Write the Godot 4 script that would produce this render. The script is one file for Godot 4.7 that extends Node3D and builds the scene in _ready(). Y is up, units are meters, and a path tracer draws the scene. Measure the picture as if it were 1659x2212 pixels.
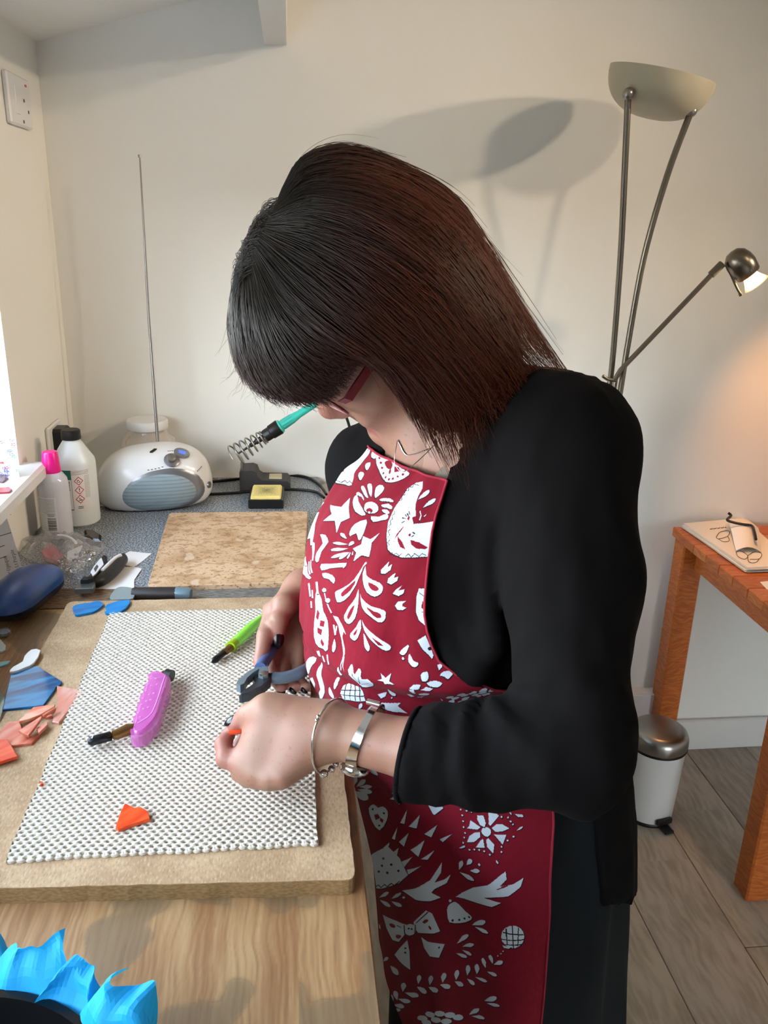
extends Node3D

# ---------- naming and grouping ----------
var taken := {}
var M := {}

func numbered(n: String) -> String:
	if not taken.has(n):
		taken[n] = 0
		return n
	taken[n] += 1
	return "%s_%03d" % [n, taken[n]]

func tag(o: Node, label: String, category: String, group := "") -> Node:
	o.set_meta("label", label)
	o.set_meta("category", category)
	if group != "":
		o.set_meta("group", group)
	return o

func thing(called: String, label: String, category: String, at := Vector3.ZERO, group := "") -> Node3D:
	var o := Node3D.new()
	o.name = numbered(called)
	o.position = at
	add_child(o)
	tag(o, label, category, group)
	return o

# a mesh given in world coordinates becomes a part (or a thing of one mesh)
func put(called: String, mesh: Mesh, material: Material, parent: Node3D = null) -> MeshInstance3D:
	var o := MeshInstance3D.new()
	o.mesh = mesh
	o.material_override = material
	if parent == null:
		o.name = numbered(called)
		add_child(o)
	else:
		o.name = called
		parent.add_child(o, true)
		if parent.is_inside_tree():
			o.position = parent.global_transform.affine_inverse() * Vector3.ZERO
	return o

func struct(called: String, mesh: Mesh, material: Material) -> MeshInstance3D:
	var o := put(called, mesh, material)
	o.set_meta("kind", "structure")
	return o

# ---------- mesh builder ----------
class MB:
	var st := SurfaceTool.new()
	func _init():
		st.begin(Mesh.PRIMITIVE_TRIANGLES)
	func tri(a: Vector3, b: Vector3, c: Vector3, g := -1) -> void:   # counter-clockwise seen from outside
		st.set_smooth_group(g)
		st.add_vertex(a)
		st.set_smooth_group(g)
		st.add_vertex(c)
		st.set_smooth_group(g)
		st.add_vertex(b)
	func quad(a: Vector3, b: Vector3, c: Vector3, d: Vector3, g := -1) -> void:
		tri(a, b, c, g)
		tri(a, c, d, g)
	func triuv(a: Vector3, b: Vector3, c: Vector3, ua: Vector2, ub: Vector2, uc: Vector2, g := 0) -> void:
		st.set_smooth_group(g)
		st.set_uv(ua)
		st.add_vertex(a)
		st.set_smooth_group(g)
		st.set_uv(uc)
		st.add_vertex(c)
		st.set_smooth_group(g)
		st.set_uv(ub)
		st.add_vertex(b)
	func done() -> ArrayMesh:
		st.generate_normals()
		st.index()
		return st.commit()

func v2(a: Array) -> PackedVector2Array:
	var r := PackedVector2Array()
	for i in range(0, a.size(), 2):
		r.append(Vector2(a[i], a[i + 1]))
	return r

func v3(a: Array) -> PackedVector3Array:
	var r := PackedVector3Array()
	for i in range(0, a.size(), 3):
		r.append(Vector3(a[i], a[i + 1], a[i + 2]))
	return r

# chamfered box
func box(m: MB, c: Vector3, s: Vector3, bev := 0.0015, x := Transform3D()) -> void:
	var h := s * 0.5
	var b: float = min(bev, min(h.x, min(h.y, h.z)) * 0.9)
	var P := func(i: Vector3, k: int) -> Vector3:
		var q := Vector3(i.x * (h.x - b), i.y * (h.y - b), i.z * (h.z - b))
		q[k] = i[k] * h[k]
		return x * (c + q)
	for k in 3:
		var u := (k + 1) % 3
		var w := (k + 2) % 3
		for s1 in [-1.0, 1.0]:
			var pts := []
			for cc in [[-1.0, -1.0], [1.0, -1.0], [1.0, 1.0], [-1.0, 1.0]]:
				var i := Vector3()
				i[k] = s1
				i[u] = cc[0]
				i[w] = cc[1]
				pts.append(P.call(i, k))
			if s1 > 0:
				m.quad(pts[0], pts[1], pts[2], pts[3])
			else:
				m.quad(pts[3], pts[2], pts[1], pts[0])
	for k in 3:      # edges along k
		var u := (k + 1) % 3
		var w := (k + 2) % 3
		for su in [-1.0, 1.0]:
			for sw in [-1.0, 1.0]:
				var i := Vector3()
				i[u] = su
				i[w] = sw
				var j := i
				i[k] = -1.0
				j[k] = 1.0
				if su * sw > 0:
					m.quad(P.call(i, w), P.call(j, w), P.call(j, u), P.call(i, u))
				else:
					m.quad(P.call(i, u), P.call(j, u), P.call(j, w), P.call(i, w))
	for sx in [-1.0, 1.0]:
		for sy in [-1.0, 1.0]:
			for sz in [-1.0, 1.0]:
				var i := Vector3(sx, sy, sz)
				if sx * sy * sz > 0:
					m.tri(P.call(i, 0), P.call(i, 1), P.call(i, 2))
				else:
					m.tri(P.call(i, 0), P.call(i, 2), P.call(i, 1))

func boxmesh(c: Vector3, s: Vector3, bev := 0.0015, x := Transform3D()) -> ArrayMesh:
	var m := MB.new()
	box(m, c, s, bev, x)
	return m.done()

# turned profile: Vector2(radius, height), from bottom to top, smooth unless the profile repeats a point
func lathe(m: MB, prof: PackedVector2Array, segs := 32, x := Transform3D(), sx := 1.0, sz := 1.0, g := 0) -> void:
	var sg := 1
	var last := Vector2.ZERO
	for i in prof.size() - 1:
		var a := prof[i]
		var b := prof[i + 1]
		if a.distance_to(b) < 1e-7:
			continue
		var d := (b - a).normalized()
		if i > 0 and d.dot(last) < 0.8:
			sg += 1
		last = d
		for k in segs:
			var t0 := TAU * k / segs
			var t1 := TAU * (k + 1) / segs
			var p0 := x * Vector3(a.x * cos(t0) * sx, a.y, -a.x * sin(t0) * sz)
			var p1 := x * Vector3(a.x * cos(t1) * sx, a.y, -a.x * sin(t1) * sz)
			var q0 := x * Vector3(b.x * cos(t0) * sx, b.y, -b.x * sin(t0) * sz)
			var q1 := x * Vector3(b.x * cos(t1) * sx, b.y, -b.x * sin(t1) * sz)
			if a.x < 1e-6:
				m.tri(p0, q1, q0, sg)
			elif b.x < 1e-6:
				m.tri(p0, p1, q0, sg)
			else:
				m.quad(p0, p1, q1, q0, sg)

func frame_at(o: Vector3, up: Vector3) -> Transform3D:
	var y := up.normalized()
	var h := Vector3.RIGHT if absf(y.x) < 0.8 else Vector3.BACK
	var z := h.cross(y).normalized()
	return Transform3D(Basis(y.cross(z), y, z), o)

# round bar along points; r is a number or an array of radii
func tube(m: MB, pts: PackedVector3Array, r, sides := 10, caps := true) -> void:
	var n := pts.size()
	var last := Vector3.ZERO
	var ring_a := PackedVector3Array()
	for i in n:
		var t: Vector3 = (pts[min(i + 1, n - 1)] - pts[max(i - 1, 0)]).normalized()
		if last == Vector3.ZERO:
			last = t.cross(Vector3.UP if absf(t.y) < 0.9 else Vector3.RIGHT).normalized()
		last = (last - t * last.dot(t)).normalized()
		var bn := t.cross(last)
		var rad: float = r if typeof(r) == TYPE_FLOAT else r[i]
		var ring := PackedVector3Array()
		for k in sides:
			var a := TAU * k / sides
			ring.append(pts[i] + (last * cos(a) + bn * sin(a)) * rad)
		if i > 0:
			for k in sides:
				var k2 := (k + 1) % sides
				m.quad(ring_a[k], ring_a[k2], ring[k2], ring[k], 0)
		if caps and (i == 0 or i == n - 1):
			for k in range(1, sides - 1):
				if i == 0:
					m.tri(ring[0], ring[k + 1], ring[k], 1)
				else:
					m.tri(ring[0], ring[k], ring[k + 1], 2)
		ring_a = ring

func tubemesh(pts: PackedVector3Array, r, sides := 10) -> ArrayMesh:
	var m := MB.new()
	tube(m, pts, r, sides)
	return m.done()

# smooth curve through points
func curve(p: PackedVector3Array, per := 6) -> PackedVector3Array:
	var out := PackedVector3Array()
	var n := p.size()
	for i in n - 1:
		for k in per:
			out.append(p[i].cubic_interpolate(p[i + 1], p[max(i - 1, 0)], p[min(i + 2, n - 1)], float(k) / per))
	out.append(p[n - 1])
	return out

func curve2(p: PackedVector2Array, per := 5) -> PackedVector2Array:      # closed
	var out := PackedVector2Array()
	var n := p.size()
	for i in n:
		for k in per:
			out.append(p[i].cubic_interpolate(p[(i + 1) % n], p[(i + n - 1) % n], p[(i + 2) % n], float(k) / per))
	return out

# slab with outline (x, z) from y0 to y1 with a chamfer at the top; x may tilt it
func slab(m: MB, poly: PackedVector2Array, y0: float, y1: float, bev := 0.0006, x := Transform3D(), g := -1) -> void:
	var p := poly
	if Geometry2D.is_polygon_clockwise(p):
		p = p.duplicate()
		p.reverse()
	var ins := Geometry2D.offset_polygon(p, -bev, Geometry2D.JOIN_MITER)
	var n := p.size()
	var top := p
	var ys := y1
	if bev > 0.0 and ins.size() == 1 and ins[0].size() == n:
		# match the inset's start to the outline's
		if Geometry2D.is_polygon_clockwise(ins[0]):
			var rv: PackedVector2Array = ins[0]
			rv.reverse()
			ins[0] = rv
		var best := 0
		for i in n:
			if ins[0][i].distance_to(p[0]) < ins[0][best].distance_to(p[0]):
				best = i
		top = PackedVector2Array()
		for i in n:
			top.append(ins[0][(best + i) % n])
		ys = y1 - bev
	for i in n:
		var a := p[i]
		var b := p[(i + 1) % n]
		var ta := top[i]
		var tb := top[(i + 1) % n]
		m.quad(x * Vector3(a.x, y0, a.y), x * Vector3(b.x, y0, b.y), x * Vector3(b.x, ys, b.y), x * Vector3(a.x, ys, a.y), g)
		if ys < y1:
			m.quad(x * Vector3(a.x, ys, a.y), x * Vector3(b.x, ys, b.y), x * Vector3(tb.x, y1, tb.y), x * Vector3(ta.x, y1, ta.y), g)
	var ti := Geometry2D.triangulate_polygon(top)
	for i in range(0, ti.size(), 3):
		_cap(m, x, top[ti[i]], top[ti[i + 1]], top[ti[i + 2]], y1, true)
	ti = Geometry2D.triangulate_polygon(p)
	for i in range(0, ti.size(), 3):
		_cap(m, x, p[ti[i]], p[ti[i + 1]], p[ti[i + 2]], y0, false)

func _cap(m: MB, x: Transform3D, a: Vector2, b: Vector2, c: Vector2, y: float, up: bool) -> void:
	var A := Vector3(a.x, y, a.y)
	var B := Vector3(b.x, y, b.y)
	var C := Vector3(c.x, y, c.y)
	if ((B - A).cross(C - A).y > 0) != up:
		var t := B
		B = C
		C = t
	m.tri(x * A, x * B, x * C)

func slabmesh(poly: PackedVector2Array, y0: float, y1: float, bev := 0.0006, x := Transform3D()) -> ArrayMesh:
	var m := MB.new()
	slab(m, poly, y0, y1, bev, x)
	return m.done()

# grid of points f(u, v) -> Vector3 with texture coordinates, optionally closed round u
func sheet(m: MB, nu: int, nv: int, f: Callable, flip := false, g := 0) -> void:
	var rows := []
	for j in nv + 1:
		var row := PackedVector3Array()
		for i in nu + 1:
			row.append(f.call(float(i) / nu, float(j) / nv))
		rows.append(row)
	for j in nv:
		for i in nu:
			var a: Vector3 = rows[j][i]
			var b: Vector3 = rows[j][i + 1]
			var c: Vector3 = rows[j + 1][i + 1]
			var d: Vector3 = rows[j + 1][i]
			var ua := Vector2(float(i) / nu, float(j) / nv)
			var ub := Vector2(float(i + 1) / nu, float(j) / nv)
			var uc := Vector2(float(i + 1) / nu, float(j + 1) / nv)
			var ud := Vector2(float(i) / nu, float(j + 1) / nv)
			if flip:
				m.triuv(a, c, b, ua, uc, ub, g)
				m.triuv(a, d, c, ua, ud, uc, g)
			else:
				m.triuv(a, b, c, ua, ub, uc, g)
				m.triuv(a, c, d, ua, uc, ud, g)

# ---------- distance field, meshed as surface nets ----------
class Field:
	var o: Vector3
	var c: float
	var nx: int
	var ny: int
	var nz: int
	var d: PackedFloat32Array
	func _init(lo: Vector3, hi: Vector3, cell: float):
		o = lo
		c = cell
		nx = int((hi.x - lo.x) / cell) + 2
		ny = int((hi.y - lo.y) / cell) + 2
		nz = int((hi.z - lo.z) / cell) + 2
		d = PackedFloat32Array()
		d.resize(nx * ny * nz)
		d.fill(1.0)
	func span(lo: Vector3, hi: Vector3) -> Array:
		var a := (lo - o) / c
		var b := (hi - o) / c
		return [maxi(0, int(a.x)), mini(nx - 1, int(b.x) + 1), maxi(0, int(a.y)), mini(ny - 1, int(b.y) + 1), maxi(0, int(a.z)), mini(nz - 1, int(b.z) + 1)]
	# tapered capsule; flat squeezes it along n
	func bone(a: Vector3, b: Vector3, ra: float, rb: float, k := 0.012, n := Vector3.ZERO, flat := 1.0) -> void:
		var grow := maxf(ra, rb) + k + 2.0 * c
		var r := span(a.min(b) - Vector3.ONE * grow, a.max(b) + Vector3.ONE * grow)
		var ab := b - a
		var l2 := maxf(ab.length_squared(), 1e-12)
		var sq := n != Vector3.ZERO
		var inv := 1.0 / flat - 1.0
		for z in range(r[4], r[5] + 1):
			for y in range(r[2], r[3] + 1):
				var at: int = (z * ny + y) * nx
				var p := o + Vector3(0, y, z) * c - a
				for x in range(r[0], r[1] + 1):
					var q := Vector3(o.x + x * c - a.x, p.y, p.z)
					var t := clampf(q.dot(ab) / l2, 0.0, 1.0)
					q -= ab * t
					if sq:
						q += n * (n.dot(q) * inv)
					var e := q.length() - (ra + (rb - ra) * t)
					var w: float = d[at + x]
					var h := k - absf(e - w)
					if h > 0.0:
						d[at + x] = minf(e, w) - h * h / (4.0 * k)
					elif e < w:
						d[at + x] = e
	# ellipsoid with axes in basis b; cut carves it out
	func blob(at3: Vector3, b: Basis, r3: Vector3, k := 0.012, cut := false) -> void:
		var grow := maxf(r3.x, maxf(r3.y, r3.z)) + k + 2.0 * c
		var r := span(at3 - Vector3.ONE * grow, at3 + Vector3.ONE * grow)
		var inv := b.transposed()
		var s := minf(r3.x, minf(r3.y, r3.z))
		for z in range(r[4], r[5] + 1):
			for y in range(r[2], r[3] + 1):
				var at: int = (z * ny + y) * nx
				for x in range(r[0], r[1] + 1):
					var q := inv * (o + Vector3(x, y, z) * c - at3)
					var q1 := q / r3
					var k0 := q1.length()
					var e: float
					if k0 < 1e-4:
						e = -s
					else:
						e = k0 * (k0 - 1.0) / (q1 / r3).length()
					var w: float = d[at + x]
					if cut:
						e = -e
						var h2 := k - absf(e - w)
						d[at + x] = maxf(e, w) + (h2 * h2 / (4.0 * k) if h2 > 0.0 else 0.0)
						continue
					var h := k - absf(e - w)
					if h > 0.0:
						d[at + x] = minf(e, w) - h * h / (4.0 * k)
					elif e < w:
						d[at + x] = e
	# keep only the side of a plane that n points away from
	func clip(p0: Vector3, n: Vector3, reach := 9.0) -> void:
		for z in nz:
			for y in ny:
				var at: int = (z * ny + y) * nx
				for x in nx:
					var q := o + Vector3(x, y, z) * c - p0
					if q.length_squared() < reach * reach:
						d[at + x] = maxf(d[at + x], n.dot(q))
	# any distance function over a region
	func add(lo: Vector3, hi: Vector3, f: Callable, k := 0.012, cut := false) -> void:
		var r := span(lo, hi)
		for z in range(r[4], r[5] + 1):
			for y in range(r[2], r[3] + 1):
				var at: int = (z * ny + y) * nx
				for x in range(r[0], r[1] + 1):
					var e: float = f.call(o + Vector3(x, y, z) * c)
					var w: float = d[at + x]
					if cut:
						d[at + x] = maxf(w, -e)
						continue
					var h := k - absf(e - w)
					if h > 0.0:
						d[at + x] = minf(e, w) - h * h / (4.0 * k)
					elif e < w:
						d[at + x] = e
	# appended to arrays [verts, normals, index]
	func mesh_into(out: Array) -> void:
		var V: PackedVector3Array = out[0]
		var N: PackedVector3Array = out[1]
		var I: PackedInt32Array = out[2]
		var id := PackedInt32Array()
		id.resize(nx * ny * nz)
		id.fill(-1)
		var sy := nx
		var sz := nx * ny
		for z in nz - 1:
			for y in ny - 1:
				var row: int = (z * ny + y) * nx
				for x in nx - 1:
					var i: int = row + x
					var a0 := d[i]
					if absf(a0) > 4.0 * c:
						continue
					var a1 := d[i + 1]
					var a2 := d[i + sy]
					var a3 := d[i + sy + 1]
					var a4 := d[i + sz]
					var a5 := d[i + sz + 1]
					var a6 := d[i + sz + sy]
					var a7 := d[i + sz + sy + 1]
					var neg := int(a0 < 0) + int(a1 < 0) + int(a2 < 0) + int(a3 < 0) + int(a4 < 0) + int(a5 < 0) + int(a6 < 0) + int(a7 < 0)
					if neg == 0 or neg == 8:
						continue
					var s := Vector3.ZERO
					var n := 0
					if (a0 < 0) != (a1 < 0): s += Vector3(a0 / (a0 - a1), 0, 0); n += 1
					if (a2 < 0) != (a3 < 0): s += Vector3(a2 / (a2 - a3), 1, 0); n += 1
					if (a4 < 0) != (a5 < 0): s += Vector3(a4 / (a4 - a5), 0, 1); n += 1
					if (a6 < 0) != (a7 < 0): s += Vector3(a6 / (a6 - a7), 1, 1); n += 1
					if (a0 < 0) != (a2 < 0): s += Vector3(0, a0 / (a0 - a2), 0); n += 1
					if (a1 < 0) != (a3 < 0): s += Vector3(1, a1 / (a1 - a3), 0); n += 1
					if (a4 < 0) != (a6 < 0): s += Vector3(0, a4 / (a4 - a6), 1); n += 1
					if (a5 < 0) != (a7 < 0): s += Vector3(1, a5 / (a5 - a7), 1); n += 1
					if (a0 < 0) != (a4 < 0): s += Vector3(0, 0, a0 / (a0 - a4)); n += 1
					if (a1 < 0) != (a5 < 0): s += Vector3(1, 0, a1 / (a1 - a5)); n += 1
					if (a2 < 0) != (a6 < 0): s += Vector3(0, 1, a2 / (a2 - a6)); n += 1
					if (a3 < 0) != (a7 < 0): s += Vector3(1, 1, a3 / (a3 - a7)); n += 1
					id[i] = V.size()
					V.append(o + (Vector3(x, y, z) + s / n) * c)
					N.append(Vector3(a1 + a3 + a5 + a7 - a0 - a2 - a4 - a6, a2 + a3 + a6 + a7 - a0 - a1 - a4 - a5, a4 + a5 + a6 + a7 - a0 - a1 - a2 - a3).normalized())
		for z in range(1, nz - 1):
			for y in range(1, ny - 1):
				var row: int = (z * ny + y) * nx
				for x in range(1, nx - 1):
					var i: int = row + x
					if id[i] < 0:
						continue
					var a := d[i] < 0
					if a != (d[i + 1] < 0):
						_q(I, id[i], id[i - sy], id[i - sy - sz], id[i - sz], a)
					if a != (d[i + sy] < 0):
						_q(I, id[i], id[i - sz], id[i - sz - 1], id[i - 1], a)
					if a != (d[i + sz] < 0):
						_q(I, id[i], id[i - 1], id[i - 1 - sy], id[i - sy], a)
		out[0] = V
		out[1] = N
		out[2] = I
	func _q(I: PackedInt32Array, a: int, b: int, e: int, f: int, inside: bool) -> void:
		if a < 0 or b < 0 or e < 0 or f < 0:
			return
		if inside:
			I.append_array([a, e, b, a, f, e])
		else:
			I.append_array([a, b, e, a, e, f])

func arraymesh(out: Array, colors := PackedColorArray()) -> ArrayMesh:
	var a := []
	a.resize(Mesh.ARRAY_MAX)
	a[Mesh.ARRAY_VERTEX] = out[0]
	a[Mesh.ARRAY_NORMAL] = out[1]
	a[Mesh.ARRAY_INDEX] = out[2]
	if colors.size() > 0:
		a[Mesh.ARRAY_COLOR] = colors
	var r := ArrayMesh.new()
	r.add_surface_from_arrays(Mesh.PRIMITIVE_TRIANGLES, a)
	return r

# normals again after vertices were moved
func renormal(out: Array) -> void:
	var V: PackedVector3Array = out[0]
	var I: PackedInt32Array = out[2]
	var N := PackedVector3Array()
	N.resize(V.size())
	for i in range(0, I.size(), 3):
		var n := (V[I[i + 2]] - V[I[i]]).cross(V[I[i + 1]] - V[I[i]])
		N[I[i]] += n
		N[I[i + 1]] += n
		N[I[i + 2]] += n
	for i in N.size():
		N[i] = N[i].normalized()
	out[1] = N

# ---------- materials ----------
func mat(c: Color, rough := 0.6, metal := 0.0, spec := 0.5) -> StandardMaterial3D:
	var m := StandardMaterial3D.new()
	m.albedo_color = c
	m.roughness = rough
	m.metallic = metal
	m.metallic_specular = spec
	return m

func clear(c: Color, alpha: float, rough := 0.05) -> StandardMaterial3D:
	var m := mat(Color(c.r, c.g, c.b, alpha), rough)
	m.transparency = BaseMaterial3D.TRANSPARENCY_ALPHA
	return m

func tri_map(m: StandardMaterial3D, scale: Vector3, world := true) -> void:
	m.uv1_triplanar = true
	m.uv1_world_triplanar = world
	m.uv1_scale = scale

func noise(kind: int, freq: float, seed_: int, oct := 4) -> FastNoiseLite:
	var n := FastNoiseLite.new()
	n.noise_type = kind as FastNoiseLite.NoiseType
	n.frequency = freq
	n.seed = seed_
	n.fractal_octaves = oct
	return n

func tex(img: Image) -> ImageTexture:
	return ImageTexture.create_from_image(img)

# image from a function of (x, y) in 0..1
func paint(w: int, h: int, f: Callable) -> Image:
	var img := Image.create(w, h, false, Image.FORMAT_RGB8)
	for y in h:
		for x in w:
			img.set_pixel(x, y, f.call(float(x) / w, float(y) / h))
	return img

# filled polygon in pixels
func fill(img: Image, p: PackedVector2Array, c: Color) -> void:
	var n := p.size()
	var lo := 1e9
	var hi := -1e9
	for q in p:
		lo = minf(lo, q.y)
		hi = maxf(hi, q.y)
	for y in range(maxi(0, int(ceil(lo - 0.5))), mini(img.get_height() - 1, int(floor(hi - 0.5))) + 1):
		var xs := []
		var yy := y + 0.5
		for i in n:
			var a := p[i]
			var b := p[(i + 1) % n]
			if (a.y <= yy) != (b.y <= yy):
				xs.append(a.x + (yy - a.y) / (b.y - a.y) * (b.x - a.x))
		xs.sort()
		for k in range(0, xs.size() - 1, 2):
			var x0 := int(round(xs[k]))
			var x1 := int(round(xs[k + 1]))
			if x1 > x0:
				img.fill_rect(Rect2i(x0, y, x1 - x0, 1), c)

func stroke(img: Image, p: PackedVector2Array, w: float, c: Color) -> void:
	for i in p.size() - 1:
		var t := (p[i + 1] - p[i]).normalized() * w * 0.5
		var n := Vector2(-t.y, t.x)
		fill(img, PackedVector2Array([p[i] + n - t * 0.5, p[i + 1] + n + t * 0.5, p[i + 1] - n + t * 0.5, p[i] - n - t * 0.5]), c)

# ---------- the scene ----------
func _ready() -> void:
	# camera
	var cam := Camera3D.new()
	cam.name = "camera"
	cam.fov = 63.1368
	cam.near = 0.02
	cam.transform = Transform3D(Basis(Vector3(0.99402, 0.02472, 0.10635), Vector3(0.01178, 0.94405, -0.32958), Vector3(-0.10854, 0.32887, 0.93812)).orthonormalized(), Vector3(0, 1.44, 0))
	add_child(cam)
	cam.current = true
	# overcast sky, seen only through the window
	var env := Environment.new()
	env.background_mode = Environment.BG_SKY
	var sky := ProceduralSkyMaterial.new()
	sky.sky_top_color = Color(0.74, 0.84, 0.95)
	sky.sky_curve = 0.3
	sky.sky_horizon_color = Color(0.98, 1.0, 1.0)
	sky.ground_horizon_color = Color(0.62, 0.64, 0.62)
	sky.ground_bottom_color = Color(0.45, 0.47, 0.45)
	sky.sky_energy_multiplier = 3.55
	sky.ground_energy_multiplier = 1.5
	env.sky = Sky.new()
	env.sky.sky_material = sky
	env.tonemap_mode = Environment.TONE_MAPPER_LINEAR
	env.tonemap_exposure = 1.22
	env.sdfgi_enabled = true
	env.ssao_enabled = true
	env.ssil_enabled = true
	var we := WorldEnvironment.new()
	we.name = "world_environment"
	we.environment = env
	add_child(we)
	# strength of the room's own lamps: two ceiling spots out of frame to the right, the reading lamp at the desk
	var ceiling_light := 1.68
	var reading_light := 0.032
	materials()
	room()
	ceiling_spots(ceiling_light)
	floor_lamp(reading_light)
	bench()
	desk()
	pedal_bin()
	radio_corner()
	bench_things()
	glass_pieces()
	person()

func materials() -> void:
	M.wall = mat(Color(0.92, 0.915, 0.89), 0.9)
	var nb := NoiseTexture2D.new()
	nb.noise = noise(FastNoiseLite.TYPE_SIMPLEX, 0.02, 3)
	nb.width = 512
	nb.height = 512
	nb.seamless = true
	nb.as_normal_map = true
	nb.bump_strength = 1.0
	M.wall.normal_enabled = true
	M.wall.normal_texture = nb
	M.wall.normal_scale = 0.25
	tri_map(M.wall, Vector3.ONE * 2.0)
	M.paint = mat(Color(0.86, 0.85, 0.83), 0.45)
	M.upvc = mat(Color(0.90, 0.90, 0.90), 0.3)
	M.glasspane = clear(Color(1, 1, 1), 0.06, 0.0)
	M.white = mat(Color(0.88, 0.88, 0.88), 0.4)
	M.black = mat(Color(0.03, 0.03, 0.035), 0.45)
	M.blackgloss = mat(Color(0.02, 0.02, 0.025), 0.15)
	M.steel = mat(Color(0.62, 0.61, 0.59), 0.32, 1.0)
	M.nickel = mat(Color(0.50, 0.47, 0.42), 0.3, 1.0)
	M.silver = mat(Color(0.86, 0.85, 0.83), 0.13, 1.0)
	M.brass = mat(Color(0.50, 0.36, 0.20), 0.35, 0.8)
	# worn plywood: long grain, paler and darker veneer bands, round stains
	var g1 := noise(FastNoiseLite.TYPE_SIMPLEX, 1.0, 11, 3)
	var g2 := noise(FastNoiseLite.TYPE_SIMPLEX, 1.0, 12, 4)
	var g3 := noise(FastNoiseLite.TYPE_SIMPLEX, 1.0, 13, 3)
	M.ply = mat(Color.WHITE, 0.55)
	M.ply.albedo_texture = tex(paint(640, 512, func(u: float, v: float) -> Color:
		var grain := g1.get_noise_2d(u * 150.0 + g3.get_noise_2d(u * 6.0, v * 5.0) * 0.9, v * 5.0)
		var band := g2.get_noise_2d(u * 13.0, v * 2.2)
		var stain := g3.get_noise_2d(u * 6.0 + 9.0, v * 6.0)
		var c := Color(0.72, 0.565, 0.39).lerp(Color(0.61, 0.435, 0.275), clampf(0.5 + band * 0.9, 0, 1))
		c = c.lerp(Color(0.79, 0.68, 0.52), clampf(grain * 0.9, 0, 1) * 0.6)
		c = c.lerp(Color(0.42, 0.28, 0.17), clampf(-grain * 0.9 - 0.1, 0, 1) * 0.55)
		c = c.lerp(Color(0.42, 0.36, 0.28), smoothstep(0.08, 0.40, stain) * 0.5)
		c = c.lerp(Color(0.36, 0.28, 0.2), smoothstep(0.03, 0.0, absf(stain - 0.24)) * 0.18)
		return c))
	tri_map(M.ply, Vector3.ONE * 1.15)
	M.mdf = mat(Color.WHITE, 0.85)
	var s1 := noise(FastNoiseLite.TYPE_SIMPLEX, 1.0, 21, 2)
	M.mdf.albedo_texture = tex(paint(512, 512, func(u: float, v: float) -> Color:
		var a := s1.get_noise_2d(u * 150.0, v * 40.0)
		var b := g2.get_noise_2d(u * 5.0, v * 5.0)
		var c := Color(0.76, 0.635, 0.49).lerp(Color(0.68, 0.55, 0.41), clampf(0.5 + b, 0, 1))
		return c.lerp(Color(0.52, 0.42, 0.32), clampf(a - 0.35, 0, 1)).lerp(Color(0.82, 0.74, 0.64), clampf(-a - 0.3, 0, 1))))
	tri_map(M.mdf, Vector3.ONE * 2.2)
	M.mdf.heightmap_enabled = false
	M.mdf_edge = mat(Color.WHITE, 0.9)
	M.mdf_edge.albedo_texture = tex(paint(256, 256, func(u: float, v: float) -> Color:
		var a := s1.get_noise_2d(u * 30.0, v * 90.0)
		return Color(0.68, 0.55, 0.37).lerp(Color(0.52, 0.39, 0.24), clampf(0.4 + a * 0.5, 0, 1))))
	tri_map(M.mdf_edge, Vector3.ONE * 4.0)
	M.hardboard = mat(Color.WHITE, 0.6)
	var k1 := noise(FastNoiseLite.TYPE_SIMPLEX, 1.0, 31, 3)
	M.hardboard.albedo_texture = tex(paint(512, 512, func(u: float, v: float) -> Color:
		var a := k1.get_noise_2d(u * 9.0, v * 15.0)
		var b := k1.get_noise_2d(u * 3.0 + 30.0, v * 3.0)
		var c := Color(0.82, 0.69, 0.55).lerp(Color(0.72, 0.57, 0.42), clampf(0.4 + b * 1.2, 0, 1))
		c = c.lerp(Color(0.50, 0.35, 0.22), smoothstep(0.20, 0.45, a) * 0.35)
		c = c.lerp(Color(0.36, 0.25, 0.17), smoothstep(0.50, 0.62, k1.get_noise_2d(u * 30.0, v * 50.0)) * 0.7)
		return c.lerp(Color(0.9, 0.85, 0.78), smoothstep(0.60, 0.72, b) * 0.5)))
	tri_map(M.hardboard, Vector3.ONE * 2.4)
	# granite-look laminate
	var l1 := noise(FastNoiseLite.TYPE_SIMPLEX, 1.0, 41, 2)
	M.laminate = mat(Color.WHITE, 0.35)
	M.laminate.albedo_texture = tex(paint(512, 512, func(u: float, v: float) -> Color:
		var a := l1.get_noise_2d(u * 46.0, v * 46.0)
		var b := l1.get_noise_2d(u * 90.0 + 70.0, v * 90.0)
		var c := Color(0.44, 0.475, 0.505)
		if a > 0.18:
			c = Color(0.20, 0.21, 0.23)
		elif a < -0.2:
			c = Color(0.74, 0.78, 0.82)
		return c.lerp(Color(0.75, 0.77, 0.78), smoothstep(0.25, 0.4, b) * 0.8).lerp(Color(0.14, 0.14, 0.15), smoothstep(-0.25, -0.4, b) * 0.7)))
	tri_map(M.laminate, Vector3.ONE * 4.0)
	M.oldpaint = mat(Color.WHITE, 0.6)
	M.oldpaint.albedo_texture = tex(paint(384, 256, func(u: float, v: float) -> Color:
		var a := k1.get_noise_2d(u * 9.0, v * 18.0)
		var b := k1.get_noise_2d(u * 26.0 + 5.0, v * 40.0)
		var c := Color(0.50, 0.36, 0.22)
		var w := smoothstep(0.35, 0.6, u + a * 0.25)
		c = c.lerp(Color(0.44, 0.43, 0.41), w)
		c = c.lerp(Color(0.24, 0.24, 0.25), smoothstep(0.22, 0.3, b) * 0.8)
		return c.lerp(Color(0.66, 0.63, 0.6), smoothstep(0.3, 0.42, -b) * 0.6)))
	# pale laminate floor, pine
	M.plank = []
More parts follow.
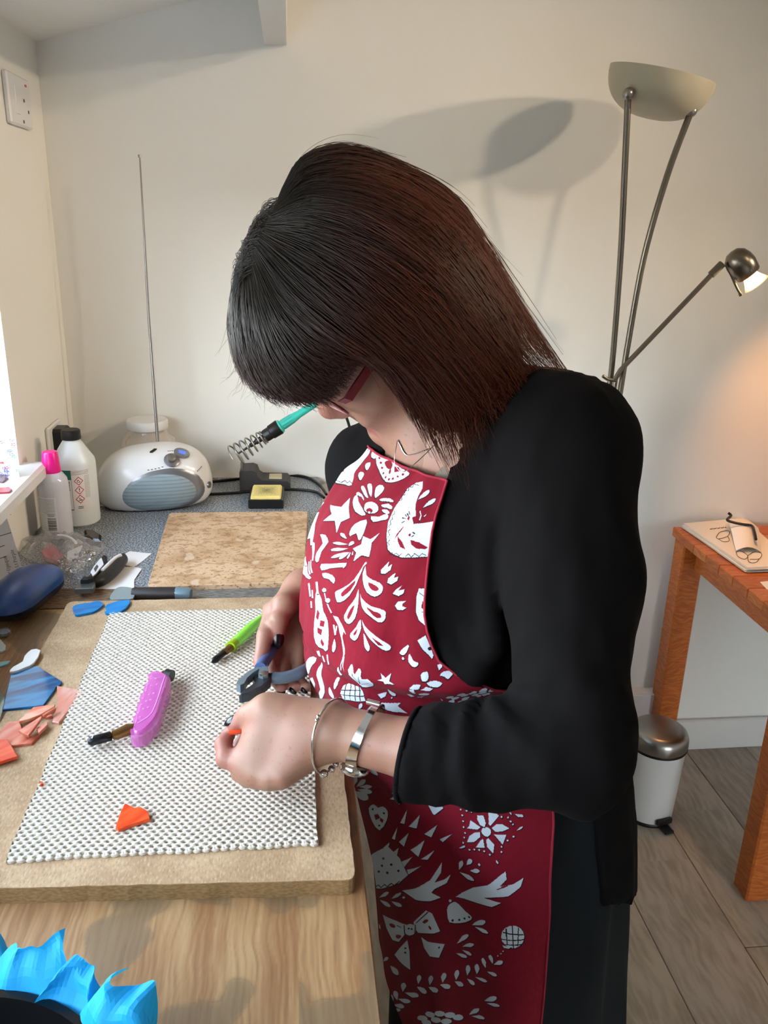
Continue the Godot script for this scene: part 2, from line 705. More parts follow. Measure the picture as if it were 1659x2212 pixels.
	for i in 3:
		var pm := mat([Color(0.98, 0.98, 0.98), Color(0.92, 0.91, 0.9), Color(1, 0.99, 0.97)][i], 0.5)
		if i == 0:
			pm.albedo_texture = tex(paint(256, 512, func(u: float, v: float) -> Color:
				var a := g1.get_noise_2d(u * 40.0 + g3.get_noise_2d(u * 5.0, v * 4.0) * 0.5, v * 5.0)
				var b := g2.get_noise_2d(u * 6.0, v * 4.0)
				return Color(0.74, 0.70, 0.645).lerp(Color(0.63, 0.59, 0.53), clampf(0.4 + a * 0.7 + b * 0.5, 0, 1))))
		else:
			pm.albedo_texture = M.plank[0].albedo_texture
		tri_map(pm, Vector3.ONE * 1.3)
		pm.uv1_offset = Vector3(0.37, 0.2, 0.61) * i
		M.plank.append(pm)
	M.pine = []
	for i in 4:
		var pm := mat([Color(1, 1, 1), Color(0.93, 0.88, 0.85), Color(1, 0.95, 0.9), Color(0.9, 0.86, 0.82)][i], 0.35)
		if i == 0:
			pm.albedo_texture = tex(paint(256, 256, func(u: float, v: float) -> Color:
				var a := g1.get_noise_2d(u * 8.0, v * 60.0 + g3.get_noise_2d(u * 4.0, v * 4.0) * 1.5)
				return Color(0.80, 0.47, 0.22).lerp(Color(0.66, 0.35, 0.14), clampf(0.45 + a * 0.8, 0, 1))))
		else:
			pm.albedo_texture = M.pine[0].albedo_texture
		tri_map(pm, Vector3.ONE * 2.0)
		pm.uv1_offset = Vector3(0.3, 0.17, 0.21) * i
		M.pine.append(pm)

func room() -> void:
	# floor: subfloor with the planks laid on it
	var fl := struct("floor", boxmesh(Vector3(1.1, -0.03, -0.3), Vector3(3.9, 0.04, 3.6)), mat(Color(0.30, 0.28, 0.25), 0.9))
	var pw := 0.188
	var rng := RandomNumberGenerator.new()
	rng.seed = 5
	for i in 17:
		var x0 := -0.37 + (i - 1) * pw
		var cut := -1.98 + rng.randf_range(0.5, 1.3)
		var z0 := -1.98
		var n := 0
		while z0 < 1.3:
			var z1: float = min(cut, 1.3)
			var pl := put("plank", boxmesh(Vector3(x0 + pw / 2, -0.005, (z0 + z1) / 2), Vector3(pw - 0.0016, 0.01, z1 - z0 - 0.0016), 0.0012), M.plank[rng.randi() % 3], fl)
			z0 = z1
			cut = z1 + 1.25
			n += 1
	struct("wall_back", boxmesh(Vector3(1.1, 1.4, -2.05), Vector3(3.9, 2.9, 0.14), 0.0), M.wall)
	# left wall with the window opening from z -1.57 to 0.55, sill at 0.975
	var m := MB.new()
	var T := 0.26
	var xc := -0.51 - T / 2
	box(m, Vector3(xc, 0.4775, -0.51), Vector3(T, 0.995, 2.12), 0.0)
	box(m, Vector3(xc, 2.215, -0.51), Vector3(T, 1.33, 2.12), 0.0)
	box(m, Vector3(xc, 1.43, -1.81), Vector3(T, 2.9, 0.48), 0.0)
	box(m, Vector3(xc, 1.43, 0.95), Vector3(T, 2.9, 0.8), 0.0)
	struct("wall_left", m.done(), M.wall)
	struct("wall_right", boxmesh(Vector3(2.97, 1.4, -0.35), Vector3(0.14, 2.9, 3.4), 0.0), M.wall)
	var wf := MB.new()
	box(wf, Vector3(0.175, 1.4, 1.37), Vector3(2.05, 2.9, 0.14), 0.0)
	box(wf, Vector3(2.525, 1.4, 1.37), Vector3(1.05, 2.9, 0.14), 0.0)
	box(wf, Vector3(1.60, 0.025, 1.37), Vector3(0.80, 0.15, 0.14), 0.0)
	box(wf, Vector3(1.60, 1.925, 1.37), Vector3(0.80, 1.85, 0.14), 0.0)
	struct("wall_front", wf.done(), M.wall)
	var w2 := Node3D.new()
	w2.name = "window_2"
	add_child(w2)
	w2.set_meta("kind", "structure")
	var f2 := MB.new()
	for x in [1.225, 1.975]:
		box(f2, Vector3(x, 0.55, 1.40), Vector3(0.05, 0.90, 0.06), 0.006)
	for y in [0.125, 0.975]:
		box(f2, Vector3(1.60, y, 1.40), Vector3(0.80, 0.05, 0.06), 0.006)
	put("window_frame", f2.done(), M.upvc, w2)
	put("pane", boxmesh(Vector3(1.60, 0.55, 1.40), Vector3(0.72, 0.82, 0.006), 0.0), M.glasspane, w2)
	# sloping ceiling, rising to the right
	var a := atan(0.276)
	var cb := Basis(Vector3.BACK, a)
	struct("ceiling", boxmesh(Vector3.ZERO, Vector3(4.2, 0.12, 3.7), 0.0, Transform3D(cb, Vector3(1.2, 1.768 + 1.71 * 0.276, -0.35) + cb * Vector3(0, 0.06, 0))), M.wall)
	# timber beam under the ceiling
	var bm := MB.new()
	var prof := v2([-0.049, 1.786, -0.048, 1.783, -0.002, 1.7835, 0.0, 1.788, 0.001, 1.95, -0.05, 1.95])
	for i in prof.size():
		var p := prof[i]
		var q := prof[(i + 1) % prof.size()]
		bm.quad(Vector3(p.x, p.y, 1.3), Vector3(q.x, q.y, 1.3), Vector3(q.x, q.y, -1.98), Vector3(p.x, p.y, -1.98))
	struct("trim_1", bm.done(), M.paint)
	struct("baseboard_back", boxmesh(Vector3(1.1, 0.05, -1.973), Vector3(3.6, 0.10, 0.016), 0.004), M.paint)
	# window: sill board, frame, pane
	var w := Node3D.new()
	w.name = "window_1"
	add_child(w)
	w.set_meta("kind", "structure")
	put("window_sill", boxmesh(Vector3(-0.61, 0.976, -0.51), Vector3(0.29, 0.03, 2.18), 0.006), M.upvc, w)
	var fm := MB.new()
	for z in [-1.545, -0.86, -0.175, 0.525]:
		box(fm, Vector3(-0.73, 1.27, z), Vector3(0.06, 0.56, 0.05), 0.006)
	box(fm, Vector3(-0.73, 1.015, -0.51), Vector3(0.06, 0.05, 2.12), 0.006)
	box(fm, Vector3(-0.73, 1.53, -0.51), Vector3(0.06, 0.05, 2.12), 0.006)
	put("window_frame", fm.done(), M.upvc, w)
	for z in [-1.2025, -0.5175, 0.175]:
		put("pane", boxmesh(Vector3(-0.735, 1.27, z), Vector3(0.006, 0.5, 0.65), 0.0), M.glasspane, w)
	# fused switch plate with red lamp, high on the left wall
	var sw := thing("switch_plate", "white fused switch plate with a red lamp high on the left wall", "switch", Vector3(-0.51, 1.63, -1.80))
	put("plate", boxmesh(Vector3(-0.5045, 1.637, -1.795), Vector3(0.011, 0.088, 0.135), 0.003), M.white, sw)
	put("lamp_window", boxmesh(Vector3(-0.4985, 1.668, -1.835), Vector3(0.002, 0.004, 0.009), 0.0005), mat(Color(0.8, 0.12, 0.1), 0.3), sw)
	put("fuse_carrier", boxmesh(Vector3(-0.4988, 1.637, -1.77), Vector3(0.003, 0.05, 0.022), 0.001), M.white, sw)
	for p in [[1.640, -1.815], [1.6225, -1.838], [1.602, -1.80]]:
		put("screw", boxmesh(Vector3(-0.4988, p[0], p[1]), Vector3(0.002, 0.006, 0.005), 0.0008), mat(Color(0.25, 0.24, 0.24), 0.5), sw)
	# low white box on the back wall behind the bin
	var sb := thing("wall_socket", "white wall socket box low on the back wall behind the pedal bin", "socket", Vector3(0.96, 0.19, -1.98))
	put("back_box", boxmesh(Vector3(0.955, 0.165, -1.965), Vector3(0.15, 0.09, 0.03), 0.004), M.white, sb)
	put("face_plate", boxmesh(Vector3(0.955, 0.165, -1.946), Vector3(0.146, 0.086, 0.008), 0.003), M.white, sb)

func ceiling_spots(e: float) -> void:
	var i := 0
	for p in [Vector3(1.53, 2.24, -0.77), Vector3(2.55, 2.20, -0.86)]:
		var t := thing("ceiling_spotlight", ["white ceiling spotlight nearer the beam, aimed at the bench corner", "white ceiling spotlight farther right of the beam, aimed at the bench corner"][i], "spotlight", p)
		i += 1
		var top: float = 1.765 + (p.x + 0.51) * 0.276
		put("stem", tubemesh(PackedVector3Array([Vector3(p.x, top, p.z), p + Vector3(0, 0.05, 0)]), 0.008), M.white, t)
		var aim: Vector3 = (Vector3(-0.45, 1.15, -1.95) - p).normalized()
		var tilt: Transform3D = frame_at(p, -aim)
		var cup := MB.new()
		lathe(cup, v2([0.0, 0.055, 0.03, 0.05, 0.04, 0.03, 0.045, 0.012, 0.043, 0.012, 0.037, 0.03, 0.0, 0.048]), 24, tilt)
		put("lamp_cup", cup.done(), M.white, t)
		var bulb := SphereMesh.new()
		bulb.radius = 0.024
		bulb.height = 0.048
		var b := MeshInstance3D.new()
		b.name = "bulb"
		b.mesh = bulb
		var bm := mat(Color(1, 0.9, 0.75), 0.4)
		bm.emission_enabled = true
		bm.emission = Color(1, 0.86, 0.70)
		bm.emission_energy_multiplier = 6.0
		b.material_override = bm
		t.add_child(b, true)
		var l := SpotLight3D.new()
		l.name = "spot_light"
		l.light_color = Color(1.0, 0.90, 0.77)
		l.light_energy = e * [0.45, 1.25][i - 1]
		l.light_size = 0.045
		l.spot_angle = [33.0, 22.0][i - 1]
		l.spot_angle_attenuation = 1.0
		l.spot_range = 9.0
		l.spot_attenuation = 2.0
		l.shadow_enabled = true
		t.add_child(l)
		l.global_transform = Transform3D(tilt.basis * Basis(Vector3.RIGHT, -PI / 2), tilt * Vector3(0, -0.03, 0))

func floor_lamp(e: float) -> void:
	var t := thing("floor_lamp", "brushed metal floor lamp with glass bowl shade and lit reading arm", "floor lamp", Vector3(0.80, 0, -1.80))
	var zz := -1.80
	put("base", _lathe_at(v2([0.0, 0.0, 0.14, 0.0, 0.14, 0.018, 0.12, 0.026, 0.02, 0.03, 0.0, 0.03]), Vector3(0.729, 0, zz), 40), M.steel, t)
	put("pole", tubemesh(PackedVector3Array([Vector3(0.729, 0.02, zz), Vector3(0.729, 1.012, zz)]), 0.0125, 14), M.nickel, t)
	# twin rods from the clamp block up to the bowl
	put("rod", tubemesh(curve(v3([0.7082,1.0544,-1.8,0.7122,1.1489,-1.8]) + v3([0.6959,1.3773,-1.78]) + v3([0.6751,1.5396,-1.755]) + v3([0.6565,1.6859,-1.735]), 6), 0.0065, 12), M.nickel, t)
	put("rod", tubemesh(curve(v3([0.7295,1.0672,-1.78,0.7336,1.1727,-1.78]) + v3([0.7426,1.3787,-1.77]) + v3([0.7656,1.5424,-1.757]) + v3([0.7931,1.6618,-1.745]), 6), 0.0065, 12), M.nickel, t)
	for pr in [v3([0.6565,1.6859,-1.735])[0], v3([0.7931,1.6618,-1.745])[0]]:
		var s := SphereMesh.new()
		s.radius = 0.0115
		s.height = 0.023
		var jm := MB.new()
		jm.st.append_from(s, 0, Transform3D(Basis(), pr))
		put("joint", jm.st.commit(), M.steel, t)
	# clamp block
	var bl := MB.new()
	var c0 := v3([0.7166,1.0438,-1.79])[0]
	var bx := Transform3D(Basis(Vector3.BACK, -0.12), c0)
	box(bl, Vector3(-0.012, 0, 0), Vector3(0.012, 0.062, 0.026), 0.002, bx)
	box(bl, Vector3(0.010, -0.004, 0.004), Vector3(0.024, 0.056, 0.03), 0.002, bx)
	put("clamp_block", bl.done(), M.nickel, t)
	put("clamp_plate", boxmesh(Vector3(0.0115, -0.003, 0.0205), Vector3(0.018, 0.046, 0.003), 0.001, bx), mat(Color(0.72, 0.55, 0.45), 0.35, 0.7), t)
	var kn := MB.new()
	lathe(kn, v2([0.0, -0.012, 0.008, -0.012, 0.0095, -0.009, 0.0095, 0.009, 0.008, 0.012, 0.0, 0.012]), 20, Transform3D(Basis(Vector3.RIGHT, PI / 2), v3([0.7216,1.0025,-1.77])[0]))
	put("knob", kn.done(), M.steel, t)
	# reading arm
	put("arm", tubemesh(v3([0.7104,1.1232,-1.77,0.7206,1.1437,-1.77,0.901,1.3534,-1.77]), 0.0055, 12), M.nickel, t)
	put("arm_grip", tubemesh(v3([0.8975,1.3495,-1.77,0.9187,1.3728,-1.77]), 0.0085, 14), M.nickel, t)
	put("pivot_pin", tubemesh(v3([0.6819,1.1312,-1.77,0.6933,1.1241,-1.77,0.7149,1.1211,-1.77]), 0.004, 8), M.nickel, t)
	put("arm_rod", tubemesh(v3([0.715,1.1274,-1.775,0.7124,1.0682,-1.775]), 0.005, 8), M.nickel, t)
	put("tilt_handle", tubemesh(curve(v3([0.9247,1.3712,-1.765,0.9411,1.3487,-1.765,0.9579,1.3239,-1.765,0.9701,1.3086,-1.765]), 4), [0.003, 0.003, 0.003, 0.003, 0.003, 0.003, 0.003, 0.003, 0.003, 0.003, 0.003, 0.0045, 0.0045], 8), M.nickel, t)
	# lamp head: ball back, cylinder holder, halogen reflector
	var hc := v3([0.9576,1.3738,-1.765])[0]
	var tip := v3([0.9975,1.3311,-1.755])[0]
	var ax := frame_at(hc, tip - hc)
	put("lamp_housing", _lathe_x(v2([0.0, -0.034, 0.014, -0.031, 0.024, -0.022, 0.029, -0.008, 0.030, 0.006, 0.026, 0.028, 0.024, 0.03, 0.022, 0.028, 0.022, 0.015, 0.0, 0.012]), ax, 32), M.nickel, t)
	var refl := mat(Color(0.95, 0.90, 0.80, 0.55), 0.1)
	refl.transparency = BaseMaterial3D.TRANSPARENCY_ALPHA
	put("reflector", _lathe_x(v2([0.008, 0.026, 0.011, 0.034, 0.020, 0.044, 0.0275, 0.056, 0.0265, 0.056, 0.019, 0.045, 0.009, 0.034]), ax, 32), refl, t)
	var bm := mat(Color(1, 0.95, 0.85), 0.4)
	bm.emission_enabled = true
	bm.emission = Color(1, 0.84, 0.55)
	bm.emission_energy_multiplier = 14.0
	put("bulb", _lathe_x(v2([0.0, 0.028, 0.014, 0.031, 0.018, 0.04, 0.024, 0.052, 0.023, 0.0555, 0.0, 0.057]), ax, 24), bm, t)
	var l := SpotLight3D.new()
	l.name = "reading_light"
	l.light_color = Color(1.0, 0.68, 0.38)
	l.light_energy = e * 8.0
	l.light_size = 0.02
	l.spot_angle = 62.0
	l.spot_angle_attenuation = 0.8
	l.spot_range = 8.0
	l.spot_attenuation = 2.0
	l.shadow_enabled = true
	t.add_child(l)
	l.global_transform = Transform3D(Basis.looking_at(ax.basis.y, Vector3.BACK), ax * Vector3(0, 0.048, 0))
	# glass bowl shade, tilted, open at the top
	var bc := v3([0.7432,1.7279,-1.79])[0]
	var bx2 := Transform3D(Basis(Vector3.BACK, -0.17) * Basis(Vector3.RIGHT, 0.10), bc)
	var pr := PackedVector2Array()
	for i in 13:
		var f := i / 12.0
		pr.append(Vector2(0.106 * sin(f * PI / 2) ** 0.9, -0.078 + 0.086 * (1.0 - cos(f * PI / 2 * 0.97)) ** 1.15))
	for i in 13:
		var f := 1.0 - i / 12.0
		pr.append(Vector2(0.102 * sin(f * PI / 2) ** 0.9, -0.074 + 0.082 * (1.0 - cos(f * PI / 2 * 0.97)) ** 1.15))
	var bowl := mat(Color(0.74, 0.71, 0.62), 0.45)
	bowl.backlight_enabled = true
	bowl.backlight = Color(0.3, 0.29, 0.25)
	put("bowl_shade", _lathe_x(pr, bx2, 48), bowl, t)

func _lathe_at(p: PackedVector2Array, at: Vector3, segs := 32) -> ArrayMesh:
	return _lathe_x(p, Transform3D(Basis(), at), segs)

func _lathe_x(p: PackedVector2Array, x: Transform3D, segs := 32) -> ArrayMesh:
	var m := MB.new()
	lathe(m, p, segs, x, 1.0, 1.0, -2)
	return m.done()


func rounded(poly: PackedVector2Array, r: float, per := 4) -> PackedVector2Array:
	var out := PackedVector2Array()
	var n := poly.size()
	for i in n:
		var p := poly[i]
		var a := p + (poly[(i + n - 1) % n] - p).normalized() * r
		var b := p + (poly[(i + 1) % n] - p).normalized() * r
		for k in per + 1:
			var t := float(k) / per
			out.append(a.lerp(p, t).lerp(p.lerp(b, t), t))
	return out

func bench() -> void:
	var wt := thing("worktop", "grey speckled laminate worktop along the back wall under the radio", "worktop", Vector3(-0.2, 0.80, -1.66))
	put("top", boxmesh(Vector3(-0.2215, 0.82, -1.659), Vector3(0.573, 0.04, 0.642), 0.001), M.laminate, wt)
	var sm := MB.new()
	var f := func(u: float, v: float) -> Vector3: return Vector3(lerpf(-0.508, 0.065, u), 0.8402, lerpf(-1.338, -1.262, v))
	sheet(sm, 4, 1, f, true)
	box(sm, Vector3(-0.2215, 0.819, -1.30), Vector3(0.573, 0.042, 0.075), 0.001)
	put("edge_strip", sm.done(), M.oldpaint, wt)
	for p in [[-0.40, -1.90], [0.02, -1.90]]:
		put("support_leg", boxmesh(Vector3(p[0], 0.40, p[1]), Vector3(0.05, 0.80, 0.05), 0.003), M.white, wt)
	var bn := thing("workbench", "plywood workbench top with worn stained veneer under the fibreboard", "workbench", Vector3(-0.2, 0, -0.6))
	put("top", boxmesh(Vector3(-0.2225, 0.831, -0.58), Vector3(0.575, 0.018, 1.36), 0.0015), M.ply, bn)
	for p in [[-0.46, -1.20], [-0.02, -1.20], [-0.46, 0.05], [-0.02, 0.05]]:
		put("leg", boxmesh(Vector3(p[0], 0.41, p[1]), Vector3(0.06, 0.82, 0.06), 0.003), M.ply, bn)
	put("rail", boxmesh(Vector3(-0.02, 0.785, -0.575), Vector3(0.03, 0.07, 1.18), 0.003), M.ply, bn)
	# fibreboard with worn corners
	var fb := thing("fibreboard", "thick beige fibreboard sheet with rough sawn edge lying on the bench", "board", Vector3(-0.15, 0.84, -0.94))
	var edge := PackedVector2Array()
	var base := rounded(v2([-0.356, -1.2475, 0.048, -1.2475, 0.054, -0.621, -0.352, -0.640]), 0.012, 4)
	var nz := noise(FastNoiseLite.TYPE_SIMPLEX, 40.0, 8, 3)
	for i in base.size():
		var a := base[i]
		var b := base[(i + 1) % base.size()]
		var n := maxi(1, int(a.distance_to(b) / 0.012))
		for k in n:
			var p := a.lerp(b, float(k) / n)
			edge.append(p + Vector2(nz.get_noise_2d(p.x, p.y), nz.get_noise_2d(p.y + 3.0, p.x)) * 0.0012)
	var mm := MB.new()
	slab(mm, edge, 0.8400, 0.8575, 0.0)
	put("core", mm.done(), M.mdf_edge, fb)
	put("face", slabmesh(edge, 0.8576, 0.8584, 0.0003), M.mdf, fb)
	# old hardboard tile behind
	var tl := thing("hardboard_tile", "small brown hardboard sheet with stains lying in front of the radio", "board", Vector3(-0.11, 0.84, -1.5))
	put("sheet", slabmesh(rounded(v2([-0.26,-1.6963,0.0317,-1.6979,0.0169,-1.3255,-0.2459,-1.3197]), 0.012, 4), 0.8403, 0.8495, 0.0012), M.hardboard, tl)
	# open-weave non-slip mat: tiles in staggered rows, each with an oval hole, puffed between the holes
	var V := PackedVector3Array()
	var I := PackedInt32Array()
	var rng := RandomNumberGenerator.new()
	rng.seed = 9
	var rows := 102
	var cols := 34
	var A := Vector3(-0.2815, 0, -1.197)
	var B := Vector3(0.0185, 0, -1.197)
	var C := Vector3(-0.2735, 0, -0.668)
	var D := Vector3(0.0205, 0, -0.668)
	var place := func(gx: float, gz: float, y: float) -> Vector3:       # in tiles, rows
		var u := gx / cols
		var v := gz / rows
		var c := A.lerp(B, u).lerp(C.lerp(D, u), v)
		c.x += nz.get_noise_2d(c.z * 0.4, 7.0) * 0.0012
		c.z += nz.get_noise_2d(c.x * 0.3, 27.0) * 0.0015
		# hollows where holes are, beads between them
		var puff := 0.5 - 0.5 * cos(TAU * gx) * cos(PI * gz)
		c.y = 0.8590 + y * (0.0028 + 0.0014 * puff)
		return c
	var ox := [-0.5, -0.25, 0.0, 0.25, 0.5, 0.5, 0.5, 0.25, 0.0, -0.25, -0.5, -0.5]
	var oz := [-0.5, -0.5, -0.5, -0.5, -0.5, 0.0, 0.5, 0.5, 0.5, 0.5, 0.5, 0.0]
	for r in rows:
		for q in cols + (r % 2):
			var cx := q + (0.5 if r % 2 == 0 else 0.0)
			var cz := r + 0.5
			var first := V.size()
			var wx := rng.randf_range(0.92, 1.08)
			var wz := rng.randf_range(0.92, 1.08)
			for ring in 5:
				for k in 12:
					var dx: float = ox[k]
					var dz: float = oz[k]
					var a := atan2(dz, dx)
					var hx := cos(a) * 0.235 * wx
					var hz := sin(a) * 0.33 * wz
					var t: float = [1.0, 0.5, 0.16, 0.0, 0.0][ring]
					var gx := clampf(cx + lerpf(hx, dx, t), 0.0, cols)
					var gz := cz + lerpf(hz, dz, t)
					var y: float = [1.0, 0.97, 0.80, 0.55, 0.0][ring]
					if ring == 0 and (r == rows - 1 and k >= 6 and k <= 10 or r == 0 and k <= 4):
						# puffed, notched outer edge
						gz += (0.22 if absf(dx) == 0.5 else (0.14 if absf(dx) == 0.25 else -0.2)) * (1.0 if r > 0 else -1.0)
						y = 0.6
					V.append(place.call(gx, gz, y))
			for ring in 4:
				for k in 12:
					var k2 := (k + 1) % 12
					var a := first + ring * 12
					var b := a + 12
					I.append_array([a + k, a + k2, b + k, a + k2, b + k2, b + k])
			var skirt := []
			if r == rows - 1: skirt = [6, 7, 8, 9, 10]
			elif r == 0: skirt = [0, 1, 2, 3, 4]
			if q == 0: skirt = skirt + ([10, 11, 0] if r < rows - 1 else [11, 0])
			elif q == cols + (r % 2) - 1: skirt = skirt + [4, 5, 6]
			for k in skirt.size() - 1:
				var p0 := V[first + skirt[k]]
				var p1 := V[first + skirt[k + 1]]
				var n := V.size()
				V.append_array([p0, p1, Vector3(p1.x, 0.8588, p1.z), Vector3(p0.x, 0.8588, p0.z)])
				I.append_array([n, n + 2, n + 1, n, n + 3, n + 2])
	var mo := [V, PackedVector3Array(), I]
	renormal(mo)
	var mt := put("non_slip_mat", arraymesh(mo), mat(Color(0.85, 0.81, 0.75), 0.75))
	tag(mt, "cream open-weave non-slip mat with staggered holes on the fibreboard", "mat")

func desk() -> void:
	var t := thing("desk", "orange pine desk with laminated top against the back wall at right", "desk", Vector3(1.5, 0, -1.65))
	var x0 := 0.985
	var n := 9
	for i in n:
		var z0 := -1.955 + i * 0.065
		var prof := 0.0
		put("stave", boxmesh(Vector3(x0 + 0.62 + (0.004 if i == 0 or i == n - 1 else 0.0), 0.6925, z0 + 0.0325), Vector3(1.24, 0.025, 0.0646), 0.0025), M.pine[(i * 7 + 2) % 4], t)
	put("rail", boxmesh(Vector3(x0 + 0.055, 0.645, -1.66), Vector3(0.02, 0.07, 0.46), 0.002), M.pine[1], t)
	put("rail", boxmesh(Vector3(x0 + 0.62, 0.645, -1.425), Vector3(1.1, 0.07, 0.02), 0.002), M.pine[1], t)
	put("rail", boxmesh(Vector3(x0 + 0.62, 0.645, -1.90), Vector3(1.1, 0.07, 0.02), 0.002), M.pine[1], t)
	for p in [[x0 + 0.045, -1.93], [x0 + 0.055, -1.425], [x0 + 1.19, -1.93], [x0 + 1.19, -1.425]]:
		put("leg", boxmesh(Vector3(p[0], 0.34, p[1]), Vector3(0.058, 0.68, 0.058), 0.004), M.pine[2], t)
	# papers on it
	var ink := mat(Color(0.25, 0.24, 0.25), 0.8)
	var pile := thing("paper_stack", "pile of loose white papers with line drawings on the pine desk", "papers", Vector3(1.18, 0.705, -1.8))
	var rng := RandomNumberGenerator.new()
	rng.seed = 4
	var base := v2([1.0085,-1.9419,1.192,-1.9778,1.1467,-1.652,1.0251,-1.6472])
	for i in 9:
		var q := PackedVector2Array()
		var dx := rng.randf_range(-0.005, 0.005)
		var dz := rng.randf_range(-0.004, 0.004)
		for p in base:
			q.append(p + Vector2(dx + rng.randf_range(-0.002, 0.002), dz))
		put("paper_sheet", slabmesh(q, 0.7053 + i * 0.0014, 0.7062 + i * 0.0014, 0.0), mat(Color(0.9, 0.89, 0.86) if i != 3 else Color(0.75, 0.73, 0.7), 0.8), pile)
	var yy := 0.7185
	for ln in [v3([1.0478,0.7185,-1.8401,1.0765,0.7185,-1.875,1.103,0.7185,-1.8806,1.0808,0.7185,-1.8452,1.0474,0.7185,-1.8273,1.0478,0.7185,-1.8401]), v3([1.0474,0.7185,-1.8273,1.0496,0.7185,-1.8082,1.0681,0.7185,-1.8137,1.0808,0.7185,-1.8452]), v3([1.0478,0.7185,-1.7415,1.0623,0.7185,-1.7467,1.0639,0.7185,-1.7174,1.044,0.7185,-1.6956,1.0373,0.7185,-1.7129,1.0478,0.7185,-1.7415]), v3([1.0639,0.7185,-1.7174,1.0933,0.7185,-1.7394,1.104,0.7185,-1.7272,1.0811,0.7185,-1.6966,1.0573,0.7185,-1.6949]), v3([1.0639,0.7185,-1.7174,1.0461,0.7185,-1.6787,1.0601,0.7185,-1.6753,1.0811,0.7185,-1.6966])]:
		put("drawing", tubemesh(curve(ln, 4), 0.0007, 4), ink, pile)
	var tm := MB.new()
	for k in 9:
		var a := v3([1.0598,0.7185,-1.8959,1.1107,0.7185,-1.9075])
		var p0 := a[0].lerp(a[1], k / 9.0)
		var p1 := a[0].lerp(a[1], (k + 0.65) / 9.0)
		tube(tm, PackedVector3Array([p0, p1 + Vector3(0, 0, -0.003 * (k % 2))]), 0.0011, 4)
	put("heading", tm.done(), ink, pile)
	# curled sheet with a black cord lying over it
	var cs := thing("curled_sheet", "curled white paper sheet lying on the paper pile", "paper", Vector3(1.25, 0.72, -1.82))
	var c := v3([1.1183,0.735,-1.9177,1.0474,0.735,-1.7417,1.1094,0.735,-1.736,1.1866,0.735,-1.8906])
	var sm := MB.new()
	var fs := func(u: float, v: float) -> Vector3:
		var p: Vector3 = c[0].lerp(c[3], u).lerp(c[1].lerp(c[2], u), v)
		p.y = 0.7215 + 0.022 * sin(u * PI * 0.9 + 0.3) * (1.0 - 0.4 * v) + 0.004 * sin(v * 5.0)
		return p
	sheet(sm, 14, 8, fs, true)
	put("leaf", sm.done(), mat(Color(0.9, 0.89, 0.87), 0.8), cs)
	var cd := put("spectacle_lanyard", tubemesh(curve(v3([1.1123,0.755,-1.9151]) + v3([1.1167,0.75,-1.9077,1.0908,0.75,-1.8771]) + v3([1.1015,0.748,-1.8616,1.1208,0.748,-1.8473,1.1346,0.748,-1.8367,1.1169,0.748,-1.7917]) + v3([1.1045,0.742,-1.7608]), 6), 0.0035, 8), M.black)
	tag(cd, "thin black lanyard curling over the papers on the pine desk", "lanyard")
	var ws := put("paper_scrap", slabmesh(v2([1.0287,-1.595,1.1004,-1.6091,1.0644,-1.5134,1.023,-1.5582]), 0.7052, 0.706, 0.0), mat(Color(0.92, 0.92, 0.92), 0.8))
	tag(ws, "small white paper at the front left edge of the pine desk", "paper")

func pedal_bin() -> void:
	var c := Vector3(0.910, 0, -1.712)
	var t := thing("pedal_bin", "white pedal bin with a brushed steel lid standing by the desk leg", "bin", c)
	put("body", _lathe_at(v2([0.0, 0.008, 0.060, 0.008, 0.0615, 0.012, 0.0705, 0.212, 0.0, 0.212]), c, 48), mat(Color(0.86, 0.86, 0.85), 0.3), t)
	put("foot_ring", _lathe_at(v2([0.055, 0.0, 0.062, 0.0, 0.063, 0.006, 0.061, 0.010, 0.055, 0.010]), c, 48), M.black, t)
	put("rim", _lathe_at(v2([0.06, 0.210, 0.0725, 0.210, 0.0735, 0.213, 0.0725, 0.217, 0.06, 0.217]), c, 48), M.black, t)
	put("lid", _lathe_at(v2([0.06, 0.217, 0.0725, 0.217, 0.0735, 0.222, 0.0725, 0.240, 0.068, 0.251, 0.060, 0.2575, 0.056, 0.2585, 0.04, 0.263, 0.02, 0.2655, 0.0, 0.266]), c, 56), M.steel, t)
	var x := Transform3D(Basis(Vector3.UP, 0.25), c)
	var pm := MB.new()
	box(pm, Vector3(0, 0.022, 0.066), Vector3(0.045, 0.016, 0.012), 0.003, x)
	box(pm, Vector3(0, 0.006, 0.078), Vector3(0.028, 0.008, 0.030), 0.003, x)
	put("pedal", pm.done(), M.black, t)

# superellipsoid point in direction d
func _super(d: Vector3, r: Vector3, p: float) -> Vector3:
	var q := (d / r).abs()
	return d / pow(pow(q.x, p) + pow(q.y, p) + pow(q.z, p), 1.0 / p)

